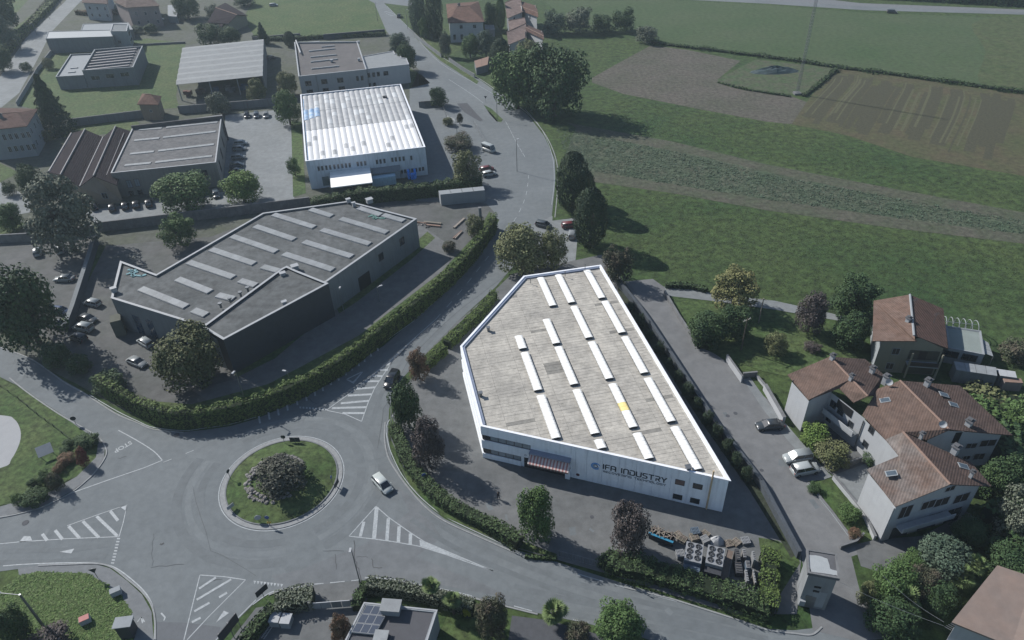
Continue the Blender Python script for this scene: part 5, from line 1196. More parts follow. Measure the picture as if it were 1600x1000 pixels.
# ------------------------------------------------------------------ cream house
g8 = lambda x, y: (1340 + x / 5.554, 440 + y / 5.554)
cz, czr = 6.9, 8.4
ch_ = thing('cream_house', 'cream house with brown shuttered windows and a porch, at the edge of the meadow', 'house', P(1410, 560, 0))
r1_ = V3((455, 112), czr, g8); r2_ = V3((497, 497), czr, g8); a1 = V3((140, 165), cz, g8); a2 = V3((132, 515), cz, g8); a3 = V3((517, 515), cz + .9, g8)
roofslab(ch_, [r1_, a1, a2, a3, r2_], rmat('clay_tiles_orange', (.130, .086, .068), 0.1, .36, .03, .12, (.13, .095, .08), .25, .3))
b1 = V3((745, 235), cz - .5, g8); b2 = V3((785, 580), cz - .5, g8); b0 = V3((500, 470), czr - .08, g8)
roofslab(ch_, [r1_ + Vector((.05, 0, -.05)), b1, b2, b0], rmat('clay_tiles_ribbed', (.090, .058, .050), 0.1, .55, .06, .35, (.085, .055, .045), .25, .5))
mb = MB(); mb.tube([r1_, V3((490, 470), czr, g8)], .2, 6); mb.build('ridge', M['wall_pale'], ch_)
s0 = V3((205, 530), cz - .4, g8); s1 = V3((745, 585), cz - .9, g8); A0, B0 = Vector((s0.x, s0.y)), Vector((s1.x, s1.y)); mm = A0.lerp(B0, .58)
mbw = MB(); mbw.face([(A0.x, A0.y, 0), (B0.x, B0.y, 0), (B0.x, B0.y, cz - .75), (mm.x, mm.y, czr - .35), (A0.x, A0.y, cz - .25)]); mbw.build('wall', M['wall_cream'], ch_)
dd = Vector((r1_.x - r2_.x, r1_.y - r2_.y)) * .95; wallquad(ch_, A0, A0 + dd, 0, cz - .3, 'wall_pale'); wallquad(ch_, B0, B0 + dd, 0, cz - .8, 'wall_cream'); wallquad(ch_, A0 + dd, B0 + dd, 0, cz - .8, 'wall_cream')
W4 = Wall(A0, B0, (0, -1, 0))
for q in ((332, 605), (278, 732)): u, z = W4.uv(*g8(*q)); window(ch_, W4, u, z, 1.3, 1.5, fm='wall_pale', gm='shutter')
u0_, z_ = W4.uv(*g8(440, 640)); u1_ = W4.L - .3
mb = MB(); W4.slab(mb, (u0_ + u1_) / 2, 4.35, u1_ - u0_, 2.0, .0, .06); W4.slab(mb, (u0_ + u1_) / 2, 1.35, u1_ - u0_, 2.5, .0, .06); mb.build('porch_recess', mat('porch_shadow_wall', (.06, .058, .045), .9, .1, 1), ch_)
mb = MB(); W4.slab(mb, (u0_ + u1_) / 2, 2.8, u1_ - u0_ + .2, .18, .0, 1.5); mb.build('balcony_floor', M['wall_pale'], ch_); mb = MB(); W4.slab(mb, (u0_ + u1_) / 2, 3.35, u1_ - u0_, .85, 1.4, .08); mb.build('balcony_rail', M['shutter'], ch_)
mb = MB(); W4.slab(mb, (u0_ + u1_) / 2 - .2, 4.3, 1.3, 1.8, .065, .04); mb.build('shutter', M['shutter'], ch_)
for u in (u0_, u1_): mb = MB(); W4.slab(mb, u, 2.9, .25, 5.6, 1.25, .25); mb.build('post', M['wall_cream'], ch_)
chimney(ch_, *g8(437, 340), 8.3, .8, .9)
for q in ((490, 205), (670, 330)):
    p = P(*g8(*q), 8); mb = MB(); mb.tube([(p.x, p.y, 7), (p.x, p.y, 9.5)], .035)
    for k in range(3): mb.tube([(p.x - .5, p.y, 9.4 - .2 * k), (p.x + .5, p.y + .1, 9.4 - .2 * k)], .02)
    mb.build('aerial', M['steel'], ch_)
# outbuilding beside the cream house with skeleton greenhouse
ob = thing('outbuilding', 'low outbuilding with a pale green flat roof, right of the cream house', 'outbuilding', P(1510, 560, 0))
q_ = [V3(q, 3.4, g8) for q in ((765, 385), (1068, 430), (1100, 635), (790, 575))]
flat_shell(ob, [(p.x, p.y) for p in q_], 3.4, M['wall_pale'], mat('pale_green_roof', (.175, .205, .195), .8, .1, .5), M['wall_pale'], par=.08, cw=.2)
w = Wall(q_[3], q_[2], (0, -1, 0)); px_windows(ob, w, [g8(970, 660), g8(810, 630)], 2.4, 1.4, fm='frame_dark')
q_ = [V3(q, 3.0, g8) for q in ((1075, 495), (1135, 530), (1178, 650), (1105, 625))]
lt = thing('lean_to', 'narrow lean-to with a pale roof on the right of the outbuilding', 'outbuilding', sum(q_, Vector()) / 4 - Vector((0, 0, 3)))
for k in range(3):
    f0, f1 = k / 3, (k + 1) / 3 - .02
    roofslab(lt, [q_[0].lerp(q_[3], f0), q_[1].lerp(q_[2], f0), q_[1].lerp(q_[2], f1), q_[0].lerp(q_[3], f1)], M['dull_skylight'], .06, 'roof_sheet')
for q in q_: mb = MB(); mb.tube([(q.x, q.y, 0), (q.x, q.y, 2.9)], .07); mb.build('post', M['steel'], lt)
gf = thing('greenhouse_frame', 'row of bare white metal hoops behind the pale green roof', 'frame', P(1500, 515, 0))
for i in range(6):
    a, b = V3((770 + 57 * i, 388 + 7 * i), 2.6, g8), V3((752 + 52 * i, 300 + 7 * i), 2.6, g8)
    pts = []
    for k in range(9):
        t = math.pi * k / 8; f = .5 - .5 * math.cos(t); q = a.lerp(b, f); pts.append((q.x, q.y, 2.0 + 1.3 * math.sin(t)))
    mb = MB(); mb.tube([(a.x, a.y, 0)] + pts + [(b.x, b.y, 0)], .07, 5); mb.build('hoop', M['wall_pale'], gf)
mb = MB(); mb.tube([V3((760, 345), 3.3, g8), V3((1035, 375), 3.3, g8)], .05, 5); mb.build('purlin', M['wall_pale'], gf)
# sheds on the right
def lowshed(label, pxs, z, rm, wm='wall_grey', nm='shed', sheets_=4):
    q = [P(*a, z) for a in pxs]; t = bldg(nm, label, 'shed', q)
    flat_shell(t, [(p.x, p.y) for p in q], z - .12, M[wm], M['roof_grey'], None, par=.05, cope=0)
    for k in range(sheets_):
        f0, f1 = k / sheets_, (k + 1) / sheets_ - .01
        roofslab(t, [q[0].lerp(q[1], f0), q[0].lerp(q[1], f1), q[3].lerp(q[2], f1), q[3].lerp(q[2], f0)], rm, .08, 'roof_sheet')
    return t
lowshed('long low shed with a pale sheet roof below the outbuilding', (g8(835, 690), g8(1205, 745), g8(1215, 818), g8(860, 765)), 2.8, M['dull_skylight'])
lowshed('small shed with the brightest white roof at the right', (g8(1205, 755), g8(1370, 780), g8(1385, 835), g8(1240, 815)), 2.4, M['wall_house'], 'wall_grey', 'shed', 2)
lowshed('tiny brick shed with a clay roof beside the white roofed shed', (g8(1260, 835), g8(1420, 840), g8(1440, 880), g8(1280, 870)), 2.0, M['terracotta_edge'], 'wall_pink', 'shed', 2)
# ------------------------------------------------------------------ house in the lower right corner
k7 = lambda x, y: (1440 + x / 7.143, 860 + y / 7.143)
bh = thing('house', 'house with a large smooth pinkish roof cut off by the lower right corner', 'house', P(1560, 970, 0))
zz = 5.6
roofslab(bh, [V3((845, 165), zz + .8, k7), V3((1250, 300), zz + .9, k7), V3((1500, 1150), zz + .9, k7), V3((1000, 1070), zz, k7), V3((335, 800), zz, k7)], mat('smooth_clay_roof', (.185, .140, .118), .9, .10, .8, 0, 6, (.165, .135, .12), .3, .5), .25)
b_ = [V3(q, zz - .3, k7) for q in ((400, 800), (880, 230), (1400, 400), (1500, 1100), (1000, 1020))]
for i in range(5): wallquad(bh, Vector((b_[i].x, b_[i].y)), Vector((b_[(i + 1) % 5].x, b_[(i + 1) % 5].y)), 0, zz - .3, 'wall_house')
tr = thing('terrace', 'pale paved terrace beside the house in the lower right corner', 'terrace', V3((330, 900), 0, k7))
mb = MB(); mb.prism([(p.x, p.y) for p in (V3(q, 1.4, k7) for q in ((360, 860), (470, 900), (760, 1010), (700, 1150), (250, 1050)))], 0, 1.4); mb.build('slab', M['wall_house'], tr)
mb = MB()
for i in range(5): a, b = V3((255 + 22 * i, 850 - 12 * i), 1.3, k7), V3((330 + 22 * i, 890 - 12 * i), 1.3, k7); mb.tube([a, b], .05, 5)
mb.build('rail', M['steel'], tr)
# ------------------------------------------------------------------ transformer tower
m7 = lambda x, y: (1220 + x / 7.143, 840 + y / 7.143)
HT = 7.3
tp_ = [P(*m7(*q), HT) for q in ((285, 128), (625, 182), (660, 465), (300, 398))]
tt = bldg('transformer_tower', 'square concrete tower with a peeling white flat roof where the two streets meet', 'tower', tp_)
M['tower_wall'] = mat('weathered_plaster', (.20, .215, .225), .95, .15, .8, 0, 4, (.14, .15, .155), .4, .5, stain=.5)
ins = inset([(p.x, p.y) for p in tp_], .22)
for i in range(4):
    a, b = ins[i], ins[(i + 1) % 4]; inn_ = inset(ins, .25); MB().prism([a, b, inn_[(i + 1) % 4], inn_[i]], 0, HT - .35, bottom=False).build('wall', M['tower_wall'], tt)
mb = MB(); mb.prism([(p.x, p.y) for p in tp_], HT - .35, HT - .02); mb.build('roof', M['roof_grey'], tt)
mb = MB(); o_ = [(p.x, p.y) for p in tp_]; i_ = inset(o_, .25); o_ = inset(o_, 0.0)
for i in range(4): mb.prism([o_[i], o_[(i + 1) % 4], i_[(i + 1) % 4], i_[i]], HT - .02, HT + .10)
mb.build('coping', M['concrete_wall'], tt)
rn = random.Random(2)
def jag(pts, n, amp):
    out = []
    for i in range(len(pts)):
        a, b = Vector(pts[i]), Vector(pts[(i + 1) % len(pts)])
        for k in range(n): q = a.lerp(b, k / n); out.append((q.x + rn.uniform(-amp, amp), q.y + rn.uniform(-amp, amp)))
    return out
q_ = [V3(q, HT, m7) for q in ((300, 190), (430, 205), (520, 235), (550, 345), (630, 375), (640, 425), (560, 415), (345, 385), (305, 300))]
MB().prism(jag([(p.x, p.y) for p in q_], 3, .05), HT - .02, HT + .02, bottom=False).build('white_coating', mat('flaking_white_coat', (.27, .29, .30), .8, .06, 2), tt)
WT = Wall(tp_[3], tp_[2], (0, -1, 0)); WT.a = WT.a - WT.n * .22
mb = MB(); fr = MB()
for (x, y) in ((392, 550), (430, 556), (378, 595), (410, 603)):
    u, z = WT.uv(*m7(x, y)); 
    for k in range(3): WT.slab(mb, u, z - .14 + .14 * k, .42, .07, .0, .05)
mb.build('louvre', M['black'], tt)
u, z = WT.uv(*m7(345, 700)); mb = MB(); WT.slab(mb, WT.L * .38, 1.3, 1.3, 2.4, .0, .05); mb.build('door', M['steel'], tt)
mb = MB(); WT.slab(mb, WT.L * .62, 2.1, 1.6, 3.2, .0, .03); mb.build('render_patch', M['wall_pale'], tt)
mb = MB(); WT.slab(mb, .55, 1.1, .7, 1.0, .0, .4); mb.build('meter_box', M['wall_pale'], tt)
# ------------------------------------------------------------------ house with solar panels at the bottom
n5 = lambda x, y: (380 + x / 5, 900 + y / 5)
zz = 4.2
sh = thing('flat_roof_house', 'dark flat roofed house with solar panels at the bottom edge', 'house', P(615, 985, 0))
q_ = [V3(q, zz, n5) for q in ((945, 208), (1515, 268), (1400, 620), (770, 560))]
flat_shell(sh, [(p.x, p.y) for p in q_], zz, M['wall_pale'], mat('dark_membrane', (.062, .064, .072), .8, .08, 1), M['dull_coping'], par=.15, cw=.2, cope=.06)
o0, o1, o2 = V3((965, 225), zz + .25, n5), V3((1150, 243), zz + .25, n5), V3((845, 440), zz + .25, n5)
M['solar'] = mat('solar_glass', (.055, .065, .085), .15, .06, 2, spec=.8)
sp = thing('solar_array', 'array of dark solar panels in pale frames on the dark flat roof', 'solar panels', (o0.x, o0.y, zz - .1))
for i in range(3):
    for j in range(3):
        for (ci, cj) in ((i, j),):
            p0 = o0 + (o1 - o0) * (ci / 3) * .98 + (o2 - o0) * (cj / 3); ex = (o1 - o0) * (1 / 3 * .95); ey = (o2 - o0) * (1 / 3 * .95)
            if j == 0 and i == 2: ex = ex * .6
            mb = MB(); qs = [p0, p0 + ey, p0 + ey + ex, p0 + ex]
            lo = [v - Vector((0, 0, .28)) for v in qs]
            mb.face(qs); [mb.face([qs[k], lo[k], lo[(k + 1) % 4], qs[(k + 1) % 4]]) for k in range(4)]
            f = mb.build('solar_panel', M['dull_coping'], sp); ORG[f] = ORG[sp]
            c = (qs[0] + qs[2]) / 2; g_ = [c + (v - c) * .92 + Vector((0, 0, .012)) for v in qs]; m2 = MB(); m2.face(g_); m2.build('glass', M['solar'], f)
for q, s in (((1160, 265), (2.3, 1.5, 1.2)), ((1080, 480), (1.5, 1.2, .6))):
    p = V3(q, zz, n5); mb = MB(); mb.box((p.x, p.y, zz + s[2] / 2 - .2), s, -.12); f = mb.build('roof_box', M['wall_pale'], sh); ORG[f] = ORG[sh]
    mb = MB(); mb.box((p.x, p.y, zz + s[2] - .16), (s[0] + .25, s[1] + .25, .1), -.12); mb.build('lid', M['dull_skylight'], f)
# hut near the verge and low building by the dark hedge
lowshed('small shed overgrown with ivy beside the road to the houses', ((741, 95), (764, 88), (762, 101), (744, 106)), 2.6, M['terracotta_edge'], 'wall_grey', 'shed', 2)
lowshed('low grey garage with a pale parapet between the hedge and the road', ((685, 298), (756, 291), (758, 297), (688, 304)), 3.2, M['wall_pale'], 'wall_pale', 'garage', 4)
lowshed('pale shed behind the villa at the top', ((757, 38), (772, 39), (773, 46), (758, 45)), 3.0, M['wall_pale'], 'wall_pale', 'shed', 2)
lowshed('small white kiosk behind the shed roof at the top left', ((262, 8), (280, 8), (276, 26), (262, 25)), 3.0, M['wall_pale'], 'wall_pale', 'shed', 2)
# ------------------------------------------------------------------ vegetation
def leafmat(name, c, c2, rnd=.30):
    m = bpy.data.materials.new(name); m.use_nodes = True; nt = m.node_tree; n = nt.nodes; l = nt.links; b = n['Principled BSDF']
    b.inputs['Roughness'].default_value = .75; b.inputs['Specular IOR Level'].default_value = .25
    g_ = n.new('ShaderNodeNewGeometry'); rp = n.new('ShaderNodeMix'); rp.data_type = 'RGBA'; tc = n.new('ShaderNodeTexCoord')
    nz = n.new('ShaderNodeTexNoise'); nz.inputs['Scale'].default_value = 1.6; nz.inputs['Detail'].default_value = 3; l.new(tc.outputs['Object'], nz.inputs[0])
    mr = n.new('ShaderNodeMapRange'); l.new(nz.outputs[0], mr.inputs[0]); mr.inputs[1].default_value = .36; mr.inputs[2].default_value = .64
    l.new(mr.outputs[0], rp.inputs[0]); rp.inputs[6].default_value = (*c, 1); rp.inputs[7].default_value = (*c2, 1)
    hs = n.new('ShaderNodeHueSaturation'); l.new(rp.outputs[2], hs.inputs['Color'])
    m1 = n.new('ShaderNodeMapRange'); l.new(g_.outputs['Random Per Island'], m1.inputs[0]); m1.inputs[3].default_value = 1 - rnd; m1.inputs[4].default_value = 1 + rnd
    l.new(m1.outputs[0], hs.inputs['Value']); l.new(hs.outputs[0], b.inputs['Base Color'])
    return m
F = {'dark': leafmat('leaves_dark',(0.027, 0.054, 0.022), (0.043, 0.076, 0.027)), 'mid': leafmat('leaves_green',(0.049, 0.092, 0.027), (0.070, 0.116, 0.038)),
     'bright': leafmat('leaves_bright',(0.078, 0.135, 0.030), (0.108, 0.162, 0.041)), 'olive': leafmat('leaves_olive',(0.089, 0.103, 0.043), (0.121, 0.130, 0.062)),
     'yellow': leafmat('leaves_yellow',(0.155, 0.151, 0.061), (0.121, 0.130, 0.054)), 'rust': leafmat('leaves_rust',(0.142, 0.078, 0.049), (0.101, 0.081, 0.049)),
     'purple': leafmat('leaves_purple',(0.062, 0.054, 0.054), (0.084, 0.070, 0.065)), 'grey': leafmat('leaves_grey',(0.084, 0.103, 0.073), (0.111, 0.124, 0.092)),
     'brownish': leafmat('leaves_brownish',(0.070, 0.059, 0.043), (0.054, 0.068, 0.038)), 'red': leafmat('leaves_red',(0.135, 0.038, 0.030), (0.095, 0.030, 0.027)),
     'conifer': leafmat('needles',(0.022, 0.041, 0.022), (0.035, 0.054, 0.027)), 'wide': leafmat('needles_olive',(0.078, 0.086, 0.035), (0.054, 0.068, 0.027)),
     'palm': leafmat('palm_leaf',(0.081, 0.124, 0.046), (0.111, 0.149, 0.059), .3), 'hedge': leafmat('hedge_leaves', (.050, .084, .020), (.074, .106, .028), .5), 'hedged': leafmat('hedge_leaves_dark',(0.035, 0.062, 0.024), (0.051, 0.081, 0.030)),
     'mound': leafmat('mound_leaves', (.052, .056, .042), (.072, .076, .062), .5), 'meadow': leafmat('meadow_blades', (.034, .060, .019), (.048, .070, .025), .25), 'weed': leafmat('weed_leaves', (.050, .080, .048), (.066, .088, .058), .35), 'grassy': leafmat('long_blades', (.066, .118, .030), (.090, .130, .044), .4),
     'blue': leafmat('leaves_bluish',(0.054, 0.084, 0.057), (0.070, 0.100, 0.068))}
M['bark'] = mat('bark', (.065, .055, .045), .95, .3, 4)
CROWN = {}
def crown_mesh(kind, seed):
    key = (kind, seed)
    if key in CROWN: return CROWN[key]
    rn = random.Random(seed * 77 + hash(kind) % 1 + len(kind) * 13); V, Fc = [], []
    def leaf(p, nrm, s):
        a = nrm.cross(Vector((rn.uniform(-1, 1), rn.uniform(-1, 1), rn.uniform(-1, 1))))
        if a.length < 1e-3: return
        a.normalize(); b = nrm.cross(a).normalized(); k = len(V); w = s * rn.uniform(.6, 1.0)
        for x, y in ((-s, 0), (0, -w), (s, 0), (0, w)): V.append(tuple(p + a * x + b * y))
        Fc.append((k, k + 1, k + 2, k + 3))
    def rv():
        while True:
            v = Vector((rn.uniform(-1, 1), rn.uniform(-1, 1), rn.uniform(-1, 1)))
            if .05 < v.length < 1: return v.normalized()
    if kind in ('round', 'loose', 'bush'):
        nl = {'round': 26, 'loose': 30, 'bush': 16}[kind]; N = {'round': 9500, 'loose': 7500, 'bush': 4200}[kind]; lobes = []
        for i in range(nl):
            d = rv(); d.z = d.z * .9 + .08; rr = rn.uniform(.22, .38) if kind != 'loose' else rn.uniform(.16, .32); lobes.append((d * rn.uniform(.45, .98 - rr * .8), rr))
        lobes.append((Vector((0, 0, -.05)), .72 if kind != 'loose' else .55)); lobes += [(Vector((.55 * math.cos(a_), .55 * math.sin(a_), -.55)), .34) for a_ in (0.3, 1.5, 2.8, 4.0, 5.3)]; tot = sum(r_ ** 2 for _, r_ in lobes)
        for c, r_ in lobes:
            for _ in range(int(N * r_ * r_ / tot)):
                d = rv(); p = c + d * r_ * rn.uniform(.72, 1.05)
                if kind == 'bush' and p.z < -.75: p.z = -.75
                nn = (d + rv() * .7 + Vector((0, 0, .25))).normalized(); leaf(p, nn, rn.uniform(.022, .048) * (1.25 if kind == 'bush' else 1))
    elif kind == 'cone':
        for _ in range(8500):
            t = rn.random() ** .75; z = 1 - 2 * t; rad = (.06 + .94 * t ** .85) * (.86 + .14 * math.sin(t * 46)); a = rn.uniform(0, 6.283)
            rad *= (1 + .13 * math.sin(a * 5 + t * 9) + .08 * math.sin(a * 11 - t * 20)) * rn.uniform(.72, 1.0)
            if t > .93: rad *= rn.uniform(.4, 1)
            d = Vector((math.cos(a), math.sin(a), .45)).normalized(); leaf(Vector((math.cos(a) * rad, math.sin(a) * rad, z)), (d + rv() * .6).normalized(), rn.uniform(.024, .048))
    elif kind == 'column':
        for _ in range(8500):
            d = rv(); e = .88 + .08 * math.sin(d.x * 9 + d.z * 5) + .06 * math.sin(d.y * 13 + d.z * 11); pz = d.z
            w = (1 - abs(pz) ** 3.0) ** .5 if pz < 0 else (1 - abs(pz) ** 2.2) ** .5; h_ = math.hypot(d.x, d.y) or 1e-3
            p = Vector((d.x / h_ * w * e, d.y / h_ * w * e, pz)) * rn.uniform(.88, 1.02); leaf(p, (d + rv() * .6).normalized(), rn.uniform(.023, .046))
        for _ in range(600): d = rv(); d.z = abs(d.z); leaf(Vector((d.x * .5, d.y * .5, .75 + .25 * d.z)), (d + rv() * .6).normalized(), .05)
    me = bpy.data.meshes.new('crown'); me.from_pydata(V, [], Fc); me.materials.append(F['mid']); me.update(); CROWN[key] = me
    return me
TRUNK = {}
def trunk_mesh():
    if 't' in TRUNK: return TRUNK['t']
    mb = MB(); mb.tube([(0, 0, -1), (.02, 0, -.4), (0, .02, .2), (0, 0, .6)], [1.0, .75, .5, .2], 8)
    rn = random.Random(9)
    for i in range(6):
        a = i * 1.05 + rn.uniform(-.2, .2); z = -.15 + .1 * i; mb.tube([(0, 0, z), (math.cos(a) * 2.2, math.sin(a) * 2.2, z + .28), (math.cos(a) * 4.2, math.sin(a) * 4.2, z + .45)], [.4, .25, .08], 5)
    me = bpy.data.meshes.new('trunk'); me.from_pydata(mb.v, [], mb.f); me.materials.append(M['bark']); me.update(); TRUNK['t'] = me; return me
tseed = [0]
def tree(bb, kind, col, label, gap=1.0, name=None, cat=None, group=None, flat=None):
    x0, y0, x1, y1 = bb; cx, cy = (x0 + x1) / 2, (y0 + y1) / 2; zc = gap + 3
    for _ in range(6):
        p = P(cx, cy, zc); _a, _b, dep = proj(p); mpp = dep / FPX; rx = (x1 - x0) / 2 * mpp; hp = (y1 - y0) / 2 * mpp
        dist = (p - Vector((0, 0, H))).length; sp = (H - zc) / dist; cp = math.sqrt(1 - sp * sp)
        rzz = math.sqrt(max(hp * hp - (rx * sp) ** 2, (.42 * rx) ** 2)) / cp; rzz = min(rzz, rx * (6 if kind in ('cone', 'column') else 1.9)); zc = gap + rzz
    rx *= 1.03; rzz *= 1.03
    nm = name or {'round': 'tree', 'loose': 'tree', 'bush': 'shrub', 'cone': 'conifer', 'column': 'cypress'}[kind]
    t = thing(nm, label, cat or ('shrub' if kind == 'bush' and name is None else 'tree'), (p.x, p.y, 0), 0, group)
    tseed[0] += 1; me = crown_mesh(kind, tseed[0] % 3)
    c = bpy.data.objects.new('crown', me); COL.objects.link(c); c.parent = t; c.location = (0, 0, zc); c.scale = (rx, rx, rzz); c.rotation_euler = (0, 0, tseed[0] * 1.3)
    c.material_slots[0].link = 'OBJECT'; c.material_slots[0].material = F[col]
    if kind != 'bush':
        k = bpy.data.objects.new('trunk', trunk_mesh()); COL.objects.link(k); k.parent = t; hgt = (gap + rzz) / 1.0; tw = max(.12, rx * .075)
        k.location = (0, 0, hgt * .62); k.scale = (tw, tw, hgt * .62)
    return t
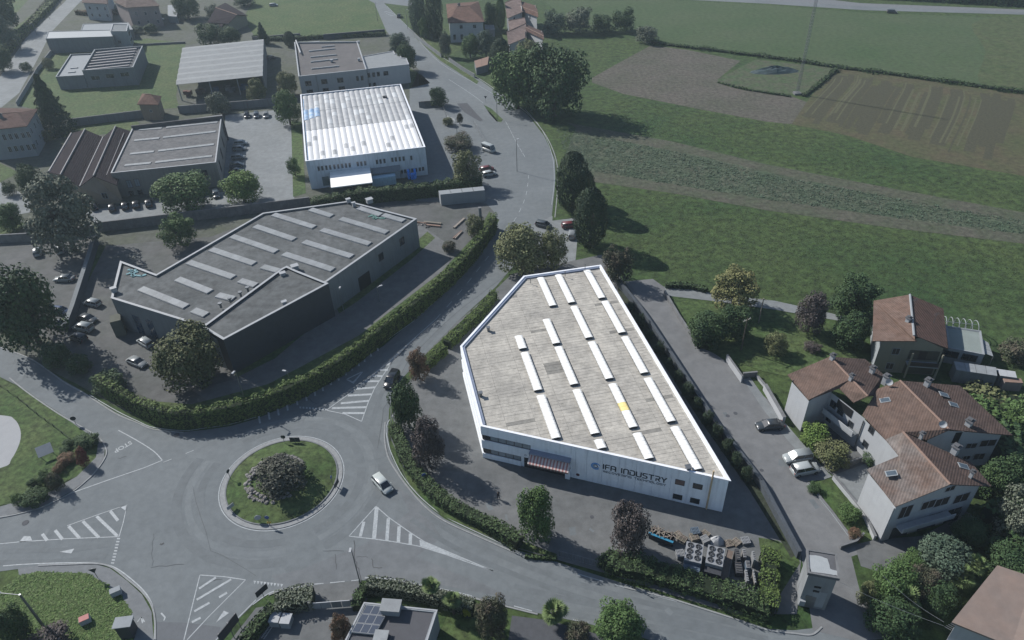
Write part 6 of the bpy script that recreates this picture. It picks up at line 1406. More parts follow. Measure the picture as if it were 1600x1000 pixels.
TR = [((-34, 392, 88, 548), 'round', 'dark', 'largest dark round tree at the left edge beside the car park', 1.5),
 ((32, 262, 146, 396), 'loose', 'grey', 'large loose grey green tree beside the brown sawtooth roofs', 2),
 ((43, 118, 106, 208), 'cone', 'conifer', 'tall dark conifer behind the old villa on the left', .5),
 ((238, 262, 332, 330), 'round', 'mid', 'larger of two green trees in front of the grey workshop', 2),
 ((342, 262, 411, 316), 'round', 'bright', 'small bright green tree right of the workshop front', 2),
 ((243, 330, 307, 384), 'loose', 'mid', 'green tree in the yard just below the concrete wall', 1.5),
 ((230, 496, 344, 608), 'round', 'wide', 'broad olive conifer at the corner of the dark hall', .2),
 ((424, 138, 471, 192), 'round', 'mid', 'round green tree touching the left corner of the vaulted warehouse', 2),
 ((428, 108, 466, 146), 'round', 'olive', 'olive green tree left of the two storey works', 2),
 ((318, 137, 361, 178), 'bush', 'grey', 'round grey green bush in front of the open shed', .2),
 ((380, 120, 416, 158), 'loose', 'olive', 'thin olive tree in front of the right bay of the open shed', 1),
 ((446, 244, 471, 273), 'loose', 'mid', 'small tree on the grass strip left of the vaulted warehouse', 1.5),
 ((303, 33, 347, 69), 'round', 'dark', 'dark tree behind the left half of the open shed', 1),
 ((336, 40, 378, 68), 'round', 'dark', 'low dark tree behind the middle of the open shed', 1),
 ((397, 36, 421, 68), 'cone', 'conifer', 'pointed dark conifer behind the right corner of the open shed', .3),
 ((442, 50, 462, 72), 'column', 'conifer', 'small dark cypress by the corner of the two storey works', .2),
 ((604, 50, 642, 84), 'round', 'blue', 'rear one of the two trees beside the white annex', 1.5),
 ((618, 62, 652, 108), 'round', 'dark', 'front dark tree beside the white annex, shading the road', 1.5),
 ((266, -12, 312, 27), 'round', 'dark', 'dark tree at the top edge right of the pink house', 1),
 ((318, 4, 344, 30), 'bush', 'grey', 'pale bush left of the brown cottage', .2),
 ((360, -14, 400, 8), 'round', 'dark', 'dark tree cut off by the top edge above the brown cottage', 1),
 ((-40, -30, 22, 44), 'round', 'dark', 'dark tree in the upper left corner', 1.5),
 ((-20, 20, 26, 74), 'loose', 'blue', 'bluish tree below the upper left corner', 1.5),
 ((-24, 68, 16, 110), 'round', 'dark', 'dark tree on the left edge above the lane', 1),
 ((222, 34, 246, 52), 'bush', 'dark', 'dark shrub against the wall of the pink house', .2),
 ((202, 38, 224, 52), 'bush', 'blue', 'low shrub left below the pink house', .2),
 ((638, -12, 666, 52), 'column', 'blue', 'tall pale green poplar beside the road at the top', .5),
 ((664, -22, 692, 58), 'column', 'conifer', 'tallest dark cypress left of the red roofed villa', .3),
 ((652, 24, 676, 58), 'round', 'mid', 'green tree at the foot of the tall cypress by the road', .6),
 ((684, 44, 706, 90), 'loose', 'grey', 'grey green tree between the road and the villa', .6),
 ((718, 50, 750, 88), 'round', 'mid', 'round green tree in front of the red roofed villa', 1),
 ((742, 46, 776, 88), 'round', 'blue', 'bluish round tree right in front of the villa', 1),
 ((754, -6, 778, 50), 'round', 'dark', 'dark tree between the villa and the row houses', 1),
 ((774, -2, 790, 44), 'column', 'mid', 'slim pale green tree left of the row houses', .4),
 ((764, 62, 800, 108), 'column', 'conifer', 'dark evergreen below the row houses', .4),
 ((764, 68, 850, 168), 'round', 'mid', 'yellowish green left half of the big tree clump by the bend', 1),
 ((812, 58, 922, 180), 'round', 'dark', 'biggest tree beside the bend, casting a shadow on the meadow', 1),
 ((800, 60, 850, 110), 'round', 'olive', 'olive treetop behind the biggest tree by the bend', 1),
 ((846, 14, 888, 52), 'bush', 'blue', 'leftmost scrub clump of the row above the meadow', .2),
 ((878, 6, 928, 50), 'bush', 'grey', 'largest scrub clump of the row above the meadow', .2),
 ((920, 18, 962, 50), 'bush', 'dark', 'third dark scrub clump of the row above the meadow', .2),
 ((952, 10, 996, 48), 'bush', 'dark', 'rightmost dark scrub clump of the row above the meadow', .2),
 ((990, 36, 1033, 66), 'bush', 'grey', 'pale willow bush alone at the corner of the ploughed field', .2),
 ((867, 240, 923, 330), 'column', 'conifer', 'left tall dark evergreen between the road and the meadow', .4),
 ((900, 268, 931, 318), 'column', 'conifer', 'slim dark evergreen between two wider ones by the meadow', .4),
 ((895, 295, 951, 386), 'column', 'conifer', 'front dark evergreen casting a long shadow on the meadow', .2),
 ((770, 343, 862, 427), 'round', 'olive', 'light green tree behind the upper left corner of the factory', 1),
 ((835, 352, 890, 420), 'loose', 'olive', 'olive tree right of the light green one behind the factory', 1),
 ((940, 374, 992, 442), 'loose', 'brownish', 'thin brownish tree at the top corner of the factory', .6),
 ((1108, 410, 1192, 486), 'loose', 'yellow', 'yellowing tree beside the path on the meadow', 1.5),
 ((1074, 480, 1140, 542), 'round', 'dark', 'dark leafy tree at the garden wall of the east street', .5),
 ((1120, 470, 1180, 532), 'round', 'dark', 'dark tree below the yellowing one in the garden', .5),
 ((1244, 450, 1298, 520), 'round', 'purple', 'purple leaved tree in the garden north of the white house', 1),
 ((1296, 424, 1379, 502), 'loose', 'dark', 'large dark pine beside the cream house', 1),
 ((1298, 482, 1362, 545), 'round', 'dark', 'dark tree in front of the pine and behind the white house', .5),
 ((1192, 515, 1236, 555), 'loose', 'olive', 'thin yellow green sapling on the garden lawn', .5),
 ((633, 540, 672, 594), 'loose', 'rust', 'rust coloured tree at the left end of the roadside hedge', .5),
 ((606, 582, 661, 674), 'round', 'dark', 'dark green tree below the rust coloured one', .5),
 ((636, 646, 695, 732), 'round', 'purple', 'purplish brown tree in the left of the factory yard', .6),
 ((806, 746, 872, 852), 'round', 'mid', 'green egg shaped tree in front of the striped awning', .5),
 ((952, 776, 1017, 868), 'round', 'purple', 'dark brown tree in front of the factory sign', .5),
 ((925, 928, 1013, 1012), 'round', 'mid', 'round green tree cut off by the bottom edge', .5),
 ((738, 923, 796, 1000), 'round', 'brownish', 'dark trimmed evergreen on the lawn of the solar house', .2),
 ((880, 962, 926, 1010), 'bush', 'brownish', 'dark shrub between palm and round tree at the bottom', .1),
 ((512, 952, 552, 1012), 'loose', 'rust', 'red leaved tree left of the solar panel house', .4),
 ((1428, 826, 1522, 908), 'round', 'blue', 'blue green tree in front of the garages of the white house', .8),
 ((1362, 872, 1442, 950), 'round', 'mid', 'broad green tree left in the lower right garden', .3),
 ((1350, 925, 1440, 1000), 'round', 'dark', 'lower left tree of the lower right garden', .3),
 ((1420, 880, 1475, 940), 'round', 'brownish', 'brownish tree in the middle of the lower right garden', .4),
 ((1556, 752, 1640, 850), 'loose', 'grey', 'pale green tree at the right edge', 1),
 ((1488, 802, 1548, 856), 'round', 'dark', 'dark dome shaped tree behind the garages', .2),
 ((1540, 845, 1630, 900), 'round', 'dark', 'dark tree above the corner house at the right edge', .5),
 ((1562, 520, 1625, 570), 'bush', 'brownish', 'brownish scrub at the right edge beyond the outbuilding', .1),
 ((1575, 612, 1640, 680), 'bush', 'mid', 'green thicket at the right edge', .1),
 ((1308, 783, 1349, 817), 'bush', 'mid', 'round green bush on the lawn of the white house', .05),
 ((1324, 822, 1350, 845), 'bush', 'rust', 'pinkish bush at the lawn corner of the white house', .05),
 ((1260, 752, 1285, 772), 'bush', 'dark', 'small dark bush beside the parked white cars', .05),
 ((-10, 938, 42, 1015), 'round', 'dark', 'dark tree in the lower left corner', .3),
 ((30, 975, 112, 1030), 'bush', 'purple', 'purplish shrub at the foot of the lower left lamp post', .1),
 ((700, 230, 757, 292), 'loose', 'olive', 'olive tree right of the vaulted warehouse', .8),
 ((688, 206, 742, 234), 'bush', 'brownish', 'low brown shrub at the fence right of the vaulted warehouse', .05),
 ((668, 130, 702, 166), 'bush', 'dark', 'dark shrub between the annex lawn and the lay-by', .05),
 ((138, 574, 198, 616), 'bush', 'dark', 'dark shrub at the left end of the main hedge', .1),
 ((-14, 312, 36, 362), 'round', 'mid', 'green tree at the left edge below the villa', .3),
 ((20, 252, 62, 300), 'round', 'dark', 'dark tree in the shade right below the villa', .3),
 ((58, 200, 82, 222), 'bush', 'olive', 'small yellowish shrub below the tall conifer', .05),
 ((0, 282, 24, 306), 'bush', 'dark', 'small dark shrub on the lane below the villa', .05),
 ((688, 372, 714, 394), 'bush', 'brownish', 'brown dry bush on the drive beside the dark hall', .05),
 ((725, 330, 760, 370), 'bush', 'olive', 'weedy bush at the foot of the thick concrete column', .05),
 ((60, 528, 110, 575), 'bush', 'dark', 'dark shrub between the largest tree and the street', .05),
 ((100, 548, 142, 585), 'bush', 'dark', 'low dark shrub at the yard entrance beside the street', .05),
 ((1250, 655, 1300, 700), 'bush', 'bright', 'bright flowering shrub in the small courtyard of the white house', .05),
 ((1270, 690, 1335, 725), 'bush', 'olive', 'spreading shrub beside the parked white cars', .05),
 ((1345, 700, 1378, 728), 'bush', 'dark', 'dark shrub against the wall of the white house', .05),
 ((1255, 530, 1285, 552), 'bush', 'purple', 'round purple bush in the garden of the white house', .05),
 ((1400, 880, 1435, 905), 'bush', 'mid', 'small shrub in the upper edge of the lower right garden', .05),
 ((690, 180, 710, 196), 'bush', 'olive', 'small weeds beside the low fence of the lay-by', .02),
 ((712, 176, 724, 192), 'round', 'brownish', 'small round headed tree in the lay-by', 1.2),
 ((30, 95, 50, 112), 'bush', 'dark', 'small shrub beside the lane at the upper left', .05),
 ((64, 88, 84, 108), 'bush', 'olive', 'shrub at the gate of the lawn with the concrete block', .05)]
TR += [((1440, 900, 1500, 962), 'round', 'dark', 'dark tree between the palms and the overhead wires', .3), ((1398, 856, 1448, 908), 'round', 'mid', 'green tree at the driveway end of the lower right garden', .3),
 ((1532, 700, 1606, 785), 'round', 'dark', 'dark tree right behind the middle wing of the white house', .5), ((1450, 905, 1490, 940), 'bush', 'bright', 'small bright bush under the lower yellow green palm', .05), ((1340, 900, 1372, 950), 'loose', 'olive', 'pale leaning sapling at the street edge of the lower right garden', .3)]
for bb, kind, col, label, gap in TR: tree(bb, kind, col, label, min(gap * .45, .8))
s_bb = [((96, 683, 118, 699), 'dark', 'dark round shrub at the top left of the reddish bed'), ((90, 696, 111, 709), 'dark', 'second dark round shrub of the reddish bed'),
 ((88, 705, 118, 727), 'rust', 'brownish shrub in the middle of the reddish bed'), ((115, 695, 137, 730), 'red', 'bright red shrub of the corner bed'), ((114, 672, 154, 702), 'dark', 'large green shrub at the street corner of the bed'),
 ((56, 733, 82, 760), 'dark', 'dark shrub left of the red ones in the corner bed'), ((40, 744, 60, 762), 'dark', 'small dark shrub near the lower end of the bed'), ((30, 758, 75, 792), 'dark', 'widest dark shrub at the lower end of the bed'),
 ((72, 733, 98, 768), 'brownish', 'brownish dark shrub in the lower half of the bed'), ((16, 768, 38, 791), 'mid', 'last green shrub at the lower left end of the bed'), ((80, 722, 100, 740), 'rust', 'pale flowering shrub between the brown ones')]
for bb, col, lb in s_bb: tree(bb, 'bush', col, lb, .02, group='shrubs of the corner bed')
rn = random.Random(8)
words = ['first', 'second', 'third', 'fourth', 'fifth', 'sixth', 'seventh', 'eighth', 'ninth', 'tenth', 'eleventh', 'twelfth', 'thirteenth', 'fourteenth']
for i in range(13):
    f = i / 12; x = 990 + (1172 - 990) * f; y = 478 + (738 - 478) * f; x -= 5; s = 8 + rn.uniform(-1, 3) + 5 * f
    tree((x - s * .85, y - s * 1.1, x + s * .85, y + s * 1.1), 'bush', 'conifer', 'dark bush beside the factory east wall, %s from the far end' % words[i], .02, group='bushes along the east wall of the factory')
# roundabout planting: dome of shrubs and rocks
dm = tree((392, 702, 483, 774), 'bush', 'mound', 'domed grey green planting in the middle of the roundabout', .6, name='planting_mound', cat='planting')
rn = random.Random(5); rockm = mat('pale_rock', (.17, .165, .16), .95, .3, 2, randobj=.25); c = P(433, 747, .6); k = 0
rk0 = []
def rock(x, y, z, s, m, label, group, parent=None):
    mb = MB(); pts = []
    for j in range(3):
        for i in range(6):
            a = i * 1.047 + j * .5; r_ = s * (.95, 1.0, .55)[j] * rn.uniform(.8, 1.15); pts.append((r_ * math.cos(a), r_ * math.sin(a) * .85, s * (0, .45, .8)[j] * rn.uniform(.85, 1.1)))
    mb.v = pts; mb.f = [tuple(range(12, 18))] + [(j * 6 + i, j * 6 + (i + 1) % 6, (j + 1) * 6 + (i + 1) % 6, (j + 1) * 6 + i) for j in range(2) for i in range(6)]; mb.m = [0] * len(mb.f)
    o = mb.build('rock', m, local=True); o.parent = parent; o.location = (x, y, z); o.rotation_euler = (0, 0, rn.uniform(0, 6)); return o
rg = thing('rock_border', 'ring of pale rocks round the planting of the roundabout', 'rocks', (c.x, c.y, .3))
for i in range(62):
    a = R(95 + 215 * (i / 62)) + rn.uniform(-.04, .04); r_ = 4.7 + rn.uniform(-.4, .25) + (.5 if i % 3 == 0 else 0) * -1
    rock(r_ * math.cos(a), r_ * math.sin(a), .25 + (.35 if i % 3 == 0 else 0), rn.uniform(.28, .45), rockm, None, None, rg)
for i in range(16):
    a = R(40 + 60 * (i / 16)); rock(4.4 * math.cos(a), 4.4 * math.sin(a), .5, rn.uniform(.3, .45), rockm, None, None, rg)
# ---- palms
def palm(bb, label, gap, col='palm'):
    x0, y0, x1, y1 = bb; cx, cy = (x0 + x1) / 2, (y0 + y1) / 2; p = P(cx, cy, gap); _, _, dep = proj(p); rr_ = (x1 - x0) / 2 * dep / FPX * 1.1
    t = thing('palm_tree', label, 'palm', (p.x, p.y, 0)); rn = random.Random(int(cx)); mb = MB()
    mb.tube([(0, 0, 0), (.05, 0, gap * .5), (0, 0, gap)], [.2, .16, .2], 8); mb.build('trunk', M['bark'], t, local=True)
    V = MB()
    for i in range(34):
        a = i * 2.4; el = 1.25 - 2.1 * (i / 34) + rn.uniform(-.15, .15); d = Vector((math.cos(a) * math.cos(el), math.sin(a) * math.cos(el), math.sin(el))); L = rr_ * rn.uniform(.8, 1.05)
        q = Vector((0, 0, gap)) + d * L * rn.uniform(.12, .5); s_ = d.cross(Vector((0, 0, 1)))
        if s_.length < .01: s_ = Vector((1, 0, 0))
        s_.normalize(); u_ = s_.cross(d)
        V.tube([(0, 0, gap), q], .02, 3)
        for k in range(11):      # fan blades
            f = R(-75 + 15 * k); e = (d * math.cos(f) + s_ * math.sin(f)) * L * .5 - Vector((0, 0, .12 * L)) * abs(math.sin(f)); w = (s_ * math.cos(f) - d * math.sin(f)) * L * .045
            V.face([q, q + e * .6 - w, q + e, q + e * .6 + w])
    V.build('fronds', F[col], t, local=True)
palm((654, 892, 690, 938), 'taller fan palm at the hedge corner of the solar house', 4.2); palm((688, 918, 724, 954), 'shorter fan palm right of the taller one on the lawn', 3.4)
palm((838, 928, 890, 980), 'fan palm alone beside the small shrub at the bottom', 2.8); palm((1510, 860, 1548, 900), 'yellow green palm nearest the pinkish corner roof', 3.4); palm((1478, 872, 1530, 922), 'lower yellow green palm in the right garden', 2.8)
palm((1385, 905, 1445, 965), 'large palm in the lower right garden', 3.0)
# ---- hedges
def hedge(px, z, w, col, label, h0=0.0, dens=34, name='hedge', sm=4, cat='hedge', leaf_s=.16, wob=.12, kind=None):
    pts = [P(x, y, z) for x, y in px]; pts = smoothpts(pts, sm) if sm else pts
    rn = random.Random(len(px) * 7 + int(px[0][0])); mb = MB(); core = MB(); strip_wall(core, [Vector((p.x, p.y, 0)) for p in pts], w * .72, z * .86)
    L, Rr = offset_line(pts, 1.0)
    for i in range(len(pts) - 1):
        a, b = pts[i], pts[i + 1]; l = (b - a).length; n = int(l * (w + 2 * z) * dens)
        nv = (L[i] - pts[i]).normalized()
        for _ in range(n):
            t = rn.random(); c = a.lerp(b, t); c.z = 0; per = rn.uniform(0, w + 2 * z)
            bump_ = 1 + wob * math.sin((c.x + c.y) * 1.7) + wob * .7 * math.sin((c.x - c.y) * 2.9 + 1) + wob * math.sin(c.x * .55 + c.y * .31)
            if per < z: q = c + nv * (w / 2) * bump_ + Vector((0, 0, per)); n_ = nv
            elif per < z + w: q = c + nv * (w / 2 - (per - z)) + Vector((0, 0, z * (1 + .6 * (bump_ - 1)) * rn.uniform(.96, 1.05))); n_ = Vector((0, 0, 1))
            else: q = c - nv * (w / 2) * bump_ + Vector((0, 0, per - z - w)); n_ = -nv
            n_ = (n_ + Vector((rn.uniform(-1, 1), rn.uniform(-1, 1), rn.uniform(-1, 1))) * .55).normalized()
            a_ = n_.cross(Vector((rn.uniform(-1, 1), rn.uniform(-1, 1), rn.uniform(-1, 1)))).normalized(); b_ = n_.cross(a_); s = leaf_s * rn.uniform(.6, 1.2)
            mb.face([q - a_ * s, q - b_ * s * .7, q + a_ * s, q + b_ * s * .7])
    c0 = pts[len(pts) // 2]; t = thing(name, label, cat, (c0.x, c0.y, 0)); mb.build('foliage', F[col], t); core.build('branches', M['hedge_core'], t)
    if kind: t['kind'] = kind
    return t
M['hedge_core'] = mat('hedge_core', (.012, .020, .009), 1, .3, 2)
hedge([(772, 334), (762, 352), (728, 395), (692, 430), (650, 466), (600, 503), (540, 550), (480, 586), (420, 612), (360, 630), (300, 640), (250, 637), (208, 620), (165, 597), (150, 586)], 3.9, 1.5, 'hedge', 'very long curved hedge along the road from the bend to the roundabout', dens=20, leaf_s=.2)
hedge([(772, 454), (750, 482), (722, 508), (697, 532)], 2.0, 1.9, 'hedge', 'clipped bright hedge between the road and the factory, upper piece', dens=30)
hedge([(694, 538), (680, 548), (664, 566)], 2.0, 1.9, 'hedge', 'short clipped hedge piece below the upper one, next to the rust coloured tree', dens=30)
hedge([(616, 660), (626, 690), (642, 722), (668, 754), (702, 782), (742, 803), (782, 823), (812, 842)], 1.9, 2.0, 'hedged', 'dark hedge round the factory yard beside the roundabout', dens=30)
hedge([(944, 862), (962, 874), (1012, 884), (1080, 904), (1150, 926), (1206, 946)], 2.1, 3.2, 'hedged', 'wide untidy hedge between the cooling units and the road', dens=26, wob=.22)
hedge([(1206, 855), (1203, 900), (1202, 945)], 2.2, 2.4, 'hedge', 'bright green hedge right of the cooling units', dens=30)
hedge([(484, 312), (560, 298), (640, 290), (700, 284), (752, 278)], 3.6, 2.4, 'hedged', 'tall dark hedge in front of the vaulted warehouse', dens=16, leaf_s=.24)
hedge([(428, 938), (460, 930), (488, 925)], 2.0, 3.0, 'grey', 'clipped grey green hedge left of the courtyard gate', dens=26, sm=2, wob=.03)
hedge([(426, 942), (405, 965), (382, 995), (366, 1020)], 2.0, 1.6, 'hedged', 'hedge running from the courtyard corner to the bottom edge', dens=24)
hedge([(572, 908), (610, 911), (650, 919), (690, 930), (740, 943)], 2.0, 1.8, 'grey', 'hedge along the road behind the taller palm', dens=24, wob=.04)
hedge([(572, 912), (560, 925), (556, 945)], 1.6, 1.4, 'hedged', 'short hedge right of the courtyard gate', dens=24)
hedge([(820, 868), (870, 872)], .5, .5, 'hedged', 'low plants at the factory gate', dens=30, sm=0)
hedge([(1012, 64), (1080, 72), (1160, 82), (1240, 92), (1305, 102), (1400, 114), (1500, 128), (1600, 142), (1720, 158)], .8, 2.2, 'hedged', 'scrubby field boundary running across the meadow to the right edge', dens=7, leaf_s=.4, wob=.5)
hedge([(1122, 127), (1165, 138), (1235, 149)], .5, 1.0, 'hedged', 'low scrub in front of the garden plot', dens=8, leaf_s=.35, wob=.5)
hedge([(1256, 148), (1282, 128), (1308, 106)], .7, 1.2, 'hedged', 'scrub line at the right side of the garden plot', dens=8, leaf_s=.35, wob=.5)
hedge([(-10, 95), (20, 62), (45, 35), (75, 5), (95, -20)], 2.2, 3.5, 'hedge', 'long clipped hedge beside the lane at the upper left', dens=5, leaf_s=.45)
hedge([(26, 52), (62, 12), (80, -10)], 2.0, 1.2, 'brownish', 'narrow brown hedge left of the long clipped one', dens=6, leaf_s=.4)
hedge([(118, 16), (150, 18), (190, 14), (196, 6)], 2.0, 2.0, 'rust', 'low reddish hedge in front of the house at the top left', dens=6, leaf_s=.4)
hedge([(395, 55), (440, 58), (500, 55), (602, 50)], 1.5, 2.0, 'hedged', 'dark hedge behind the two storey works', dens=6, leaf_s=.4)
hedge([(1040, 442), (1080, 444), (1105, 450)], 1.0, 1.4, 'hedged', 'low scrub along the garden path by the meadow', dens=14, leaf_s=.25)
hedge([(1480, 628), (1530, 640), (1600, 650), (1680, 660)], 1.4, 7.0, 'mid', 'wild green thicket behind the white house', dens=10, leaf_s=.35, wob=.4)
hedge([(1510, 600), (1560, 620), (1620, 630)], 1.2, 4.0, 'olive', 'weedy scrub behind the low sheds at the right', dens=8, leaf_s=.35, wob=.4)
hedge([(1560, 690), (1600, 700), (1660, 720)], 3.5, 8.0, 'dark', 'dark mass of trees behind the white house at the right edge', dens=8, leaf_s=.4, wob=.3)
hedge([(1560, 780), (1600, 815), (1640, 860)], 3.0, 7.0, 'dark', 'dark thicket below the right corner of the white house', dens=8, leaf_s=.4, wob=.3)
hedge([(1085, 500), (1095, 515), (1100, 535)], 1.6, 3.0, 'dark', 'overgrown bush mass at the bend of the east street wall', dens=16, leaf_s=.22, wob=.3)
hedge([(1180, -30), (1260, -25), (1340, -20), (1450, -14), (1600, -6), (1750, 4)], 4, 5.0, 'dark', 'dark row of trees beyond the far road at the top right', dens=3, leaf_s=.7, wob=.3)
# grass tufts as ground cover
def tufts(name, poly_px, n, col, s0, s1, seed=1):
    rn = random.Random(seed); pp = GP(poly_px); xs = [p.x for p in pp]; ys = [p.y for p in pp]; mb = MB(); cnt = 0
    def inside(x, y):
        c = False; j = len(pp) - 1
        for i in range(len(pp)):
            if (pp[i].y > y) != (pp[j].y > y) and x < (pp[j].x - pp[i].x) * (y - pp[i].y) / (pp[j].y - pp[i].y) + pp[i].x: c = not c
            j = i
        return c
    while cnt < n:
        x, y = rn.uniform(min(xs), max(xs)), rn.uniform(min(ys), max(ys))
        if not inside(x, y): continue
        cnt += 1; s = rn.uniform(s0, s1)
        for k in range(3):
            a = rn.uniform(0, 6.28); b = Vector((x + rn.uniform(-s, s), y + rn.uniform(-s, s), s * rn.uniform(.15, .5))); n_ = Vector((rn.uniform(-.5, .5), rn.uniform(-.5, .5), 1)).normalized()
            u = n_.cross(Vector((math.cos(a), math.sin(a), 0))).normalized() * s * .8; w = n_.cross(u) * .55; mb.face([b - u, b - w, b + u, b + w])
    o = mb.build(name, F[col], org=(0, 0, 0)); tag(o, None, None, kind='stuff'); return o
def label_stuff(o, l, c): o['label'] = l; o['category'] = c
label_stuff(tufts('weeds', [(868, 196), (930, 212), (1050, 236), (1200, 272), (1375, 305), (1600, 345), (1760, 370), (1760, 400), (1600, 366), (1400, 340), (1200, 312), (1050, 288), (925, 268), (885, 250)], 5500, 'weed', .12, .42, 3), 'weedy green plants in the strip across the meadow', 'weeds')
label_stuff(tufts('meadow_tufts', [(960, 200), (1050, 215), (1200, 250), (1600, 325), (1600, 285), (1400, 252), (1240, 200), (980, 155), (925, 180)], 3500, 'meadow', .10, .26, 4), 'grass tufts on the meadow between the fields', 'grass')
label_stuff(tufts('meadow_tufts', [(935, 290), (1050, 308), (1200, 336), (1400, 364), (1700, 400), (1700, 510), (1400, 470), (1200, 460), (1000, 420), (950, 380)], 9000, 'meadow', .08, .22, 5), 'grass tufts on the meadow below the weedy strip', 'grass')
label_stuff(tufts('long_grass_tufts', [(30, 900), (57, 894), (136, 896), (160, 910), (190, 932), (205, 955), (210, 985), (205, 1010), (0, 1010), (0, 925)], 8000, 'grassy', .08, .24, 6), 'long tufted grass on the lower left corner plot', 'grass')
# ------------------------------------------------------------------ walls and fences
M['wall_street'] = mat('grey_blue_wall', (.052, .062, .074), .9, .2, 1, stain=.2)
def wallthing(px, h, w, m, label, name='wall', zref=0.0, bays=0, post=None, cat='wall', cope='concrete_wall'):
    pts = [P(x, y, zref) for x, y in px]; pts = [Vector((p.x, p.y, 0)) for p in pts]; c = pts[len(pts) // 2]
    t = thing(name, label, cat, c)
    for a, b in zip(pts, pts[1:]):
        W_ = Wall(a, b); n = max(1, round(W_.L / bays)) if bays else 1
        for i in range(n):
            u0, u1 = W_.L * i / n, W_.L * (i + 1) / n; mb = MB(); c_ = W_.at((u0 + u1) / 2, h / 2); mb.box(c_, (u1 - u0 - (.04 if bays else 0), w, h), W_.rz); mb.build('panel' if bays else 'body', M[m], t)
            if post and bays: mb = MB(); mb.box(W_.at(u0, h / 2 + .08), (.3, w + .18, h + .16), W_.rz); mb.build('post', M[post], t)
        mb = MB(); mb.box(W_.at(W_.L / 2, h + .03), (W_.L, w + .1, .06), W_.rz); mb.build('coping', M[cope], t)
    return t
wallthing([(150, 348), (250, 336), (345, 325), (483, 308)], 2.6, .35, 'concrete_wall', 'long concrete wall above the dark hall yard', zref=2.6, bays=6.0)
wallthing([(-20, 368), (70, 363), (145, 352)], 2.2, .35, 'concrete_wall', 'concrete wall at the left edge above the car park', zref=2.2, bays=6.0)
wallthing([(147, 368), (140, 392), (127, 432), (112, 478), (101, 506)], 2.2, .8, 'wall_street', 'thick grey wall between the two car parks', zref=2.2, cope='wall_grey')
wallthing([(108, 186), (222, 172)], 2.6, .3, 'wall_grey', 'panel wall with posts below the lawn, left of the gatehouse', zref=2.6, bays=5.2, post='concrete_wall')
wallthing([(278, 166), (352, 160), (450, 152)], 2.6, .3, 'wall_grey', 'panel wall with posts in front of the open shed', zref=2.6, bays=6.0, post='concrete_wall')
wallthing([(956, 424), (997, 474), (1014, 498), (1060, 568), (1112, 648), (1190, 750), (1250, 862)], 1.5, .5, 'wall_street', 'long low wall between the factory and the east street', zref=1.5, cope='wall_street')
wallthing([(1038, 460), (1060, 498), (1088, 540)], 1.0, .3, 'concrete_wall', 'low garden wall at the bend of the east street')
wallthing([(1136, 556), (1160, 590)], 1.5, .25, 'wall_house', 'short pale wall beside the garden gate', zref=1.2)
wallthing([(1160, 590), (1182, 588)], 1.1, .25, 'concrete_wall', 'short dark return of the garden gate wall')
wallthing([(1196, 600), (1226, 652)], 1.4, .5, 'wall_house', 'white wall in front of the white house at the street', zref=1.4)
wallthing([(1182, 590), (1200, 612)], .6, .3, 'wall_house', 'low pale wall running to the white house')
wallthing([(1262, 756), (1298, 800), (1335, 850)], .35, .25, 'wall_pale', 'low kerb wall of the lawn in front of the white house', name='garden_wall')
wallthing([(1312, 858), (1336, 850), (1348, 838)], .8, .2, 'concrete_wall', 'angled low wall at the driveway of the white house')
wallthing([(1303, 742), (1352, 802), (1368, 838)], .9, .3, 'wall_house', 'white terrace wall of the white house', zref=.9)
wallthing([(1296, 735), (1330, 728), (1344, 722)], 1.2, .2, 'concrete_wall', 'garden wall behind the parked white cars')
wallthing([(640, 50), (660, 68), (690, 90)], 1.4, .3, 'wall_grey', 'roadside wall below the tall cypress')
wallthing([(702, 96), (722, 110), (742, 122)], 1.4, .3, 'wall_grey', 'roadside wall in front of the ivy shed')
wallthing([(655, 168), (690, 165)], 2.0, .3, 'concrete_wall', 'short wall right of the vaulted warehouse')
wallthing([(395, 64), (470, 58)], 1.6, .3, 'concrete_wall', 'wall behind the open yard at the top')
wallthing([(506, 62), (602, 54)], 2.2, .3, 'wall_street', 'dark wall at the lower edge of the top lawn')
wallthing([(80, 84), (110, 78), (140, 76), (290, 68)], .8, .25, 'concrete_wall', 'low wall at the upper edge of the lawn with the concrete block')
wallthing([(28, 166), (60, 112), (82, 84)], 1.6, .25, 'wall_pale', 'pale fence wall beside the lane')
def fence(px, h, label, step=2.2, wire=3, m='steel'):
    pts = [Vector((p.x, p.y, 0)) for p in GP(px)]; t = thing('fence', label, 'fence', pts[len(pts) // 2])
    for a, b in zip(pts, pts[1:]):
        W_ = Wall(a, b); n = max(1, round(W_.L / step))
        for i in range(n + 1): mb = MB(); mb.tube([W_.at(W_.L * i / n, 0), W_.at(W_.L * i / n, h)], .05, 5); mb.build('post', M[m], t)
        for k in range(wire): mb = MB(); mb.tube([W_.at(0, h * (k + 1) / wire - .05), W_.at(W_.L, h * (k + 1) / wire - .05)], .025, 4); mb.build('rail', M[m], t)
    return t
fence([(690, 162), (698, 186)], 1.4, 'low metal fence at the left of the lay-by'); fence([(698, 186), (712, 192)], 1.2, 'short fence beside the round headed little tree')
fence([(741, 196), (750, 212), (762, 232)], 1.6, 'dark fence beside the white van'); fence([(612, 640), (612, 690), (632, 735)], 1.2, 'thin fence in front of the hedge at the roundabout')
fence([(470, 935), (400, 975)], 1.2, 'low fence behind the courtyard hedge')
fence([(1052, 560), (1040, 555)], 1.0, 'tiny fence piece by the east street') if False else None
fence([(0, 604), (30, 625), (60, 650), (85, 668), (112, 690)], .9, 'thin black fence running down the lawn on the left', 3.5, 2, 'black')
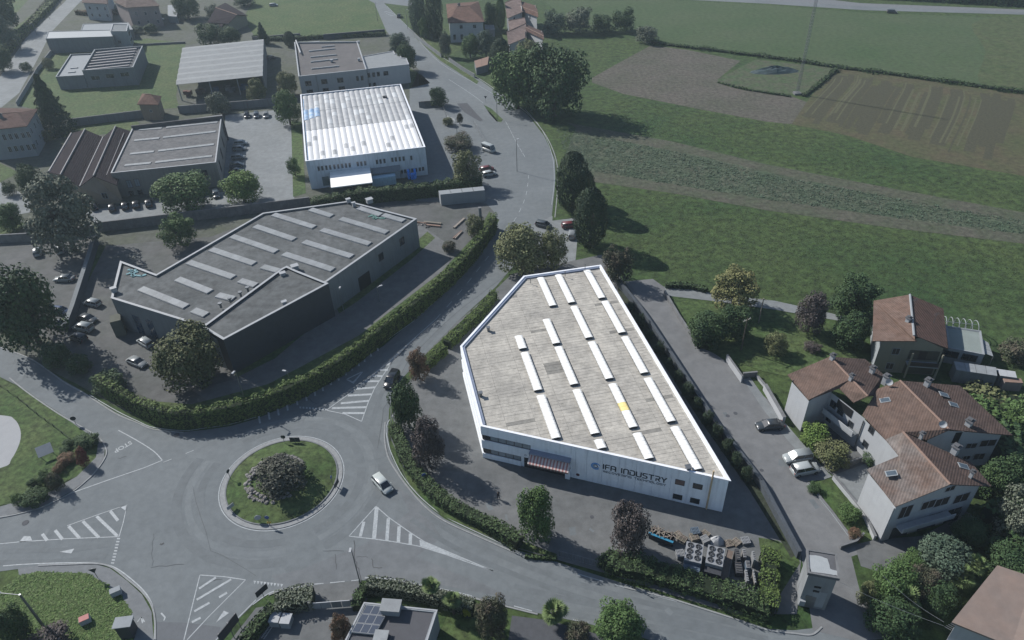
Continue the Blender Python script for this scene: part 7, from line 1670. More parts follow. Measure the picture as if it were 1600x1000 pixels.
# gate of the courtyard
gt_ = thing('sliding_gate', 'pale sliding gate of the courtyard at the bottom', 'gate', P(520, 946, 0))
a, b = P(487, 953, 0), P(552, 948, 0); W_ = Wall(a, b); 
for i in range(4): mb = MB(); W_.slab(mb, W_.L * (i + .5) / 4, .85, W_.L / 4 - .08, 1.3, 0, .06); mb.build('panel', M['wall_pale'] if i != 2 else M['wall_grey'], gt_)
for u in (0, W_.L): mb = MB(); mb.box(W_.at(u, .95), (.35, .35, 1.9), W_.rz); mb.build('post', M['concrete_wall'], gt_)
mb = MB(); W_.slab(mb, W_.L / 2, 1.56, W_.L, .08, -.02, .1); mb.build('rail', M['wall_house'], gt_)
# factory gate
fg = thing('factory_gate', 'low dark sliding gate of the factory yard at the road', 'gate', P(905, 888, 0)); a, b = P(872, 870, 0), P(940, 888, 0); W_ = Wall(a, b)
for i in range(14): mb = MB(); mb.tube([W_.at(W_.L * i / 13, .1), W_.at(W_.L * i / 13, 1.4)], .03, 4); mb.build('bar', M['steel'], fg)
for z in (.15, 1.4): mb = MB(); mb.tube([W_.at(0, z), W_.at(W_.L, z)], .04, 5); mb.build('rail', M['steel'], fg)
# ------------------------------------------------------------------ cars
M['tyre'] = mat('tyre', (.015, .015, .016), .9, .1, 3); M['rim'] = mat('rim', (.22, .23, .24), .35, .05, 2, metal=.8); M['head'] = mat('headlamp', (.45, .47, .48), .1, 0, 1, spec=.9); M['tail'] = mat('tail_lamp', (.22, .015, .012), .2, 0, 1)
M['plate'] = mat('number_plate_blank', (.45, .45, .45), .5, 0, 1)
PAINT = {}
def paint(c, name):
    if name not in PAINT: PAINT[name] = mat('car_paint_' + name, c, .28, .02, 1, spec=.6)
    return PAINT[name]
def loft(sections, mb, close=True):
    n = len(mb.v); k = len(sections[0])
    for s in sections: mb.v += s
    for i in range(len(sections) - 1):
        for j in range(k - 1):
            a = n + i * k + j; mb.f.append((a, a + 1, a + k + 1, a + k)); mb.m.append(0)
    mb.f.append(tuple(n + j for j in range(k))[::-1]); mb.m.append(0); e = n + (len(sections) - 1) * k; mb.f.append(tuple(e + j for j in range(k))); mb.m.append(0)
def car(rear, front, cname, c, label, kind='hatch', L=None, group=None, cat='car', name='parked_car'):
    A_, B_ = P(*rear, .7), P(*front, .7); mid = (A_ + B_) / 2; d = B_ - A_; rz = math.atan2(d.y, d.x); L = L or {'hatch': 4.1, 'suv': 4.5, 'sedan': 4.6, 'van': 5.2}[kind]
    W, Hh, roof = {'hatch': (1.74, 1.46, (-1.75, .55)), 'suv': (1.86, 1.68, (-1.95, .55)), 'sedan': (1.78, 1.42, (-1.15, .45)), 'van': (1.95, 2.2, (-2.4, 1.3))}[kind]
    t = thing(name, label, cat, (mid.x, mid.y, 0.03), rz, group); pm = paint(c, cname); hw = W / 2; x0, x1 = -L / 2, L / 2; bz = {'hatch': .92, 'suv': 1.02, 'sedan': .90, 'van': 1.1}[kind]
    def sec(x, w, zt, zb=.22): return [(x, -w * .92, zb), (x, -w, zb + .2), (x, -w, zt - .12), (x, -w * .9, zt), (x, 0, zt + .03), (x, w * .9, zt), (x, w, zt - .12), (x, w, zb + .2), (x, w * .92, zb)]
    mb = MB(); tr = bz if kind != 'sedan' else bz - .02
    loft([sec(x0, hw * .80, tr - .22, .35), sec(x0 + .12, hw * .93, tr - .04, .25), sec(x0 + .5, hw, tr, .2), sec(0, hw, bz, .2), sec(x1 - 1.15, hw, bz - .02, .2), sec(x1 - .45, hw * .97, bz - .14, .22), sec(x1 - .12, hw * .88, bz - .26, .25), sec(x1, hw * .74, bz - .38, .32)], mb)
    mb.build('body', pm, t, local=True, smooth=True)
    ra, rb = roof; ww = hw * .90; rw = hw * .74
    if kind == 'van': base = [(x0 + .05, ww), (x1 - .9, ww)]; 
    gb, gf = (ra - .22 if kind != 'sedan' else ra - .65), rb + (.80 if kind != 'van' else .55)
    gb = max(gb, x0 + .10)
    mb = MB(); V = [(gb, -ww, bz - .04), (gf, -ww * .96, bz - .04), (gf, ww * .96, bz - .04), (gb, ww, bz - .04), (ra, -rw, Hh - .03), (rb, -rw, Hh - .03), (rb, rw, Hh - .03), (ra, rw, Hh - .03)]
    mb.v = V; mb.f = [(0, 1, 5, 4), (1, 2, 6, 5), (2, 3, 7, 6), (3, 0, 4, 7), (4, 5, 6, 7)]; mb.m = [0] * 5; mb.build('windows', M['dark_glass'], t, local=True)
    mb = MB(); loft([[(ra - .03, -rw - .02, Hh - .05), (ra - .02, -rw * .85, Hh + .015), (ra - .02, 0, Hh + .03), (ra - .02, rw * .85, Hh + .015), (ra - .03, rw + .02, Hh - .05)], [(rb - .25, -rw - .02, Hh - .03), (rb - .25, -rw * .85, Hh + .03), (rb - .25, 0, Hh + .045), (rb - .25, rw * .85, Hh + .03), (rb - .25, rw + .02, Hh - .03)], [(rb + .04, -rw - .02, Hh - .07), (rb + .02, -rw * .85, Hh - .01), (rb + .02, 0, Hh), (rb + .02, rw * .85, Hh - .01), (rb + .04, rw + .02, Hh - .07)]], mb); mb.build('roof', pm, t, local=True, smooth=True)
    mb = MB()
    for s in (-1, 1):
        for (xa, za, xb, zb_) in ((gb, bz, ra, Hh), (gf, bz, rb, Hh), ((gb + gf) / 2 - .1, bz, (ra + rb) / 2 - .1, Hh)): mb.tube([(xa, s * ww * .985, za - .03), (xb, s * (rw + .01), zb_ - .02)], .045, 4)
    if kind == 'van': mb.box(((gb + rb - 1) / 2, 0, (bz + Hh) / 2), (rb - 1 - gb, rw * 2.15, Hh - bz))
    mb.build('pillars', pm, t, local=True)['kind'] = 'stuff'
    for sx in (x0 + .78, x1 - .85):
        for s in (-1, 1):
            mb = MB(); mb.tube([(sx, s * (hw - .20), .32), (sx, s * (hw + .01), .32)], .325, 14); w_ = mb.build('wheel', M['tyre'], t, local=True)
            mb = MB(); mb.tube([(sx, s * (hw - .02), .32), (sx, s * (hw + .02), .32)], .20, 10); mb.build('rim', M['rim'], w_, local=True)
    for s in (-1, 1):
        mb = MB(); mb.box((x1 - .14, s * hw * .66, bz - .33), (.16, .34, .15), s * -.25); mb.build('headlight', M['head'], t, local=True)
        mb = MB(); mb.box((x0 + .06, s * hw * .72, bz - .22), (.1, .26, .2), s * .2); mb.build('taillight', M['tail'], t, local=True)
        mb = MB(); mb.box((gf - .35, s * (hw + .07), bz + .02), (.16, .16, .12)); mb.build('mirror', pm, t, local=True)
    return t
WH, SI, DK, BK, BL = (.26, .285, .29), (.16, .175, .18), (.035, .042, .048), (.012, .013, .015), (.03, .05, .10)
car((589, 746), (606, 765), 'pale_white', (.32, .35, .345), 'white hatchback driving round the roundabout', 'hatch', name='car')
car((618, 583), (606, 603), 'black', BK, 'black estate car coming to the roundabout beside the dark tree', 'suv', name='car')
car((1222, 662), (1184, 665), 'dark', DK, 'dark grey saloon in the middle of the east street', 'sedan', name='car')
car((1264, 711), (1229, 716), 'white', WH, 'rear one of two white cars parked at the white house', 'suv'); car((1240, 736), (1277, 729), 'white', WH, 'front one of two white cars parked at the white house', 'suv')
car((199, 559), (228, 571), 'silver', SI, 'silver green car alone in front of the dark hall', 'sedan')
g_ = 'cars parked in the yard of the dark hall'
car((155, 475), (133, 470), 'white', WH, 'topmost white car beside the thick grey wall', 'hatch', group=g_); car((123, 493), (150, 501), 'dark', (.06, .07, .075), 'dark grey car between two white ones in the dark hall yard', 'sedan', group=g_)
car((145, 514), (115, 508), 'white', WH, 'white car second from the bottom of the parked row', 'suv', group=g_); car((134, 531), (110, 522), 'dark', (.06, .07, .075), 'lowest dark car of the parked row near the shrubs', 'hatch', group=g_)
car((233, 538), (220, 530), 'white', (.22, .24, .25), 'pale car half hidden by the broad olive conifer', 'hatch')
g_ = 'cars in the car park at the left edge'
car((113, 434), (87, 435), 'silver', SI, 'silver car in the sunlit middle of the left car park', 'sedan', group=g_); car((58, 400), (58, 386), 'pale', (.20, .22, .23), 'pale car nearest the left edge below the concrete wall', 'hatch', group=g_)
car((94, 396), (93, 382), 'white', WH, 'white car right of the pale one below the concrete wall', 'hatch', group=g_); car((84, 484), (102, 486), 'blue', BL, 'blue car behind the thick grey wall', 'hatch', group=g_); car((80, 504), (98, 508), 'silver', SI, 'silver car under the edge of the largest tree', 'hatch', group=g_)
g_ = 'dark cars parked in front of the workshop'
for i, (x, y) in enumerate(((147, 322), (175, 324), (195, 321), (212, 319), (232, 317))): car((x + 1, y + 6), (x - 1, y - 6), 'black', BK if i != 3 else (.07, .075, .07), ['leftmost dark car before the workshop, partly behind the tree', 'second dark car from the left before the workshop', 'third dark car from the left before the workshop', 'olive grey car fourth from the left before the workshop', 'rightmost dark car of the row before the workshop'][i], 'hatch', group=g_)
car((336, 296), (339, 310), 'bluegrey', (.06, .08, .10), 'blue grey car between the two trees before the workshop', 'hatch')
g_ = 'cars parked in the lot beside the workshop'
for i, (a, b, cn_, cc) in enumerate((((366, 224), (386, 222), 'white', WH), ((364, 232), (384, 231), 'silver', SI), ((362, 246), (383, 244), 'silver', SI), ((360, 259), (380, 256), 'bluegrey', (.08, .10, .12)), ((359, 268), (379, 266), 'dark', DK))):
    car(a, b, cn_, cc, 'car parked sideways at the workshop east wall, %s from the top' % words[i], 'hatch', group=g_)
for i, (x, cn_, cc) in enumerate(((385, 'black', BK), (400, 'bluegrey', (.07, .11, .13)), (415, 'silver', SI))): car((x, 174), (x + 1, 185), cn_, cc, 'car below the panel wall of the open shed, %s from the left' % words[i], 'hatch', group='cars parked below the panel wall')
car((622, 30), (625, 19), 'black', BK, 'dark car driving on the road at the top', 'hatch', name='car'); car((1383, 17.5), (1405, 18.5), 'black', BK, 'black car on the far road at the top right', 'hatch', name='car')
car((417, 8), (438, 7), 'pale', (.20, .22, .23), 'grey car on the pavement beside the top lawn', 'hatch'); car((756, 230), (772, 236), 'white', WH, 'small white van beside the dark fence', 'van', L=4.2, cat='van')
car((754, 273), (774, 269), 'white', WH, 'white car at the end of the tall dark hedge', 'hatch'); car((752, 265), (770, 262), 'red', (.10, .02, .022), 'dark red car behind the white one at the hedge end', 'hatch')
car((884, 352), (897, 351), 'red', (.10, .02, .024), 'red car beside the front dark evergreen', 'hatch'); car((843, 349), (856, 352), 'dark', DK, 'dark car at the road junction behind the light green tree', 'hatch'); car((893, 371), (894, 360), 'pale', (.20, .22, .23), 'pale car behind the red one at the evergreen', 'hatch')
car((415, 92), (432, 88), 'dark', DK, 'dark car between the open shed and the two storey works', 'hatch'); car((236, 31), (262, 29), 'bluegrey', (.08, .10, .12), 'car parked beside the pink house', 'hatch')
# ------------------------------------------------------------------ poles, lamps and signs
def lamp(base, top_px, label, arm=(-1, 0), al=1.6, r=.09, name='street_lamp', hz=None):
    b = P(*base, 0); h = hz
    t = thing(name, label, 'street lamp', b); mb = MB(); mb.tube([(0, 0, 0), (0, 0, h)], [r, r * .65], 8); mb.build('pole', M['steel'], t, local=True)
    mb = MB(); mb.tube([(0, 0, h - .1), (arm[0] * al, arm[1] * al, h + .1)], .045, 6); mb.build('arm', M['steel'], t, local=True)
    mb = MB(); mb.box((arm[0] * (al + .25), arm[1] * (al + .25), h + .1), (.7, .3, .14), math.atan2(arm[1], arm[0])); mb.build('lamp_head', M['wall_house'], t, local=True)
    return t
lamp((808, 268), None, 'lamp post on the inner side of the road bend', (.8, .6), .3, hz=9.3); lamp((777, 187), None, 'lamp post on the small grass island', (1, .2), .3, hz=8)
lamp((387, 637), None, 'tall lamp post leaning over the main hedge near the roundabout', (-.3, -1), .3, hz=8.6); lamp((593, 472), None, 'short lamp post on the drive beside the dark hall', (1, .5), .5, hz=3.8)
lamp((73, 985), None, 'thick lamp post on the grass in the lower left corner', (-1, .1), 2.6, r=.2, hz=8.2); lamp((457, 610), None, 'thin lamp post behind the main hedge', (-1, .3), .3, hz=4.5)
lamp((538, 490), None, 'lamp post at the side of the dark hall', (0, 1), .4, hz=6.0); lamp((563, 912), None, 'thin pole at the hedge corner by the courtyard', (0, -1), .2, hz=8.0)
lamp((716, 232), None, 'pale pole standing in the shrub of the lay-by', (1, 0), .2, hz=7.5); lamp((637, 45), None, 'lamp post beside the road near the top', (1, 0), .5, hz=8)
lamp((590, 33), None, 'lamp post on the left of the upper road', (1, 0), .5, hz=8)
for i, (x, y) in enumerate(((8, 115), (34, 80), (58, 55), (78, 30), (96, 8))): lamp((x, y), None, 'lamp post along the lane hedge, %s from the left edge' % words[i], (-1, .2), 1.0, hz=5, name='lane_lamp')['group'] = 'lamp posts along the lane'
up = thing('utility_pole', 'wooden utility pole with insulators in the garden', 'pole', P(1158, 547, 0)); mb = MB(); mb.tube([(0, 0, 0), (0, 0, 7.5)], [.15, .1], 8); mb.build('pole', M['bark'], up, local=True)
mb = MB(); mb.box((0, 0, 7.1), (1.8, .12, .12), .5); mb.build('crossarm', M['wood_grey'], up, local=True)
for i in (-.7, 0, .7): mb = MB(); mb.tube([(i * .88, i * .48, 7.15), (i * .88, i * .48, 7.4)], .06, 6); mb.build('insulator', M['wall_house'], up, local=True)
up = thing('utility_pole', 'pole with a crossarm beside the path in the garden', 'pole', P(1185, 505, 0)); mb = MB(); mb.tube([(0, 0, 0), (0, 0, 6)], .1, 6); mb.build('pole', M['wood_grey'], up, local=True)
mb = MB(); mb.box((0, 0, 5.7), (1.2, .1, .1), -.4); mb.build('crossarm', M['wood_grey'], up, local=True)
tc_ = thing('concrete_column', 'thick grey column standing in the end of the main hedge', 'column', P(752, 363, 0)); mb = MB(); mb.tube([(0, 0, 0), (0, 0, 6.6)], [.42, .36], 12); mb.build('shaft', M['wall_grey'], tc_, local=True); mb = MB(); mb.tube([(0, 0, 6.6), (0, 0, 6.75)], .44, 12); mb.build('cap', M['concrete_wall'], tc_, local=True)
# lattice mast with guyed base
pb = P(1245, 147, 0); ms = thing('lattice_mast', 'slender lattice mast rising from the corner of the stubble field out of the frame', 'mast', pb); leg = [(.55 * math.cos(a), .55 * math.sin(a)) for a in (0, 2.09, 4.19)]
for i in range(3): mb = MB(); mb.tube([(*leg[i], 0), (leg[i][0] * .8, leg[i][1] * .8, 36)], .055, 5); mb.build('leg', M['steel'], ms, local=True)
for k in range(36):
    mb = MB()
    for i in range(3): a, b = leg[i], leg[(i + 1) % 3]; mb.tube([(a[0], a[1], k), (b[0], b[1], k + 1)], .03, 4); mb.tube([(a[0], a[1], k + 1), (b[0], b[1], k + 1)], .03, 4)
    mb.build('bracing', M['wall_pale'] if 12 < k < 26 else M['steel'], ms, local=True)
mb = MB(); mb.box((0, 0, .3), (2.2, 2.2, .6)); mb.build('footing', M['concrete_wall'], ms, local=True)
M['sign_back'] = mat('sign_back', (.030, .034, .042), .6, .1, 2); M['sign_bluef'] = mat('sign_blue_face', (.03, .07, .22), .4, 0, 1); M['sign_yel'] = mat('sign_yellow', (.45, .30, .04), .5, 0, 1); M['sign_wh'] = mat('sign_white', (.30, .32, .34), .5, 0, 1)
def roadsign(base, kind, label, face=0.0, h=2.2, m='sign_back', s=.6):
    b = P(*base, .1); t = thing('road_sign', label, 'road sign', (b.x, b.y, .1), face); mb = MB(); mb.tube([(0, 0, 0), (0, 0, h)], .04, 6); mb.build('pole', M['steel'], t, local=True)
    mb = MB()
    if kind == 'disc': mb.tube([(0, -.06, h - s * .5), (0, -.03, h - s * .5)], s * .5, 16)
    elif kind == 'tri': q = h - s * .5; mb.v = [(-s * .55, y, q + s * .45) for y in (-.06, -.03)] + [(s * .55, y, q + s * .45) for y in (-.06, -.03)] + [(0, y, q - s * .5) for y in (-.06, -.03)]; mb.f = [(0, 4, 2), (1, 3, 5), (0, 2, 3, 1), (2, 4, 5, 3), (4, 0, 1, 5)]; mb.m = [0] * 5
    else: mb.box((0, -.05, h - s * .35), (s * 1.3, .04, s * .8))
    mb.build('plate', M[m], t, local=True); return t
roadsign((445, 693), 'disc', 'round sign on the far rim of the roundabout island', 3.1, 1.9, 'sign_back', .8); roadsign((462, 693), 'board', 'dark chevron board on the far rim of the roundabout island', 3.1, 1.3, 'sign_back', 1.3)
roadsign((361, 750), 'disc', 'leaning round sign on the left rim of the island', 1.2, 2.4, 'sign_back', .7); roadsign((362, 797), 'board', 'thin board sign on the lower left rim of the island', .9, 1.2, 'sign_wh', .9)
roadsign((421, 820), 'disc', 'blue round sign above a yellow plate on the near rim of the island', 0, 2.1, 'sign_bluef', .7); roadsign((423, 823), 'board', 'small yellow plate on the near rim of the island', 0, 1.2, 'sign_yel', .45); roadsign((405, 815), 'disc', 'pale back of a round sign left of the blue one', .3, 1.5, 'sign_wh', 1.0)
roadsign((520, 757), 'disc', 'small blue sign on the right rim of the island', 1.3, 2.0, 'sign_bluef', .55); roadsign((527, 762), 'board', 'chevron board on the right rim of the island', 1.3, 1.4, 'sign_back', 1.1)
roadsign((245, 660), 'disc', 'blue sign at the foot of the main hedge', -.4, 2.4, 'sign_bluef', .7); roadsign((254, 661), 'tri', 'pale triangular sign at the foot of the main hedge', -.4, 1.8, 'sign_wh', .8)
roadsign((664, 755), 'disc', 'blue round sign in front of the dark yard hedge', .4, 2.3, 'sign_bluef', .7); roadsign((676, 771), 'tri', 'pale triangular sign in front of the dark yard hedge', .4, 1.8, 'sign_wh', .9)
roadsign((119, 663), 'disc', 'black topped sign at the street above the red bed', .3, 1.9, 'sign_back', .9); roadsign((39, 830), 'disc', 'dark round sign beside the pavement at the left', .3, .6, 'sign_back', .9) if False else None
roadsign((153, 903), 'tri', 'dark triangular sign at the corner of the grass plot', .2, 2.2, 'sign_back', 1.0); roadsign((759, 160), 'tri', 'dark sign in the middle of the upper lay-by junction', 0, 2.2, 'sign_back', .9)
roadsign((413, 934), 'board', 'dark board sign at the south arm beside the hedge', .9, 2.2, 'sign_back', 1.4); roadsign((614, 672), 'board', 'white sign at the fence below the dark green tree', .8, 1.2, 'sign_wh', .6)
def billboard(base, label, face, w, h):
    b = P(*base, 0); t = thing('billboard', label, 'billboard', b, face)
    for s in (-1, 1): mb = MB(); mb.tube([(s * w * .4, 0, 0), (s * w * .4, 0, h)], .05, 6); mb.build('post', M['steel'], t, local=True)
    mb = MB(); mb.box((0, 0, h - .9), (w, .1, 1.7)); mb.build('panel', M['sign_back'], t, local=True)
billboard((372, 990), 'upper dark direction board at the south arm', 1.1, 1.7, 3.6); billboard((360, 1006), 'lower dark direction board at the bottom edge', 1.1, 2.0, 3.6)
ib = thing('information_board', 'square grey tilted board beside the red shrubs', 'board', P(75, 713, 0), .6); mb = MB(); mb.box((0, 0, 1.5), (2.3, 1.9, .08), 0, rx=.5); mb.build('panel', M['wall_pale'], ib, local=True)
for s in (-1, 1): mb = MB(); mb.tube([(s * .9, 0, 0), (s * .9, 0, 1.45)], .06, 6); mb.build('post', M['steel'], ib, local=True)
for x, y, lb in ((135, 972, 'white box with a red lid in the long grass'), (183, 928, 'small white box at the edge of the grass plot')):
    b = P(x, y, 0); t = thing('utility_box', lb, 'box', b, .5); mb = MB(); mb.box((0, 0, .45), (1.3, .8, .9)); mb.build('body', M['wall_house'], t, local=True); mb = MB(); mb.box((0, 0, .95), (1.2 if x == 135 else 1.35, .85, .1)); mb.build('lid', M['aw_pink'] if x == 135 else M['wall_pale'], t, local=True)
kb = thing('kiosk', 'small dark shelter with a pale roof at the pavement by the south arm', 'shelter', P(203, 990, 0)); mb = MB(); mb.box((0, 0, 1.3), (1.6, 1.6, 2.6), .1); mb.build('body', M['sign_back'], kb, local=True); mb = MB(); mb.box((0, 0, 2.68), (2.3, 1.6, .12), .1); mb.build('roof', M['wall_pale'], kb, local=True)
# ------------------------------------------------------------------ scrap corner of the factory yard
y7 = lambda x, y: (1000 + x / 7.245, 810 + y / 7.245)
def vq(x, y, z=0): return P(*y7(x, y), z)
M['galv'] = mat('galvanised', (.25, .26, .27), .5, .1, 2, metal=.3); M['unit_blue'] = mat('dull_blue_steel', (.085, .115, .15), .6, .15, 1); M['unit_dark'] = mat('dark_unit', (.035, .038, .045), .7, .1, 1); M['wood'] = mat('pallet_wood', (.165, .145, .122), .9, .25, 3, randobj=.3); M['scrap'] = mat('scrap_metal', (.14, .135, .13), .7, .3, 3, randobj=.4)
def chiller(tl, tr_, bl, label, blue):
    zt = 2.3; a, b, c = vq(*tl, zt), vq(*tr_, zt), vq(*bl, zt); ex, ey = (b - a), (c - a); ex.z = ey.z = 0; rz = math.atan2(-ey.y, -ey.x) - math.pi / 2; W_, L_ = ex.length, ey.length; mid = (b + c) / 2
    t = thing('cooling_unit', label, 'cooling unit', (mid.x, mid.y, 0), rz); mb = MB(); mb.box((0, -.25 * 0, 1.2), (W_, L_, 2.0)); mb.build('housing', M['unit_blue'] if blue else M['galv'], t, local=True)
    mb = MB(); mb.box((0, 0, 2.27), (W_ + .06, L_ + .06, .12)); mb.build('top', M['galv'], t, local=True)
    mb = MB(); mb.box((0, -L_ / 2 - .5, .9), (W_ * .98, .95, 1.5)); mb.build('end_box', M['unit_blue'] if blue else M['unit_dark'], t, local=True)
    for i in range(3):
        for j in (-1, 1):
            x, y = j * W_ * .24, L_ * (.33 - .31 * i); mb = MB(); n = 18
            for k in range(n):
                p0, p1 = 2 * math.pi * k / n, 2 * math.pi * (k + 1) / n
                mb.face([(x + .36 * math.cos(p0), y + .36 * math.sin(p0), 2.42), (x + .42 * math.cos(p0), y + .42 * math.sin(p0), 2.42), (x + .42 * math.cos(p1), y + .42 * math.sin(p1), 2.42), (x + .36 * math.cos(p1), y + .36 * math.sin(p1), 2.42)])
                mb.face([(x + .42 * math.cos(p0), y + .42 * math.sin(p0), 2.33), (x + .42 * math.cos(p1), y + .42 * math.sin(p1), 2.33), (x + .42 * math.cos(p1), y + .42 * math.sin(p1), 2.42), (x + .42 * math.cos(p0), y + .42 * math.sin(p0), 2.42)])
            f = mb.build('fan', M['sign_back'], t, local=True)
            mb = MB(); mb.tube([(x, y, 2.334), (x, y, 2.34)], .36, 16); mb.build('well', M['black'], f, local=True)
            mb = MB(); mb.tube([(x, y, 2.34), (x, y, 2.38)], .09, 8)
            for k in range(4): a_ = k * 1.57 + i; mb.face([(x + .08 * math.cos(a_), y + .08 * math.sin(a_), 2.36), (x + .33 * math.cos(a_ - .2), y + .33 * math.sin(a_ - .2), 2.35), (x + .33 * math.cos(a_ + .25), y + .33 * math.sin(a_ + .25), 2.38)])
            mb.build('blades', M['steel'], f, local=True)
    return t
chiller((530, 262), (718, 300), (500, 468), 'left cooling unit with six fans and blue sides', True); chiller((775, 300), (962, 345), (742, 500), 'right cooling unit with six fans and a dark end box', False)
tb_ = thing('skip', 'long narrow skip with a bright blue rim full of scrap wood', 'skip', vq(240, 240, 0)); a, b = vq(105, 160, 1.3), vq(375, 265, 1.3); W_ = Wall(a, b, (0, -1, 0)); 
mb = MB(); 
for off in (-1.3, 0): W_.slab(mb, W_.L / 2, .7, W_.L, 1.2, off, .08)
W_.slab(mb, W_.L / 2, .15, W_.L, .1, -1.3, 1.3); W_.slab(mb, .04, .7, .08, 1.2, -1.22, 1.2); W_.slab(mb, W_.L - .04, .7, .08, 1.2, -1.22, 1.2); mb.build('trough', M['unit_dark'], tb_)
mb = MB(); W_.slab(mb, W_.L / 2, 1.34, W_.L + .1, .1, -.05, .34); mb.build('rim', mat('bright_blue_rim', (.03, .17, .28), .5, .15, 2), tb_)
rn = random.Random(12)
st_ = thing('scrap_wood', 'jumbled planks and broken pallets lying in the skip', 'scrap wood', W_.at(W_.L / 2, 1.25, -.7))
for i in range(34): u = rn.uniform(.2, W_.L - .2); mb = MB(); c = W_.at(u, 1.3 + rn.uniform(0, .35), rn.uniform(-1.15, -.3)); mb.box(c, (rn.uniform(.7, 1.5), .12, .05), rn.uniform(0, 3.1), ry=rn.uniform(-.3, .3)); mb.build('plank', M['wood'], st_)
def pallet_stack(c, rz, n, label, m='wood', group='pallets and frames in the scrap corner'):
    t = thing('pallet_stack', label, 'pallets', c, rz, group)
    for k in range(n):
        for i in range(6): mb = MB(); mb.box((-.5 + .2 * i, 0, .14 * k + .13), (.11, 1.15, .022)); mb.build('slat', M[m], t, local=True)
        for j in (-.5, 0, .5): mb = MB(); mb.box((0, j, .14 * k + .06), (1.12, .1, .09)); mb.build('bearer', M[m], t, local=True)
for (x, y, n, r_, lb, m) in ((430, 200, 3, .5, 'pale pallets between the blue skip and the left cooling unit', 'wood'), (480, 250, 4, .9, 'orange brown pallets above the left cooling unit', 'wood'), (620, 175, 6, .1, 'blue topped pallet stack at the back of the scrap corner', 'unit_blue'), (610, 235, 5, .2, 'pallet stack right behind the left cooling unit', 'wood'),
                             (735, 190, 3, .7, 'leaning pallets behind the gap of the two cooling units', 'wood'), (730, 260, 5, .4, 'white plastic crates stack between the cooling units', 'galv'), (450, 430, 6, .1, 'grey crates left of the left cooling unit', 'galv'), (1000, 290, 2, .2, 'flat pallets behind the long brown trough', 'wood'), (1085, 280, 3, .6, 'pallets second from the right at the back', 'wood'), (1190, 270, 4, .1, 'pale frames at the right back corner of the scrap corner', 'galv')):
    pallet_stack(vq(x, y, 0), r_, n, lb, m)
bt_ = thing('brown_trough', 'long narrow brown trough right of the cooling units', 'trough', vq(990, 540, 0)); a, b = vq(1025, 360, .9), vq(950, 690, .9); W_ = Wall(a, b)
mb = MB(); W_.slab(mb, W_.L / 2, .5, W_.L, .7, -.45, .9); mb.build('body', mat('brown_steel', (.12, .095, .08), .8, .25, 1.5), bt_); mb = MB(); W_.slab(mb, W_.L / 2, .9, W_.L, .08, -.5, .1); W_.slab(mb, W_.L / 2, .9, W_.L, .08, .42, .1); mb.build('rim', M['scrap'], bt_)
for i, (x0, y0, x1, y1, h_, m, lb) in enumerate(((1065, 345, 1150, 470, 1.4, 'unit_dark', 'dark metal cabinet at the back right of the trough'), (1055, 480, 1180, 620, 1.0, 'unit_dark', 'low dark tank in the shade right of the trough'), (1185, 480, 1260, 560, 1.5, 'unit_blue', 'grey blue box with a white top near the bright hedge'), (1175, 580, 1245, 710, 1.3, 'galv', 'tall white cabinet lying at the right of the scrap corner'), (1260, 370, 1320, 470, 1.8, 'galv', 'white machine at the back against the bright hedge'), (1262, 580, 1328, 730, 1.3, 'scrap', 'heap of pale pipes against the bright hedge'), (1150, 350, 1215, 440, 1.1, 'scrap', 'pale scrap frame behind the grey blue box'))):
    a, b = vq(x0, y0, h_), vq(x1, y1, h_); c = (a + b) / 2; t = thing('scrap_machine', lb, 'scrap', (c.x, c.y, 0), -.12, 'scrap machines by the hedge'); sx, sy = abs(b.x - a.x), abs(b.y - a.y)
    mb = MB(); mb.box((0, 0, h_ / 2), (sx, sy, h_ - .1)); mb.build('body', M[m], t, local=True); mb = MB(); mb.box((0, 0, h_), (sx * .96, sy * .96, .08)); mb.build('top', M['galv'] if i > 1 else M['unit_dark'], t, local=True)
    for k in range(4): mb = MB(); mb.tube([(-sx * .4, sy * (-.3 + .2 * k), h_ + .1), (sx * .4, sy * (-.35 + .22 * k), h_ + .12)], .05, 5); mb.build('pipe', M['scrap'], t, local=True)
sb = thing('sacks', 'pale sheet covered heap between the cooling units and the pallets', 'heap', vq(870, 262, 0)); mb = MB()
for j in range(4):
    for i in range(8):
        def q_(jj, ii): r_ = (1 - jj / 4) * .9; a = ii * .785; return (r_ * math.cos(a) * 1.3, r_ * math.sin(a), 1.1 * math.sin(jj / 4 * 1.57) * (1 + .1 * math.sin(ii * 2.1)))
        mb.face([q_(j, i), q_(j, i + 1), q_(j + 1, i + 1), q_(j + 1, i)])
mb.build('cover', M['wall_house'], sb, local=True)
# timber by the dark hall
g_ = 'loose beams on the yard beside the dark hall'
z9 = lambda x, y: (640 + x / 9.094, 310 + y / 9.094)
for i, (x0, y0, x1, y1) in enumerate(((200, 335, 450, 360), (240, 378, 440, 398), (630, 420, 780, 285), (620, 570, 740, 465), (645, 575, 745, 470), (110, 340, 240, 360))):
    a, b = P(*z9(x0, y0), .2), P(*z9(x1, y1), .2); mb = MB(); d = b - a; c = (a + b) / 2; mb.box((c.x, c.y, .22), (d.length, .3 if i > 2 else .55, .35), math.atan2(d.y, d.x)); o = mb.build('beam', M['wood_grey'] if i % 2 == 0 else M['terracotta_edge']); tag(o, ['longest pale beam lying beside the dark hall corner', 'dark beam lying in front of the longest pale one', 'thick dark beam lying alone near the weedy bush', 'left one of two thin rods on the drive', 'right one of two thin rods on the drive', 'short pale beam nearest the dark hall corner'][i], 'beam', g_)
rn = random.Random(3)
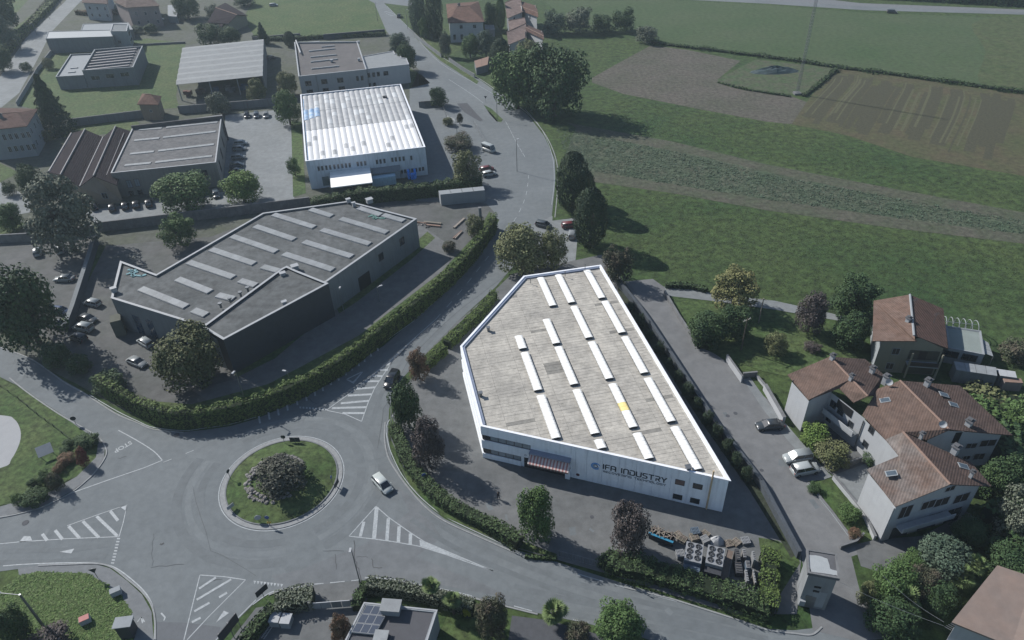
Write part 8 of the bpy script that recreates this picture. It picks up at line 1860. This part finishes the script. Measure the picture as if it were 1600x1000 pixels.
for i, (x, y, lb) in enumerate(((160, 375, 'heap of grey rubble at the dark hall corner'), (300, 400, 'dark barrel heap beside the rubble'), (900, 270, 'pale rubble heap at the end of the main hedge'))):
    p = P(*z9(x, y), 0); t = thing('rubble_heap', lb, 'rubble', p)
    for k in range(12): o = rock(rn.uniform(-1.2, 1.2), rn.uniform(-.8, .8), 0, rn.uniform(.18, .4), rockm if i != 1 else M['unit_dark'], None, None, t)
# tarp heap in the garden plot
gp_ = thing('tarpaulin_heap', 'dark blue green tarpaulin covered heap in the garden plot', 'heap', P(1210, 112, 0)); mb = MB()
for j in range(4):
    for i in range(12):
        def q_(jj, ii): r_ = (1 - jj / 4); a = ii * .5236; return (r_ * math.cos(a) * 9, r_ * math.sin(a) * 3.2, 1.8 * math.sin(jj / 4 * 1.57) * (1 + .25 * math.sin(ii * 2.1 + jj)))
        mb.face([q_(j, i), q_(j, i + 1), q_(j + 1, i + 1), q_(j + 1, i)])
mb.build('cover', mat('dark_tarpaulin', (.040, .062, .066), .7, .35, 1), gp_, local=True)
# courtyard things
for i, (x, y, lb) in enumerate(((430, 966, 'left white box in the courtyard corner'), (447, 968, 'right white box in the courtyard corner'))):
    p = P(x, y, 1); t = thing('storage_box', lb, 'box', (p.x, p.y, 0), -.1, 'white boxes in the courtyard'); mb = MB(); mb.box((0, 0, .6), (1.25, 1.4, 1.2)); mb.build('body', M['wall_pale'], t, local=True); mb = MB(); mb.box((0, 0, 1.24), (1.35, 1.5, .1)); mb.build('lid', M['wall_house'], t, local=True)
ld = thing('ladder', 'pale ladder lying beside the storage boxes', 'ladder', P(417, 986, .1)); a, b = P(410, 998, .15), P(424, 978, .15); W_ = Wall(a, b)
for off in (-.2, .2): mb = MB(); mb.tube([W_.at(0, .15, off), W_.at(W_.L, .15, off)], .05, 5); mb.build('rail', M['wall_house'], ld)
for k in range(9): mb = MB(); mb.tube([W_.at(W_.L * (k + .5) / 9, .15, -.2), W_.at(W_.L * (k + .5) / 9, .15, .2)], .03, 4); mb.build('rung', M['wall_house'], ld)
yb = thing('flower_tub', 'yellow leaved bush in a tub on the lawn of the solar house', 'plant', P(731, 962, 0)); mb = MB(); mb.tube([(0, 0, 0), (0, 0, .5)], [.4, .5], 10); mb.build('tub', M['unit_dark'], yb, local=True)
c = bpy.data.objects.new('foliage', crown_mesh('bush', 1)); COL.objects.link(c); c.parent = yb; c.location = (0, 0, 1.1); c.scale = (.75, .75, .7); c.material_slots[0].link = 'OBJECT'; c.material_slots[0].material = leafmat('leaves_lemon', (.26, .27, .03), (.20, .24, .03))
# person walking in the yard
def person(base, rz, label):
    b = P(*base, 0); t = thing('person', label, 'person', (b.x, b.y, 0), rz)
    J = [((0, 0, .92), .13), ((0, .01, 1.15), .13), ((0, 0, 1.38), .15), ((0, 0, 1.52), .06), ((0, .01, 1.64), .095), ((0, .01, 1.74), .07), ((-.09, 0, .86), .095), ((-.11, .12, .48), .07), ((-.11, .02, .08), .045), ((-.11, .14, .04), .04), ((.09, 0, .86), .095), ((.11, -.10, .48), .07), ((.11, -.26, .10), .045), ((.11, -.14, .04), .04), ((-.19, 0, 1.40), .07), ((-.25, -.06, 1.12), .05), ((-.24, .02, .86), .035), ((-.24, .04, .77), .035), ((.19, 0, 1.40), .07), ((.25, .05, 1.12), .05), ((.24, .14, .88), .035), ((.24, .18, .80), .035)]
    E = [(0, 1), (1, 2), (2, 3), (3, 4), (4, 5), (0, 6), (6, 7), (7, 8), (8, 9), (0, 10), (10, 11), (11, 12), (12, 13), (2, 14), (14, 15), (15, 16), (16, 17), (2, 18), (18, 19), (19, 20), (20, 21)]
    me = bpy.data.meshes.new('body'); me.from_pydata([j[0] for j in J], E, []); o = bpy.data.objects.new('body', me); COL.objects.link(o)
    md = o.modifiers.new('skin', 'SKIN'); me.skin_vertices[0].data[0].use_root = True
    for i, j in enumerate(J): me.skin_vertices[0].data[i].radius = (j[1], j[1])
    o.modifiers.new('sub', 'SUBSURF').levels = 1
    dg = bpy.context.evaluated_depsgraph_get(); m2 = bpy.data.meshes.new_from_object(o.evaluated_get(dg)); bpy.data.objects.remove(o)
    ms_ = [mat('dark_clothes', (.02, .022, .028), .9, .1, 3), mat('skin', (.28, .17, .12), .6, .05, 3), mat('dark_trousers', (.03, .032, .04), .9, .1, 3)]
    m2.materials.clear(); [m2.materials.append(x) for x in ms_]
    for p_ in m2.polygons:
        z = p_.center.z; p_.material_index = 1 if z > 1.5 or (abs(p_.center.x) > .2 and z < .9) else (2 if z < .9 else 0); p_.use_smooth = True
    o = bpy.data.objects.new('body', m2); COL.objects.link(o); o.parent = t
    mb = MB(); mb.tube([(0, -.01, 1.66), (0, -.01, 1.72), (0, 0, 1.80)], [.105, .10, .04], 10); mb.build('hair', M['black'], t, local=True)
    for s in (-1, 1): mb = MB(); mb.box((s * .035, .10, 1.665), (.02, .015, .012)); mb.build('eye', M['black'], t, local=True)
    mb = MB(); mb.box((0, .115, 1.635), (.022, .03, .045)); mb.build('nose', ms_[1], t, local=True)
person((779, 780), .7, 'person in dark clothes walking across the shaded factory yard')
# overhead wires at the lower right
wr = thing('overhead_wire', 'thin pale wires hanging over the lower right garden', 'wire', P(1400, 930, 0)); 
for (a, b) in (((1290, 898, 6.8), (1475, 978, 5.5)), ((1380, 900, 7), (1475, 972, 5.5))):
    p, q = P(*a), P(*b); pts = [p.lerp(q, k / 10) - Vector((0, 0, .5 * math.sin(math.pi * k / 10))) for k in range(11)]; mb = MB(); mb.tube(pts, .016, 4); mb.build('wire', M['wall_pale'], wr)
# ------------------------------------------------------------------ haze
hz = MB(); hz.box((0, 300, 54), (1400, 1000, 112)); ho = hz.build('haze', M['black'], org=(0, 0, 0)); ho['kind'] = 'stuff'; ho['label'] = 'thin pale air between the camera and the far houses'; ho['category'] = 'haze'
hm = bpy.data.materials.new('haze'); hm.use_nodes = True; nt = hm.node_tree; nt.nodes.remove(nt.nodes['Principled BSDF']); pv = nt.nodes.new('ShaderNodeVolumePrincipled'); pv.inputs['Density'].default_value = .00020; pv.inputs['Color'].default_value = (.68, .84, .95, 1); pv.inputs['Anisotropy'].default_value = 0.2
nt.links.new(pv.outputs[0], nt.nodes['Material Output'].inputs['Volume']); ho.data.materials.clear(); ho.data.materials.append(hm)
